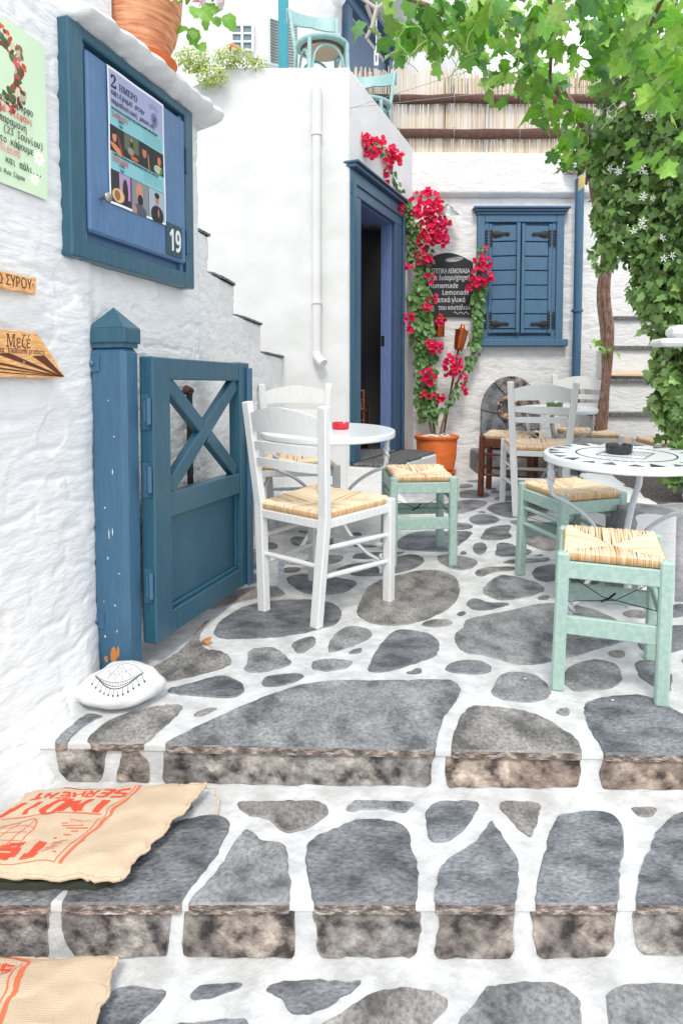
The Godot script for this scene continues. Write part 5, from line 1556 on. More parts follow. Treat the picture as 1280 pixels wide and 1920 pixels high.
func upper_level() -> void:
	var a := MB.new()
	a.bx(-2.6, 0.10, 2.86, 2.93, -9.0, -5.17); a.bx(0.12, 8.0, 2.5, 2.92, -14.0, -6.9)
	struct("upper_terrace", a.done(M.plaster_smooth))
	var h := thing("upper_house", "white house with a dark blue door on the terrace above", "house")
	masonry(h, "front_wall", Vector3(-5.0, 0, -7.0), Vector3.RIGHT, 0.0, 4.98, 2.8, func(_s: float) -> float: return 6.6, 0.3, 0.05, 0.8, 21.0, M.plaster_smooth, null, 90.0)
	var xd := Vector3(0.3959, 0, -0.9183)
	var og := Vector3(-0.02, 0, -7.0)
	var wb := Basis(xd, Vector3.UP, xd.cross(Vector3.UP))
	masonry(h, "side_wall", og, xd, 0.0, 5.0, 2.8, func(_s: float) -> float: return 6.6, 0.3, 0.06, 0.6, 22.0, M.plaster_smooth, null, 90.0)
	for e in [["window_pane", -1.09, -0.88, 4.36, 4.60, 0.012, 0.018, M.glass]]:
		a = MB.new(); a.bx(e[1], e[2], e[3], e[4], -7.0 + e[5], -7.0 + e[6])
		part(h, e[0], a.done(e[7]))
	for xx in [-1.09, -0.985, -0.88]:
		a = MB.new(); a.bx(xx - 0.012, xx + 0.012, 4.34, 4.62, -6.981, -6.962, 0.002)
		part(h, "window_bar", a.done(M.enamel))
	for yy in [4.36, 4.44, 4.52, 4.60]:
		a = MB.new(); a.bx(-1.10, -0.87, yy - 0.009, yy + 0.009, -6.9795, -6.964, 0.002)
		part(h, "window_bar", a.done(M.enamel))
	var dr := Node3D.new()
	dr.name = "door"
	dr.transform = Transform3D(wb, og + Vector3(0, 2.92, 0))
	h.add_child(dr)
	for e in [["door_jamb", 0.06, 0.18, 0.0, 1.93, 0.0, 0.07], ["door_jamb", 1.30, 1.42, 0.0, 1.93, 0.0, 0.07], ["door_leaf", 0.181, 0.62, 0.0, 1.85, 0.01, 0.05], ["door_leaf", 0.63, 1.299, 0.0, 1.85, 0.0, 0.03], ["door_header", 0.06, 1.42, 1.931, 2.04, 0.0, 0.08], ["door_cornice", 0.0, 1.50, 2.041, 2.10, 0.0, 0.16]]:
		a = MB.new(); a.bx(e[1], e[2], e[3], e[4], e[5], e[6], 0.006)
		part(dr, e[0], a.done(M.blue_dark))
	a = MB.new(); a.bx(-0.25, 2.2, 2.35, 2.48, 0.0, 0.5, 0.02)
	part(h, "eave", a.done(M.plaster_smooth), Transform3D(wb, og + Vector3(0, 2.92, 0)))
	var far := thing("far_house", "pale house wall closing the view behind the reed screen", "house")
	masonry(far, "front_wall", Vector3(1.6, 0, -10.5), Vector3.RIGHT, 0.0, 8.0, 2.5, func(_s: float) -> float: return 5.4, 0.3, 0.08, 0.8, 25.0, M.plaster_smooth, null, 90.0)
	a = MB.new(); a.bx(1.5, 9.7, 5.40, 5.52, -10.9, -10.2, 0.02)
	part(far, "roof_edge", a.done(M.plaster_grey))

	var ac := thing("air_conditioner", "white air conditioning unit with a grey louvred grille on the upper terrace", "air conditioner", T(-0.60, 3.96, -6.6, Basis(Vector3.UP, 0.5)))
	a = MB.new(); a.bx(-0.16, 0.16, 0.0, 0.46, -0.12, 0.12, 0.015)
	part(ac, "casing", a.done(M.enamel))
	for k in 15:
		a = MB.new(); a.bx(-0.125, 0.145, 0.04 + k * 0.026, 0.053 + k * 0.026, 0.121, 0.132)
		part(ac, "louvre", a.done(M.steel))
	for s in [-0.13, 0.13]:
		a = MB.new(); a.bx(s - 0.02, s + 0.02, -1.03, -0.001, -0.02, 0.02)
		part(ac, "stand_leg", a.done(M.enamel))
	var tp := thing("turquoise_post", "bright turquoise painted post behind the upper terrace chair", "post", T(-0.52, 2.93, -6.3))
	part(tp, "shaft", one(T(0, 1.15, 0), Vector3(0.085, 2.3, 0.085), 0.006, M.turquoise))
	part(tp, "foot", one(T(0, 0.05, 0), Vector3(0.11, 0.1, 0.11), 0.01, M.turquoise))
	var gl := thing("globe_lamp", "small round glass wall lamp on the upper house corner", "lamp", T(-0.03, 4.80, -6.88))
	a = MB.new()
	a.lathe([Vector2(0, -0.07), Vector2(0.04, -0.06), Vector2(0.068, -0.02), Vector2(0.07, 0.01), Vector2(0.05, 0.055), Vector2(0.045, 0.06)], 24)
	part(gl, "globe", a.done(M.enamel))
	part(gl, "fitting", tube1([Vector3(0, 0.06, 0), Vector3(0, 0.10, -0.02), Vector3(0, 0.10, -0.12)], 0.02, M.steel, 10))
	var sw := thing("hanging_switch", "white cord switch dangling beside the upper blue door", "switch", T(0.272, 3.54, -5.5))
	part(sw, "cord", tube1([Vector3(0, 0.08, 0), Vector3(0.002, 0.5, 0), Vector3(-0.01, 1.2, 0)], 0.004, M.enamel, 6))
	part(sw, "body", one(T(0, 0.05, 0), Vector3(0.034, 0.115, 0.02), 0.005, M.enamel))
	part(sw, "rocker", one(T(0, 0.045, 0.0105), Vector3(0.014, 0.05, 0.004), 0.001, M.slate_tile))
	# bentwood chairs on the roof terrace
	teal_chair("pale teal bentwood chair, its whole seat showing over the white parapet", T(-0.146, 3.16, -5.36, Basis(Vector3.UP, 0.35)))
	teal_chair("pale teal bentwood chair half hidden behind the sloping parapet", T(0.225, 3.0, -6.05, Basis(Vector3.UP, -0.25)))


func teal_chair(label: String, t: Transform3D) -> void:
	var o := thing("bentwood_chair", label, "chair", t, "teal chairs on the roof terrace")
	var a := MB.new()
	a.lathe([Vector2(0, 0.425), Vector2(0.19, 0.425), Vector2(0.205, 0.435), Vector2(0.205, 0.455), Vector2(0.19, 0.462), Vector2(0, 0.455)], 40)
	part(o, "seat", a.done(M.teal_chair))
	a = MB.new()
	a.lathe([Vector2(0, 0.395), Vector2(0.12, 0.40), Vector2(0.165, 0.424), Vector2(0, 0.4245)], 32)
	part(o, "seat_cushion", a.done(M.burlap))
	for s in [-1, 1]:
		part(o, "leg", tube1([Vector3(s * 0.17, 0, 0.17), Vector3(s * 0.15, 0.25, 0.15), Vector3(s * 0.145, 0.43, 0.14)], 0.016, M.teal_chair, 10))
		part(o, "leg", tube1([Vector3(s * 0.19, 0, -0.22), Vector3(s * 0.17, 0.3, -0.16), Vector3(s * 0.165, 0.45, -0.155), Vector3(s * 0.185, 0.65, -0.19), Vector3(s * 0.195, 0.80, -0.225)], 0.016, M.teal_chair, 10))
		for e in [[0.0, 1], [PI * 0.5, 0]]:
			var p := []
			for k in 11:
				var u := k / 10.0 * 2.0 - 1.0
				p.push_back((Vector3(u * 0.135, 0.19 + 0.21 * pow(1.0 - u * u, 0.45), s * 0.145) if e[1] else Vector3(s * 0.15, 0.19 + 0.21 * pow(1.0 - u * u, 0.45), u * 0.13)))
			part(o, "leg_hoop", tube1(p, 0.0095, M.teal_chair, 8))
	a = MB.new()
	var f := func(i: int, j: int, th: float) -> Vector3:
		var u := i / 16.0 * 2.0 - 1.0
		return Vector3(u * 0.215, lerpf(0.70 + 0.035 * (1.0 - absf(u)), 0.83 - 0.012 * u * u, j / 3.0), -0.225 - 0.075 * (1.0 - u * u) + th - 0.02 * j / 3.0)
	a.grid(16, 3, func(i: int, j: int) -> Vector3: return f.call(i, j, 0.012))
	a.grid(16, 3, func(i: int, j: int) -> Vector3: return f.call(i, j, -0.008), true)
	a.grid(16, 1, func(i: int, j: int) -> Vector3: return f.call(i, 3, 0.012 - 0.02 * j))
	a.grid(16, 1, func(i: int, j: int) -> Vector3: return f.call(i, 0, -0.008 + 0.02 * j))
	for i in [0, 16]:
		a.face([f.call(i, 0, 0.012), f.call(i, 3, 0.012), f.call(i, 3, -0.008), f.call(i, 0, -0.008)], Vector3(i - 8, 0, 0))
	part(o, "backrest", a.done(M.teal_chair))


func right_side() -> void:
	var st := thing("stone_stairs", "whitewashed outdoor stairs with grey slate treads behind the vine", "stairs")
	var zz := [-5.35, -5.60, -5.85, -6.10, -6.34]
	var xl := [2.02, 2.08, 2.22, 2.38, 2.52]
	var yy := [0.545, 0.80, 1.08, 1.375, 1.66]
	for k in 5:
		masonry(st, "riser", Vector3(xl[k], 0, zz[k]), Vector3.RIGHT, 0.0, 2.2, 0.1, func(_s: float) -> float: return yy[k] - 0.022, 0.4, 0.03, 0.4, 40.0 + k, M.plaster)
		var p := pairs([-0.02, 0.028, 0.5, 0.035, 1.1, 0.022, 2.2, 0.03, 2.2, -0.28, 0.0, -0.28])
		part(st, "tread", slab(rounded(p, 99.0, 0.02), func(q: Vector2, h: float) -> Vector3: return Vector3(xl[k] + q.x, yy[k] - 0.018 + h, zz[k] + q.y), 0.022, 0.03, 0.004, M.slate_cap, M.slate_cap))
	masonry(st, "low_kerb", Vector3(1.95, 0, -5.0), Vector3.RIGHT, 0.0, 2.2, 0.0, func(_s: float) -> float: return 0.27, 0.4, 0.03, 0.5, 47.0, M.plaster)
	masonry(st, "side_wall", Vector3(2.75, 0, -6.62), Vector3.RIGHT, 0.0, 3.5, 0.0, func(_s: float) -> float: return 3.0, 0.3, 0.05, 0.8, 48.0, M.plaster)
	# planter of grey render, white inner side
	var pl := thing("plastered_planter", "grey rendered raised planter at the right edge of the courtyard", "planter")
	masonry(pl, "front_wall", Vector3(1.255, 0, -2.98), Vector3.RIGHT, 0.0, 2.2, -0.1, func(s: float) -> float: return 0.465 + 0.012 * nz(s * 5.0, 1.0), 0.24, 0.014, 0.55, 51.0, M.plaster_grey)
	masonry(pl, "side_wall", Vector3(1.52, 0, -4.35), Vector3(-0.185, 0, 0.983).normalized(), 0.0, 1.38, -0.1, func(s: float) -> float: return 0.455 + 0.012 * nz(s * 5.0, 3.0), 0.2, 0.018, 0.7, 52.0, M.plaster)
	var a := MB.new()
	a.grid(40, 24, func(i: int, j: int) -> Vector3:
		var x := lerpf(1.36, 3.4, i / 40.0)
		var z := lerpf(-3.05, -4.4, j / 24.0)
		return Vector3(x, 0.44 + 0.018 * nz(x * 5.0, z * 5.0) + 0.008 * nz(x * 22.0, z * 22.0), z))
	part(pl, "earth", a.done(mat(Color(0.52, 0.49, 0.47), 0.95, noise_tex(0.03, 211, Color(0.5, 0.47, 0.45), Color(1, 1, 1)), Vector3(3, 3, 3))))
	# the pillar inside the leaves with its moulded cap
	var pi := thing("white_pillar", "white masonry pillar with a moulded cap half swallowed by ivy", "pillar", T(1.80, 0.44, -3.15))
	a = MB.new(); a.bx(0.12, 0.5, -0.05, 0.755, -0.25, 0.08, 0.02)
	part(pi, "shaft", a.done(M.plaster))
	a = MB.new(); a.bx(-0.40, 0.56, 0.756, 0.790, 0.02, 0.15, 0.012)
	part(pi, "cap_lower", a.done(M.plaster_smooth))
	a = MB.new(); a.bx(-0.335, 0.53, 0.7905, 0.850, 0.02, 0.13, 0.02)
	part(pi, "cap_upper", a.done(M.plaster_smooth))
	masonry(pi, "garden_wall", Vector3(0.25, -0.44, -0.1), Vector3.RIGHT, 0.0, 2.4, 0.0, func(_s: float) -> float: return 2.4, 0.2, 0.05, 0.8, 55.0, M.plaster)


func furniture() -> void:
	var c0 := make_chair("white ladder-back chair nearest the blue gate, seen from behind", on_floor(-0.086, -2.969, 2.488), "white taverna chairs")
	copy(c0, on_floor(-0.262, -4.02, 0.09), "white ladder-back chair facing out from behind the red ashtray table")
	copy(c0, on_floor(1.345, -4.70, 2.95), "white ladder-back chair in front of the arched stone niche")
	copy(c0, on_floor(1.90, -5.35, -0.12), "white ladder-back chair beside the blue down pipe")
	make_table("plain white round iron table with a red ashtray on it", on_floor(-0.07, -3.47, 0.0), 0.34, 0.712, 1.19, "round iron tables", M.enamel)
	make_table("round white iron table with black mosaic triangles on its top", on_floor(1.134, -2.76, 0.0), 0.315, 0.700, 0.436, "round iron tables", M.enamel, true, 0.6)
	make_table("small white round iron table by the back wall with a green ashtray", on_floor(1.61, -5.13, 0.0), 0.285, 0.675, 0.9, "round iron tables", M.enamel)
	var s0 := make_stool("green_stool", "mint green rush stool nearest the camera at the right", on_floor(0.916, -2.32, -0.33), "mint green rush stools", M.mint)
	copy(s0, on_floor(0.408, -3.65, 0.06), "mint green rush stool between the white tables, near the orange pot")
	copy(s0, on_floor(1.085, -3.24, 0.30), "mint green rush stool tucked behind the mosaic table")
	make_stool("brown_stool", "varnished brown wooden rush stool in front of the stone niche", on_floor(1.275, -5.20, -0.40), "", M.brown_wood, 0.35, 0.31, false)
	make_stool("white_stool", "white rush stool by the stairs, half hidden by the mosaic table", on_floor(2.30, -4.86, 0.1), "", M.white_wood, 0.30, 0.30, false)
	ashtray("red glass ashtray on the plain white table", Vector3(-0.005, fy(-3.46) + 0.714, -3.46), 0.045, 0.032, mat(Color(0.80, 0.12, 0.20), 0.15))
	ashtray("black ashtray on the mosaic table", Vector3(1.115, fy(-2.74) + 0.7025, -2.74), 0.052, 0.036, mat(Color(0.14, 0.16, 0.18), 0.25))
	ashtray("green glass ashtray on the small table by the back wall", Vector3(1.59, fy(-5.1) + 0.677, -5.1), 0.06, 0.034, mat(Color(0.34, 0.46, 0.28), 0.2))


func sack(label: String, c: Array, y: float, thick: float, sd: float) -> Node3D:     # c: four corners on the tread, back left, back right, front right, front left
	var o := thing("burlap_cushion", label, "cushion", Transform3D(), "burlap seat cushions on the steps")
	var f := func(u: float, v: float, side: float) -> Vector3:
		var p: Vector3 = (c[0].lerp(c[1], u)).lerp(c[3].lerp(c[2], u), v)
		var e := minf(minf(u, 1.0 - u), minf(v, 1.0 - v))
		var hgt := thick * 0.5 * (1.0 - exp(-e * 22.0)) + 0.006 * nz(u * 5.0, v * 5.0, sd) * minf(1.0, e * 8.0)
		var puck := 0.0025 * nz(u * 14.0, v * 14.0, sd + 3.0) * exp(-e * 14.0)
		p.x += 0.010 * nz(u * 6.0, v * 6.0, sd + 9.0); p.z += 0.010 * nz(u * 6.0, v * 6.0, sd + 12.0)
		p.y = y + 0.013 + thick * 0.5 + side * (hgt + 0.003) + puck
		return p
	var under := PackedVector2Array()
	for e in [Vector2(0.03, 0.03), Vector2(0.93, 0.04), Vector2(0.92, 0.97), Vector2(0.03, 0.975)]:
		var p: Vector3 = (c[0].lerp(c[1], e.x)).lerp(c[3].lerp(c[2], e.x), e.y)
		under.push_back(Vector2(p.x, p.z))
	part(o, "folded_layer", slab(rounded(under, 99.0, 0.02), func(p: Vector2, h: float) -> Vector3: return Vector3(p.x, y + h, p.y), 0.016, 0.016, 0.005, M.sack_dark, M.sack_dark))
	var a := MB.new()
	a.grid(60, 46, func(i: int, j: int) -> Vector3: return f.call(i / 60.0, j / 46.0, 1.0), true)
	part(o, "cover", a.done(M.burlap))
	a = MB.new()
	a.grid(40, 30, func(i: int, j: int) -> Vector3: return f.call(i / 40.0, j / 30.0, -1.0))
	part(o, "underside", a.done(M.sack_dark))
	for e in [[0, 1], [1, 2], [3, 2], [0, 3]]:
		var uv := [Vector2(0, 0), Vector2(1, 0), Vector2(1, 1), Vector2(0, 1)]
		var pts := []
		for k in 41:
			var q: Vector2 = uv[e[0]].lerp(uv[e[1]], k / 40.0)
			pts.push_back(f.call(q.x, q.y, 0.4) + Vector3(nz(k * 0.8, sd, 1.0), nz(k * 0.9, sd, 5.0), nz(k * 0.7, sd, 8.0)) * 0.003)
		part(o, "seam", tube1(pts, 0.0055, M.burlap, 7))
	var pr := func(u0: float, v0: float, u1: float, v1: float, w: float, nm: String, m: Material) -> void:  # a printed bar lying on the cover
		var b := MB.new()
		var d := Vector2(u1 - u0, v1 - v0).normalized().orthogonal() * w * 0.5
		var n := maxi(2, int(Vector2(u1 - u0, v1 - v0).length() * 30.0))
		b.grid(n, 1, func(i: int, j: int) -> Vector3:
			var q := Vector2(u0, v0).lerp(Vector2(u1, v1), float(i) / n) + d * (1.0 - 2.0 * j)
			return f.call(clampf(q.x, 0.01, 0.99), clampf(q.y, 0.01, 0.99), 1.0) + Vector3(0, 0.0012, 0), true)
		part(o, nm, b.done(m))
	if thick > 0.0:
		for e in [[0.12, 0.05, 0.66, 0.05, 0.018], [0.66, 0.05, 0.66, 0.93, 0.018], [0.63, 0.08, 0.63, 0.93, 0.006], [0.08, 0.44, 0.60, 0.42, 0.008], [0.05, 0.93, 0.63, 0.93, 0.006]]:
			pr.call(e[0], e[1], e[2], e[3], e[4], "printed_line", M.coral_pale)
		var letters := {"I": [[0.5, 0, 0.5, 1]], "N": [[0, 0, 0, 1], [0, 1, 1, 0], [1, 0, 1, 1]], "D": [[0, 0, 0, 1], [0, 1, 0.7, 1], [0.7, 1, 1, 0.7], [1, 0.7, 1, 0.3], [1, 0.3, 0.7, 0], [0.7, 0, 0, 0]], "A": [[0, 0, 0.5, 1], [0.5, 1, 1, 0], [0.2, 0.4, 0.8, 0.4]], "E": [[0, 0, 0, 1], [0, 1, 1, 1], [0, 0.5, 0.8, 0.5], [0, 0, 1, 0]], "R": [[0, 0, 0, 1], [0, 1, 1, 1], [1, 1, 1, 0.5], [1, 0.5, 0, 0.5], [0.4, 0.5, 1, 0]], "H": [[0, 0, 0, 1], [1, 0, 1, 1], [0, 0.5, 1, 0.5]], "S": [[1, 1, 0, 1], [0, 1, 0, 0.5], [0, 0.5, 1, 0.5], [1, 0.5, 1, 0], [1, 0, 0, 0]], "T": [[0.5, 0, 0.5, 1], [0, 1, 1, 1]], "5": [[1, 1, 0, 1], [0, 1, 0, 0.55], [0, 0.55, 1, 0.5], [1, 0.5, 1, 0], [1, 0, 0, 0]]}
		var word := func(s: String, u: float, v: float, w: float, h: float, gap: float, bold: float, m: Material) -> void:  # upside down as it lies: reads from the far side
			for ch in s:
				if letters.has(ch):
					for g in letters[ch]:
						pr.call(u - g[0] * w, v + g[1] * h, u - g[2] * w, v + g[3] * h, bold * 1.25, "printed_letter", m)
				u -= w + gap
		word.call("INDIA", 0.60, 0.25, 0.085, 0.16, 0.040, 0.028, M.coral)
		word.call("SERHEHT", 0.61, 0.12, 0.05, 0.09, 0.026, 0.015, M.coral)
		word.call("TS5", 0.53, 0.76, 0.085, 0.12, 0.06, 0.034, M.coral)
		for k in 24:
			var a0 := TAU * k / 24.0
			var a1 := TAU * (k + 1) / 24.0
			pr.call(0.22 + cos(a0) * 0.14, 0.66 + sin(a0) * 0.17, 0.22 + cos(a1) * 0.14, 0.66 + sin(a1) * 0.17, 0.008, "printed_line", M.coral_pale)
		for k in 3:
			pr.call(0.10, 0.58 + k * 0.07, 0.34, 0.58 + k * 0.07, 0.005, "printed_line", M.coral_pale)
			pr.call(0.15 + k * 0.07, 0.52, 0.15 + k * 0.07, 0.80, 0.005, "printed_line", M.coral_pale)
		for k in 16:
			pr.call(0.46 + R.randf() * 0.14, 0.50 + k * 0.026, 0.50 + R.randf() * 0.12, 0.50 + k * 0.026, 0.009, "printed_line", M.coral_pale)
	return o


func small_things() -> void:
	sack("burlap coffee sack cushion printed in red on the middle step", [Vector3(-0.84, 0, -1.79), Vector3(-0.375, 0, -1.835), Vector3(-0.495, 0, -1.475), Vector3(-0.95, 0, -1.475)], -0.118, 0.042, 3.0)
	sack("burlap sack cushion with a folded corner on the lowest step", [Vector3(-1.0, 0, -1.41), Vector3(-0.49, 0, -1.41), Vector3(-0.455, 0, -1.10), Vector3(-1.0, 0, -1.08)], -0.254, 0.046, 8.0)
	var tail := thing("loose_thread", "frayed jute thread trailing from the back corner of the sack cushion", "thread")
	part(tail, "strand", tube1([Vector3(-0.378, -0.09, -1.83), Vector3(-0.35, -0.085, -1.82), Vector3(-0.335, -0.10, -1.80), Vector3(-0.33, -0.112, -1.775), Vector3(-0.332, -0.118, -1.755)], 0.0028, M.burlap, 6))

	# painted stone: smooth pebble with an eye drawn on it
	var im := Image.create(384, 256, false, Image.FORMAT_RGB8)
	im.fill(Color(0.87, 0.875, 0.875))
	var ink := Color(0.22, 0.22, 0.25)
	for k in 60:
		var u := k / 59.0
		var x := lerpf(92, 300, u)
		var dn := 62.0 * sin(u * PI)
		for e in [[1.0, 4.2], [0.86, 2.0], [0.62, 1.8]]:
			if k > 0:
				var v := (k - 1) / 59.0
				stroke(im, Vector2(lerpf(92, 300, v), 92 + 62.0 * sin(v * PI) * e[0]), Vector2(x, 92 + dn * e[0]), e[1], ink)
		if k % 2 == 0 and k > 6 and k < 54:
			stroke(im, Vector2(x, 92 + dn * 0.62), Vector2(x + 2, 92 + dn * 0.84), 1.6, ink)
		if k % 5 == 2:
			var o2 := Vector2((u - 0.5) * 34.0, 24)
			stroke(im, Vector2(x, 92 + dn), Vector2(x, 92 + dn) + o2, 2.0, ink)
			oval(im, x + o2.x, 92 + dn + o2.y, 4.2, 4.2, ink)
	stroke(im, Vector2(92, 92), Vector2(140, 62), 1.6, ink); stroke(im, Vector2(140, 62), Vector2(200, 50), 1.6, ink); stroke(im, Vector2(200, 50), Vector2(262, 64), 1.6, ink); stroke(im, Vector2(262, 64), Vector2(300, 92), 1.6, ink)
	for k in 14:
		var an := TAU * k / 14.0
		stroke(im, Vector2(200 + cos(an) * 14, 66 + sin(an) * 7), Vector2(200 + cos(an + 0.45) * 14, 66 + sin(an + 0.45) * 7), 1.2, ink)
	for e in [[188, 74, 150, 112], [196, 76, 184, 122], [206, 76, 220, 122], [214, 74, 256, 110]]:
		stroke(im, Vector2(e[0], e[1]), Vector2(e[2], e[3]), 1.2, ink)
	for e in [[160, 92], [180, 98], [202, 100], [226, 92], [245, 80], [150, 80]]:
		oval(im, e[0], e[1], 4, 4, ink); oval(im, e[0], e[1], 2.4, 2.4, Color(0.87, 0.875, 0.875))
	var pm := print_mat(im, 0.8)
	pm.albedo_color = Color(0.93, 0.93, 0.925)
	var ps := thing("painted_stone", "smooth white pebble with an eye drawn in ink at the foot of the gate post", "stone", Transform3D(Basis(Vector3.RIGHT, atan(SL)) * Basis(Vector3.UP, 0.12), Vector3(-0.705, fy(-2.12) + 0.004, -2.125)))
	var a := MB.new()
	a.grid(64, 32, func(i: int, j: int) -> Vector3:
		var an := TAU * i / 64.0
		var ph := PI * j / 32.0
		var rad := sin(ph)
		var q := Vector3(cos(an) * rad, cos(ph), sin(an) * rad)
		var wide := 1.0 + 0.12 * nz(q.x * 1.2, q.z * 1.2, 4.0)
		var up := maxf(q.y, 0.0)
		var nar := 1.0 - 0.30 * up * sqrt(maxf(0.0, 1.0 - rad))
		return Vector3(q.x * 0.135 * wide * nar + 0.02 * up, 0.040 + (pow(up, 1.12) * 0.084 if q.y > 0 else -pow(-q.y, 0.8) * 0.040), q.z * 0.086 * wide * nar - 0.012 * up) * (1.0 + 0.012 * nz(q.x * 6.0, q.y * 6.0, q.z * 6.0) + 0.04 * nz(q.x * 1.7, q.y * 1.7, q.z * 1.7 + 3.0)), false)
	for k in a.v.size():
		a.uv[k] = Vector2(0.53 + (a.v[k].x - 0.01) / 0.27, 0.19 + (a.v[k].z - (a.v[k].y - 0.06) + 0.076) / 0.222 * 0.72)
	part(ps, "pebble", a.done(pm))
	var lf := thing("fallen_leaf", "curled orange dry leaf on the white joint below the gate", "leaf", Transform3D(Basis(Vector3.UP, 0.6) * Basis(Vector3.RIGHT, -1.1), Vector3(-0.506, fy(-2.545) + 0.008, -2.535)))
	part(lf, "blade", ovate(M.dry_leaf, 0.45, 0.7, 0.6), Transform3D(Basis().scaled(Vector3.ONE * 0.05), Vector3.ZERO))
	part(lf, "stalk", tube1([Vector3.ZERO, Vector3(0.004, -0.012, 0.002), Vector3(0.01, -0.022, 0.006)], 0.0012, M.dry_leaf, 5))
	for e in [[-0.485, -3.74, "pink bougainvillea petal fallen on the floor beside the gate"], [0.62, -2.26, "tiny cream petal lying on the joint left of the near stool"], [0.86, -2.12, "tiny cream petal lying between the legs of the near stool"]]:
		var m: Material = M.bract if e[0] < 0.0 else M.petal
		var sz := 0.034 if e[0] < 0.0 else 0.016
		tag(part(self, "fallen_petal", ovate(m, 0.42, 0.5, 0.5), Transform3D(Basis(Vector3.RIGHT, -1.3).scaled(Vector3.ONE * sz), Vector3(e[0], fy(e[1]) + 0.008, e[1]))), e[2], "petal", "fallen petals")

	# cushions and things by the back wall
	for e in [[2.50, 1.08, -5.98, 0.20, "small tan cushion on an upper stair tread"], [2.22, 0.55, -5.22, 0.26, "flat woven cushion with a red edge on the lowest stair tread"]]:
		var o := thing("stair_cushion", e[4], "cushion", T(e[0], e[1] + 0.012, e[2]), "cushions on the stairs")
		a = MB.new()
		for s in [1.0, -1.0]:
			a.grid(24, 16, func(i: int, j: int) -> Vector3:
				var u := i / 24.0 * 2.0 - 1.0
				var v := j / 16.0 * 2.0 - 1.0
				var hh := pow(maxf(0.0, (1.0 - pow(u, 4.0)) * (1.0 - pow(v, 4.0))), 0.5)
				return Vector3(u * e[3], 0.028 + s * hh * 0.036, v * e[3] * 0.55), s > 0.0)
		part(o, "cover", a.done(M.burlap))
		part(o, "edge", tube1([Vector3(-e[3], 0.022, e[3] * 0.55), Vector3(0, 0.018, e[3] * 0.56), Vector3(e[3], 0.022, e[3] * 0.55)], 0.006, M.coral if e[3] > 0.22 else M.burlap, 6))
	var bo := thing("white_boulder", "rounded pale boulder leaning under the stone niche behind the brown stool", "boulder", T(1.60, fy(-5.72), -5.72))
	a = MB.new()
	a.grid(32, 18, func(i: int, j: int) -> Vector3:
		var an := TAU * i / 32.0
		var ph := PI * j / 18.0
		var q := Vector3(cos(an) * sin(ph), cos(ph), sin(an) * sin(ph))
		return Vector3(q.x * 0.19, 0.20 + q.y * 0.21, q.z * 0.11) * (1.0 + 0.10 * nz(q.x * 1.6, q.y * 1.6, q.z * 1.6)))
	part(bo, "rock", a.done(mat(Color(0.78, 0.75, 0.70), 0.85, noise_tex(0.02, 221, Color(0.8, 0.78, 0.75), Color(1, 1, 1)), Vector3(3, 3, 3))))
	part(bo, "moss_band", tube1([Vector3(-0.16, 0.12, 0.08), Vector3(0, 0.10, 0.118), Vector3(0.16, 0.12, 0.08)], 0.008, M.rail_wood, 6))
	var wr := thing("dried_wreath", "little wreath of dried flowers hanging on the stone niche", "wreath", T(1.535, 0.83, -6.33), "")
	var pts := []
	for k in 21:
		pts.push_back(Vector3(cos(TAU * k / 20.0) * 0.075, sin(TAU * k / 20.0) * 0.09, 0))
	part(wr, "twig_ring", tube1(pts, 0.008, M.rail_wood, 6))
	a = MB.new()
	for k in 70:
		var an := R.randf() * TAU
		a.col = [Color(0.5, 0.22, 0.12), Color(0.66, 0.42, 0.26), Color(0.6, 0.5, 0.38)][k % 3]
		a.lathe([Vector2(0, -0.5), Vector2(0.45, -0.2), Vector2(0.45, 0.2), Vector2(0, 0.5)], 6, T(cos(an) * 0.075 + R.randf_range(-0.018, 0.018), sin(an) * 0.09 + R.randf_range(-0.018, 0.018), R.randf_range(0, 0.02), Basis().scaled(Vector3.ONE * R.randf_range(0.014, 0.026))))
	stuff(part(wr, "dried_blossom", a.done(M.straw)))

	# copper garden torch leaning in the pot, and the copper wall lantern in the leaves
	var to := thing("garden_torch", "copper garden torch on a thin rod leaning in the orange pot", "torch")
	part(to, "rod", tube1([Vector3(0.925, 0.60, -6.17), Vector3(0.985, 0.95, -6.19), Vector3(1.058, 1.36, -6.21)], 0.010, M.rail_wood, 10))
	a = MB.new()
	a.lathe([Vector2(0, 0), Vector2(0.03, 0.0), Vector2(0.043, 0.02), Vector2(0.054, 0.12), Vector2(0.058, 0.175), Vector2(0.064, 0.178), Vector2(0.064, 0.184), Vector2(0.04, 0.188), Vector2(0.02, 0.205), Vector2(0.019, 0.235), Vector2(0.014, 0.237), Vector2(0, 0.237)], 32, T(1.056, 1.345, -6.21, Basis(Vector3.BACK, -0.17)))
	part(to, "oil_cup", a.done(M.copper))
	part(to, "wire_handle", tube1([Vector3(1.145, 1.50, -6.2), Vector3(1.16, 1.43, -6.2), Vector3(1.13, 1.35, -6.2), Vector3(1.075, 1.33, -6.2)], 0.0028, M.black_iron, 6))
	var cl := thing("copper_lantern", "copper wall lantern half hidden in the bougainvillea leaves", "lantern", T(0.885, 1.47, -6.24))
	a = MB.new()
	a.lathe([Vector2(0, 0), Vector2(0.05, 0), Vector2(0.052, 0.15), Vector2(0.075, 0.155), Vector2(0.07, 0.165), Vector2(0.03, 0.19), Vector2(0.012, 0.20), Vector2(0, 0.215)], 8)
	part(cl, "body", a.done(M.copper))
	part(cl, "wall_arm", tube1([Vector3(0, 0.19, 0), Vector3(0, 0.24, -0.03), Vector3(0, 0.22, -0.095)], 0.006, M.copper, 8))


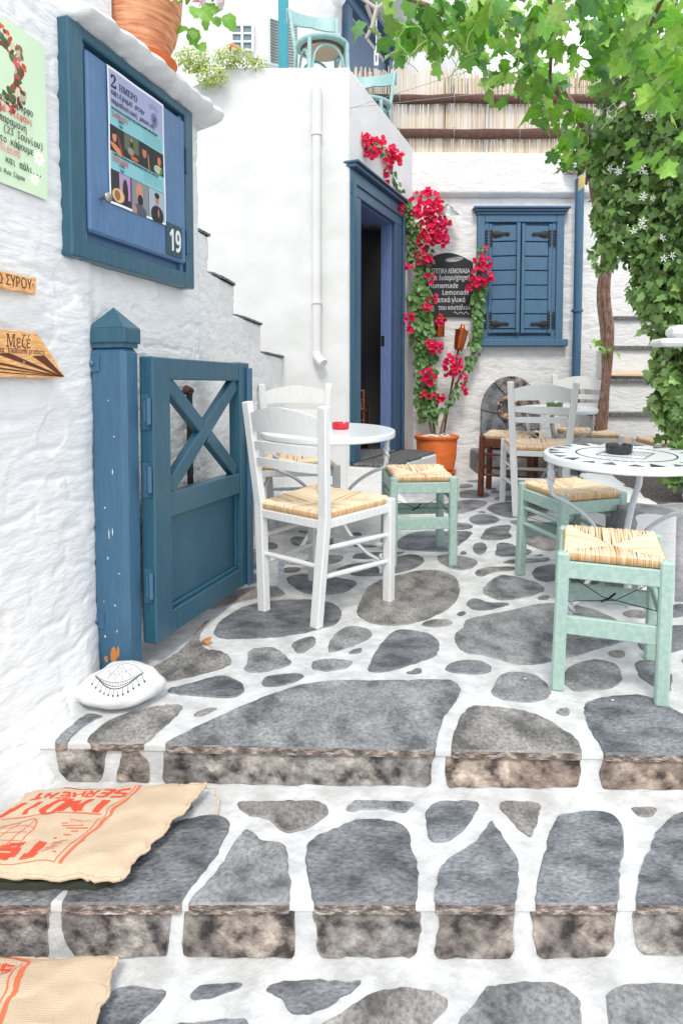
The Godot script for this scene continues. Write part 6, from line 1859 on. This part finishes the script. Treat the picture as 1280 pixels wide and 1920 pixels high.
func plants() -> void:
	# orange pot with the bougainvillea
	var zf := -6.1
	var bg := thing("bougainvillea", "crimson bougainvillea climbing from the orange pot around the doorway", "bougainvillea", Transform3D(), "")
	var pot := thing("orange_pot", "round orange terracotta pot full of pale pebbles beside the door", "plant pot", T(0.845, fy(-6.05), -6.05))
	var a := MB.new()
	a.lathe([Vector2(0, 0.03), Vector2(0.145, 0.03), Vector2(0.155, 0.06), Vector2(0.165, 0.12), Vector2(0.168, 0.122), Vector2(0.170, 0.135), Vector2(0.167, 0.137), Vector2(0.172, 0.16), Vector2(0.175, 0.175), Vector2(0.172, 0.18), Vector2(0.180, 0.30), Vector2(0.184, 0.315), Vector2(0.196, 0.318), Vector2(0.198, 0.34), Vector2(0.19, 0.345), Vector2(0.172, 0.34), Vector2(0.168, 0.30), Vector2(0, 0.30)], 56)
	part(pot, "body", a.done(M.terracotta))
	a = MB.new()
	a.lathe([Vector2(0, 0), Vector2(0.15, 0), Vector2(0.175, 0.03), Vector2(0.168, 0.032), Vector2(0.145, 0.01), Vector2(0, 0.01)], 48)
	part(pot, "saucer", a.done(M.terracotta))
	for k in 60:
		var an := R.randf() * TAU
		var rr := sqrt(R.randf()) * 0.15
		a = MB.new()
		var s := R.randf_range(0.018, 0.032)
		var tn := Basis(Vector3(R.randf() - 0.5, R.randf(), R.randf() - 0.5).normalized(), R.randf() * 3.0)
		a.lathe([Vector2(0, -0.5), Vector2(0.4, -0.4), Vector2(0.6, 0.0), Vector2(0.42, 0.4), Vector2(0, 0.5)], 7, Transform3D(tn.scaled(Vector3(s * 1.3, s * 0.8, s)), Vector3(cos(an) * rr, 0.312 + R.randf() * 0.018 + 0.03 * (1.0 - rr / 0.15), sin(an) * rr)))
		part(pot, "pebble", a.done(M.pebble))
	var main := [Vector3(0.82, 0.55, -6.10), Vector3(0.76, 0.944, -6.17), Vector3(0.76, 1.378, -6.2), Vector3(0.70, 1.809, -6.2), Vector3(0.68, 2.094, -6.2), Vector3(0.62, 2.414, -6.12), Vector3(0.53, 2.58, -6.0), Vector3(0.45, 2.74, -5.88), Vector3(0.37, 2.87, -5.72), Vector3(0.29, 2.91, -5.46), Vector3(0.19, 2.80, -5.22)]
	var second := [Vector3(0.88, 0.55, -6.08), Vector3(0.945, 0.80, -6.18), Vector3(1.129, 1.189, -6.27), Vector3(1.23, 1.40, -6.3), Vector3(1.25, 1.727, -6.31), Vector3(1.27, 2.05, -6.31), Vector3(1.28, 2.30, -6.32)]
	var third := [Vector3(0.84, 0.55, -6.12), Vector3(0.81, 1.0, -6.22), Vector3(0.74, 1.6, -6.24), Vector3(0.74, 2.0, -6.26), Vector3(0.78, 2.45, -6.24)]
	for st in [main, second, third]:
		var sm := []
		for i in st.size() - 1:
			for q in 6:
				sm.push_back(st[i].cubic_interpolate(st[i + 1], st[maxi(i - 1, 0)], st[mini(i + 2, st.size() - 1)], q / 6.0) + Vector3(nz(i + q * 0.2, 1.0, 3.0), 0, nz(i + q * 0.2, 5.0, 3.0)) * 0.012)
		sm.push_back(st[-1])
		var rad := []
		for k in sm.size():
			rad.push_back(lerpf(0.012, 0.0035, float(k) / sm.size()))
		part(bg, "stem", tube1(sm, rad, M.stem, 7))
	var lists := [[], []]
	var put_leaves := func(line: Array, u0: float, u1: float, count: int, wide: float, sz: float) -> void:
		for k in count:
			var u := lerpf(u0, u1, R.randf()) * (line.size() - 1)
			var i := mini(int(u), line.size() - 2)
			var p: Vector3 = line[i].lerp(line[i + 1], u - i)
			var off := in_ball() * wide
			off.z = absf(off.z) * 0.8
			p += off
			lists[R.randi() % 2].push_back(facing(Vector3(R.randf_range(-0.8, 0.8), R.randf_range(-0.1, 1.1), 1.0), PI + R.randf_range(-1.1, 1.1), sz * R.randf_range(0.7, 1.25), p))
	put_leaves.call(main, 0.06, 0.33, 520, 0.105, 0.062)
	put_leaves.call(main, 0.28, 0.62, 210, 0.075, 0.055)
	put_leaves.call(main, 0.6, 1.0, 90, 0.045, 0.046)
	put_leaves.call(third, 0.15, 0.9, 150, 0.08, 0.055)
	put_leaves.call(second, 0.15, 0.45, 60, 0.06, 0.046)
	put_leaves.call(second, 0.48, 0.8, 120, 0.05, 0.058)
	put_leaves.call(second, 0.8, 1.0, 36, 0.045, 0.045)
	var lm := [ovate(M.leaf_boug, 0.36, 0.22, 0.35), ovate(M.leaf_boug, 0.42, 0.35, 0.15)]
	for k in 2:
		var li: Array = lists[k]
		for j in li.size():
			if j % 8 == 0:
				part(bg, "leaf", lm[k], li[j])
		many(bg, "foliage", lm[k], li.filter(func(t): return li.find(t) % 8 != 0), func(i: int) -> Color:
			var g := 0.75 + 0.35 * fposmod(i * 0.618, 1.0)
			return Color(g, g * (0.96 + 0.1 * fposmod(i * 0.37, 1.0)), g * 0.92))
	# bracts: three papery petals round a pale centre, gathered in clusters
	var br := MB.new()
	for k in 3:
		var one_ := MB.new()
		var pts := [[0.0, 0.0], [0.42, 0.2], [0.56, 0.5], [0.34, 0.82], [0.0, 1.0], [-0.34, 0.82], [-0.56, 0.5], [-0.42, 0.2]]
		var f := one_.vert(Vector3(0, 0.5, 0.12), Vector3.BACK)
		for e in pts:
			one_.vert(Vector3(e[0], e[1], absf(e[0]) * 0.35 + e[1] * e[1] * 0.15), Vector3(-e[0] * 0.5, -e[1] * 0.3, 1).normalized())
		for q in 8:
			one_.t3(f, f + 1 + q, f + 1 + (q + 1) % 8)
		br.join(one_, Transform3D(Basis(Vector3.BACK, TAU * k / 3.0) * Basis(Vector3.RIGHT, 0.75), Vector3.ZERO))
	var cl := [[0.28, 2.90, -5.42, 0.05, 0.05, 0.05, 14], [0.24, 2.84, -5.34, 0.04, 0.05, 0.04, 9], [0.20, 2.80, -5.24, 0.07, 0.07, 0.05, 16], [0.17, 2.86, -5.2, 0.03, 0.05, 0.03, 6], [0.335, 2.86, -5.62, 0.16, 0.07, 0.06, 30], [0.27, 2.80, -5.6, 0.05, 0.06, 0.05, 9], [0.42, 2.92, -5.7, 0.06, 0.06, 0.05, 14], [0.33, 2.72, -5.66, 0.05, 0.06, 0.04, 11],
		[0.75, 2.62, -6.13, 0.15, 0.12, 0.09, 60], [0.82, 2.44, -6.16, 0.14, 0.14, 0.09, 68], [0.72, 2.34, -6.14, 0.11, 0.10, 0.08, 32], [0.88, 2.34, -6.18, 0.09, 0.07, 0.06, 20], [0.52, 2.55, -5.93, 0.05, 0.05, 0.04, 7], [0.62, 2.52, -6.06, 0.06, 0.05, 0.05, 9],
		[0.70, 2.17, -6.12, 0.05, 0.06, 0.05, 8], [0.58, 2.05, -6.0, 0.03, 0.03, 0.03, 4], [0.76, 2.14, -6.18, 0.04, 0.05, 0.05, 7], [0.79, 2.0, -6.2, 0.03, 0.05, 0.04, 5], [0.80, 1.82, -6.18, 0.035, 0.04, 0.04, 5], [0.76, 1.72, -6.12, 0.05, 0.03, 0.04, 5],
		[0.585, 1.60, -6.0, 0.04, 0.05, 0.04, 6], [0.60, 1.52, -6.05, 0.03, 0.03, 0.03, 4], [0.89, 1.60, -6.2, 0.04, 0.06, 0.05, 8], [0.80, 1.38, -6.08, 0.06, 0.05, 0.05, 12], [0.87, 1.35, -6.1, 0.04, 0.04, 0.04, 8], [0.77, 1.10, -6.05, 0.07, 0.07, 0.05, 16], [0.74, 0.95, -6.06, 0.04, 0.03, 0.03, 4], [0.87, 0.92, -6.08, 0.05, 0.04, 0.04, 6],
		[0.99, 1.20, -6.16, 0.08, 0.09, 0.06, 30], [1.10, 1.09, -6.2, 0.03, 0.03, 0.03, 3], [1.12, 0.98, -6.2, 0.03, 0.04, 0.03, 4], [1.27, 2.02, -6.24, 0.09, 0.08, 0.05, 24], [1.19, 1.92, -6.26, 0.05, 0.06, 0.04, 8], [1.24, 2.15, -6.26, 0.05, 0.05, 0.04, 8], [1.33, 2.15, -6.25, 0.03, 0.05, 0.03, 4], [1.29, 2.26, -6.27, 0.02, 0.02, 0.02, 2]]
	var dot := MB.new()
	dot.col = Color(1.0, 0.93, 0.75)
	for c in cl:
		var m := MB.new()
		for k in int(c[6] * 1.4):
			var off := in_ball()
			var p := Vector3(c[0] + off.x * c[3], c[1] + off.y * c[4], c[2] + off.z * c[5])
			var t := facing(Vector3(off.x + R.randf_range(-0.5, 0.5), off.y + R.randf_range(-0.2, 0.6), 1.1), R.randf() * TAU, R.randf_range(0.028, 0.044), p)
			var v := R.randf_range(0.75, 1.15)
			m.col = Color(v, v * R.randf_range(0.5, 2.0), v * R.randf_range(0.55, 1.8))
			m.join(br, t)
		stuff(part(bg, "flower_cluster", m.done(M.bract)))
		var d := MB.new()
		for k in maxi(2, int(c[6]) / 3):
			var off := in_ball()
			d.lathe([Vector2(0, -0.003), Vector2(0.0035, 0.0), Vector2(0, 0.003)], 5, T(c[0] + off.x * c[3], c[1] + off.y * c[4], c[2] + c[5] * 0.9 + 0.02))
		stuff(part(bg, "pale_floret", d.done(M.chalk)))

	# grape vine: trunk by the stairs, canes along the wires, leaves hanging over the courtyard
	var gv := thing("grape_vine", "grape vine with a twisted trunk and a bright leafy canopy overhead", "grape vine")
	var tr := [Vector3(2.00, 0.30, -5.36), Vector3(2.03, 0.65, -5.36), Vector3(2.06, 1.04, -5.34), Vector3(2.05, 1.40, -5.3), Vector3(2.00, 1.72, -5.26), Vector3(1.99, 2.05, -5.2), Vector3(1.88, 2.40, -5.05), Vector3(1.74, 2.66, -4.8), Vector3(1.40, 2.76, -4.3), Vector3(0.98, 2.80, -3.8), Vector3(0.60, 2.80, -3.45), Vector3(0.25, 2.83, -3.25)]
	var sm := []
	for i in tr.size() - 1:
		for q in 8:
			sm.push_back(tr[i].cubic_interpolate(tr[i + 1], tr[maxi(i - 1, 0)], tr[mini(i + 2, tr.size() - 1)], q / 8.0))
	var cut := 56
	a = MB.new()
	a.grid(48, cut, func(i: int, j: int) -> Vector3:
		var an := -TAU * i / 48.0
		var r := lerpf(0.046, 0.042, j / float(cut)) * (0.85 + 0.3 * smoothstep(0.5, 0.9, j / float(cut)))
		r *= 1.0 + 0.26 * sin(an * 2.0 + j * 0.25) + 0.16 * sin(an * 5.0 + j * 0.16) + 0.08 * sin(an * 11.0 + j * 0.1) + 0.16 * nz(cos(an) * 1.5, sin(an) * 1.5, j * 0.07)
		return sm[j] + Vector3(cos(an) * r, 0, sin(an) * r))
	part(gv, "trunk", a.done(M.bark))
	var cr := []
	for k in range(cut - 1, sm.size()):
		cr.push_back(lerpf(0.036, 0.012, float(k - cut) / (sm.size() - cut)))
	part(gv, "cane", tube1(sm.slice(cut - 1), cr, M.bark, 9))
	for e in [[Vector3(1.7, 2.68, -4.7), Vector3(1.45, 2.52, -3.9), Vector3(1.3, 2.48, -3.1), Vector3(1.15, 2.42, -2.5)], [Vector3(1.4, 2.76, -4.3), Vector3(1.1, 2.62, -3.7), Vector3(0.9, 2.62, -3.0), Vector3(0.7, 2.66, -2.6)], [Vector3(0.34, 2.66, -3.3), Vector3(0.2, 2.72, -3.5), Vector3(0.12, 2.86, -3.4)], [Vector3(1.55, 2.3, -4.4), Vector3(1.4, 2.32, -4.1), Vector3(1.26, 2.42, -3.9)]]:
		part(gv, "cane", tube1([e[0], e[0].lerp(e[1], 0.6) + Vector3(0.03, 0.02, 0), e[1], e[2], e[-1]], 0.009, M.bark if e[0].x > 0.5 else M.dead_wood, 7))
	var vl := []
	for k in 6:
		vl.push_back(vine_leaf(M.leaf_vine, k * 1.3))
	var tints := []
	for k in 6:
		var m := leaf_mat([Color(0.60, 0.80, 0.34), Color(0.50, 0.73, 0.31), Color(0.72, 0.87, 0.47), Color(0.42, 0.64, 0.31), Color(0.78, 0.89, 0.57), Color(0.36, 0.57, 0.30)][k], [lin(0.32, 0.50, 0.09), lin(0.22, 0.36, 0.07), lin(0.38, 0.55, 0.13), lin(0.12, 0.22, 0.06), lin(0.42, 0.55, 0.20), lin(0.08, 0.15, 0.05)][k], 0.5)
		m.albedo_texture = M.vein
		tints.push_back(m)
	var blobs := [[0.28, 2.70, -3.2, 0.20, 0.14, 0.25, 22], [0.50, 2.76, -3.3, 0.20, 0.10, 0.3, 22], [0.56, 2.68, -3.4, 0.15, 0.10, 0.2, 12], [0.76, 2.72, -3.3, 0.22, 0.13, 0.35, 34], [0.86, 2.62, -3.5, 0.16, 0.13, 0.2, 18], [1.08, 2.58, -3.7, 0.16, 0.15, 0.2, 22], [1.28, 2.40, -3.8, 0.13, 0.20, 0.2, 22], [0.95, 2.62, -3.0, 0.2, 0.14, 0.3, 28], [1.10, 2.50, -2.9, 0.2, 0.14, 0.3, 30], [1.30, 2.46, -3.1, 0.2, 0.16, 0.3, 26], [1.50, 2.66, -3.05, 0.22, 0.18, 0.3, 24], [1.30, 2.78, -3.3, 0.25, 0.12, 0.3, 20], [1.12, 2.36, -2.6, 0.16, 0.13, 0.2, 16], [1.24, 2.14, -2.6, 0.10, 0.16, 0.15, 10], [1.33, 2.05, -2.9, 0.10, 0.12, 0.15, 6], [2.04, 1.30, -5.25, 0.10, 0.05, 0.06, 6], [1.90, 1.36, -5.22, 0.05, 0.04, 0.05, 3], [1.02, 2.44, -3.55, 0.08, 0.08, 0.1, 5]]
	var nl := 0
	var extra := []
	for b in blobs:
		for k in int(b[6] * (1.0 if b[2] < -5.0 else 1.9)):
			var off := in_ball()
			var p := Vector3(b[0] + off.x * b[3], b[1] + off.y * b[4], b[2] + off.z * b[5])
			var small := 0.62 if b[2] < -5.0 else 1.0
			var t := facing(Vector3(R.randf_range(-1.2, 1.2), R.randf_range(-0.8, 1.1), R.randf_range(0.1, 1.0)), PI + R.randf_range(-1.0, 1.0), R.randf_range(0.062, 0.125) * small, p)
			if nl < 298 and (k % 2 == 0 or b[2] > -3.0):
				var o := part(gv, "leaf", vl[R.randi() % 6], t)
				o.material_override = tints[R.randi() % 6]
				nl += 1
			else:
				extra.push_back(t)
	many(gv, "foliage", vl[1], extra, func(i: int) -> Color:
		var g := 0.62 + 0.8 * fposmod(i * 0.618, 1.0)
		return Color(g * (0.85 + 0.4 * fposmod(i * 0.37, 1.0)), g, g * (0.8 + 0.5 * fposmod(i * 0.71, 1.0))))
	for k in 16:
		var b: Array = blobs[R.randi() % 12]
		var p := Vector3(b[0], b[1] - 0.04, b[2] + 0.1) + in_ball() * 0.1
		var pts := [p]
		for q in 9:
			pts.push_back(pts[-1] + Vector3(R.randf_range(-0.03, 0.03) + 0.02 * sin(q * 1.1 + k), -0.022 + 0.014 * sin(q * 0.9 + k), R.randf_range(-0.012, 0.012)))
		part(gv, "tendril", tube1(pts, 0.0022, M.green_stem, 5))
	for e in [[0.05, 2.62, 1.75, 2.56, -3.15], [0.1, 2.72, 2.0, 2.70, -3.9]]:
		var w := thing("trellis_wire", "thin grey wire stretched across the courtyard under the vine, %s" % ("nearer one" if e[4] > -3.5 else "farther one"), "wire")
		part(w, "strand", tube1([Vector3(0.06, 3.0 + 0.1 * e[0], -5.0), Vector3(lerpf(e[0], e[2], 0.5), minf(e[1], e[3]) - 0.02, e[4]), Vector3(e[2], e[3], e[4])], 0.0016, M.steel, 5))
		part(w, "hook", tube1([Vector3(e[2], e[3], e[4]), Vector3(e[2] + 0.03, e[3] + 0.01, e[4])], 0.004, M.steel, 5))
	var db := thing("bare_branch", "pale leafless branch hanging in front of the upper blue door", "branch", T(0.0, 0.0, 0.0))
	part(db, "limb", tube1([Vector3(0.33, 2.95, -3.4), Vector3(0.17, 2.84, -3.4), Vector3(0.15, 2.76, -3.4), Vector3(0.12, 2.70, -3.4)], [0.012, 0.013, 0.011, 0.009], M.dead_wood, 8))
	part(db, "twig", tube1([Vector3(0.17, 2.84, -3.4), Vector3(0.10, 2.90, -3.42), Vector3(0.02, 2.96, -3.44)], [0.01, 0.008, 0.005], M.dead_wood, 7))

	# ivy and jasmine hanging over the planter
	var iv := thing("ivy_and_jasmine", "dense dark green ivy and white starry jasmine over the right planter", "climbing plant")
	var mass := [[1.58, 2.22, -3.6, 0.22, 0.30, 0.35, 430], [1.55, 1.90, -3.65, 0.17, 0.25, 0.3, 330], [1.70, 1.85, -3.5, 0.22, 0.34, 0.35, 480], [1.72, 1.48, -3.5, 0.17, 0.30, 0.3, 380], [1.64, 1.58, -3.65, 0.09, 0.20, 0.22, 130], [1.76, 1.12, -3.6, 0.11, 0.24, 0.25, 200], [1.69, 0.95, -3.5, 0.09, 0.16, 0.18, 90], [1.80, 0.75, -3.5, 0.15, 0.22, 0.2, 170], [1.72, 0.60, -3.4, 0.14, 0.10, 0.15, 60], [1.85, 1.2, -3.45, 0.13, 0.35, 0.2, 200], [1.48, 2.34, -3.85, 0.18, 0.18, 0.25, 190], [1.70, 2.15, -3.2, 0.20, 0.42, 0.25, 380], [1.48, 2.50, -3.4, 0.25, 0.24, 0.3, 220], [1.78, 2.52, -3.6, 0.25, 0.30, 0.3, 260], [2.05, 1.9, -3.9, 0.32, 0.8, 0.3, 620], [2.2, 1.1, -3.8, 0.3, 0.6, 0.3, 330], [1.40, 2.00, -3.7, 0.06, 0.28, 0.10, 60], [1.43, 1.74, -3.75, 0.08, 0.10, 0.1, 30], [1.80, 1.75, -3.3, 0.12, 0.4, 0.15, 200]]
	var kinds := [ivy(M.leaf_ivy), ovate(M.leaf_ivy, 0.30, 0.25, 0.4), ovate(M.leaf_ivy, 0.36, 0.4, 0.15)]
	var sets := [[], [], []]
	var near := []
	var cam := Vector3(0, 1.017, 0)
	for b in mass:
		for k in int(b[6] * 2.15):
			var off := in_ball()
			var p := Vector3(b[0] + off.x * b[3], b[1] + off.y * b[4], b[2] + off.z * b[5])
			if p.y < 0.46:
				continue
			var q := 0 if R.randf() < (0.75 if p.y < 1.55 else 0.3) else 1 + R.randi() % 2
			var t := facing(Vector3(R.randf_range(-1.4, 1.0), R.randf_range(-0.6, 1.4), R.randf_range(0.3, 1.0)), PI + R.randf_range(-1.4, 1.4), (R.randf_range(0.034, 0.066) if q == 0 else R.randf_range(0.030, 0.056)), p)
			sets[q].push_back(t)
			near.push_back([p.distance_to(cam) - (0.35 if p.x < 1.7 else 0.0), q, sets[q].size() - 1])
	near.sort_custom(func(x, y): return x[0] < y[0])
	var taken := {}
	for k in 300:
		var e: Array = near[k]
		taken[e[1] * 100000 + e[2]] = true
		part(iv, "leaf", kinds[e[1]], sets[e[1]][e[2]])
	for q in 3:
		var rest := []
		for k in sets[q].size():
			if not taken.has(q * 100000 + k):
				rest.push_back(sets[q][k])
		many(iv, "foliage", kinds[q], rest, func(i: int) -> Color:
			var g := 0.62 + 1.15 * pow(fposmod(i * 0.618 + q * 0.3, 1.0), 1.5)
			return Color(g * (0.9 + 0.25 * fposmod(i * 0.29, 1.0)), g, g * (0.8 + 0.25 * fposmod(i * 0.41, 1.0))))
	var star := MB.new()
	for k in 5:
		var an := TAU * k / 5.0
		var u := Vector3(cos(an), sin(an), 0)
		var w := Vector3(-u.y, u.x, 0) * 0.17
		var f := star.vert(u * 0.08, Vector3.BACK)
		star.vert(u * 0.5 - w, Vector3.BACK); star.vert(u + Vector3(0, 0, 0.15), Vector3.BACK); star.vert(u * 0.5 + w, Vector3.BACK)
		star.t3(f, f + 1, f + 2); star.t3(f, f + 2, f + 3)
	star.tube([Vector3(0, 0, 0.02), Vector3(0, 0, -0.5), Vector3(0.1, 0.1, -0.9)], 0.06, 5)
	var starm := star.done(M.petal)
	for e in [[1.35, 2.28, 7], [1.50, 2.22, 7], [1.36, 2.06, 7], [1.40, 1.90, 8], [1.38, 1.78, 6], [1.47, 1.72, 6], [1.52, 1.95, 6], [1.62, 1.74, 9], [1.66, 1.70, 7], [1.48, 1.63, 5], [1.56, 2.40, 6], [1.42, 2.44, 5], [1.24, 2.07, 6], [1.60, 2.05, 4]]:
		for k in int(e[2]) / 3 + 1:
			var p := Vector3(e[0] + 0.06, e[1], -3.30) + in_ball() * Vector3(0.045, 0.04, 0.06)
			part(iv, "jasmine_flower", starm, facing(Vector3(R.randf_range(-0.7, 0.7), R.randf_range(-0.3, 0.6), 1), R.randf() * TAU, R.randf_range(0.017, 0.026), p))
	for k in 9:
		var x := 1.74 + k * 0.04
		part(iv, "stem", tube1([Vector3(x + 0.06, 0.42, -3.5 - 0.03 * (k % 3)), Vector3(x + R.randf_range(-0.05, 0.05), 0.75, -3.5), Vector3(x + R.randf_range(-0.08, 0.08), 1.1, -3.55), Vector3(x + R.randf_range(-0.12, 0.06), 1.6, -3.6), Vector3(x - 0.1, 2.2, -3.7)], [0.017, 0.015, 0.013, 0.010, 0.006], M.bark, 7))
	for k in 14:
		part(iv, "dead_stem", tube1([Vector3(1.62 + R.randf() * 0.3, 0.45, -3.25 + R.randf_range(-0.1, 0.1)), Vector3(1.66 + R.randf() * 0.3, 0.58 + R.randf() * 0.1, -3.3), Vector3(1.70 + R.randf() * 0.3, 0.55 + R.randf() * 0.3, -3.4)], 0.006, M.dry_leaf if k % 3 else M.bark, 5))
	for e in [[1.74, 1.60, -3.16], [1.72, 1.03, -3.35], [1.76, 1.0, -3.4], [1.78, 0.80, -3.4]]:
		for k in 3:
			part(iv, "dry_leaf", kinds[0], facing(Vector3(R.randf_range(-0.6, 0.6), 0.2, 1), PI + R.randf_range(-1, 1), 0.06, Vector3(e[0], e[1], e[2]) + in_ball() * 0.03)).material_override = M.dry_leaf
	# variegated shrub sprig on the wall knob
	var va := thing("variegated_sprig", "cream edged rubbery sprig hanging by the top of the down pipe", "plant", T(1.80, 2.62, -5.2))
	part(va, "stem", tube1([Vector3(0.1, 0.25, 0), Vector3(0.02, 0.1, 0.02), Vector3(-0.08, -0.02, 0.02), Vector3(-0.2, 0.02, 0.03)], 0.006, M.bark, 6))
	var vm := leaf_mat(Color(0.80, 0.72, 0.46), lin(0.2, 0.16, 0.05))
	for k in 11:
		part(va, "leaf", ovate(vm if k % 3 else M.leaf_vine, 0.30, 0.3, 0.3), facing(Vector3(R.randf_range(-0.7, 0.7), R.randf_range(0, 0.6), 1), PI + R.randf_range(-1.0, 1.0), 0.13, Vector3(0.02 + R.randf_range(-0.09, 0.10), 0.08 + R.randf_range(-0.16, 0.16), 0.05)))

	# geranium in the jar on the wall
	var ge := thing("geranium", "pale pink flowering geranium growing from the weathered clay jar", "geranium", T(-0.766, 2.60, -2.62))
	var gl := []
	for k in 3:
		var pts := []
		for q in 20:
			var an := -PI * 0.5 + 0.2 + (TAU - 0.4) * q / 19.0
			pts.push_back(Vector2(cos(an), sin(an)) * (0.5 + 0.05 * sin(q * 2.2 + k)) + Vector2(0, 0.4))
		gl.push_back(outline_leaf(pts, 0.3, 0.2 + 0.2 * k, M.leaf_vine))
	for k in 52:
		var p := Vector3(R.randf_range(-0.1, 0.33), R.randf_range(-0.30, 0.12), R.randf_range(-0.05, 0.22))
		if p.x < 0.17 and p.y < -0.08:
			p.x += 0.17
		part(ge, "leaf", gl[k % 3], facing(Vector3(R.randf_range(-0.5, 0.9), R.randf_range(-0.1, 1.0), 1), PI + R.randf_range(-1, 1), R.randf_range(0.036, 0.062), p))
	for k in 6:
		part(ge, "stem", tube1([Vector3(0.02 * k, -0.1, 0.02 * k), Vector3(0.12 + 0.02 * k, 0.03, 0.05 + 0.02 * k), Vector3(0.18 + 0.035 * k, -0.10 + 0.05 * k, 0.08)], 0.004, M.green_stem, 6))
	for e in [[0.20, -0.19, 0.12], [0.27, -0.22, 0.13], [0.32, -0.18, 0.12], [0.23, -0.15, 0.14]]:
		for k in 9:
			part(ge, "petal", ovate(M.petal_pink, 0.45, 0.3, 0.3), facing(Vector3(R.randf_range(-1, 1), R.randf_range(-0.6, 1), 1), R.randf() * TAU, 0.034, Vector3(e[0], e[1], e[2]) + in_ball() * 0.035))
	# succulents spilling over the roof parapet
	var su := thing("trailing_succulent", "pale green succulent spilling over the rounded parapet of the white house", "succulent", T(-0.87, 3.27, -4.92))
	var sl := [[], []]
	for b in [[-0.16, 0.02, 0.06, 0.13, 0.09, 0.10, 420], [-0.04, -0.08, 0.06, 0.13, 0.10, 0.06, 330], [0.10, 0.06, 0.0, 0.14, 0.07, 0.10, 330], [0.26, 0.03, -0.04, 0.10, 0.06, 0.08, 190]]:
		for k in int(b[6]):
			var off := in_ball()
			sl[k % 2].push_back(facing(Vector3(off.x, off.y + 0.5, 0.8 + off.z), R.randf() * TAU, R.randf_range(0.014, 0.026), Vector3(b[0] + off.x * b[3], b[1] + off.y * b[4], b[2] + off.z * b[5])))
	var sm2 := ovate(M.succulent, 0.4, 0.5, 0.3)
	for k in 2:
		many(su, "foliage", sm2, sl[k], func(i: int) -> Color:
			var g := 0.8 + 0.4 * fposmod(i * 0.618, 1.0)
			return Color(g * (0.85 if k else 1.1), g, g * 0.8))
	for k in 10:
		part(su, "flower", ovate(M.dry_leaf, 0.4, 0.4, 0.3), facing(Vector3(R.randf_range(-0.5, 0.5), 0.5, 1), R.randf() * TAU, 0.03, Vector3(0.12, 0.10, 0.06) + in_ball() * 0.03))
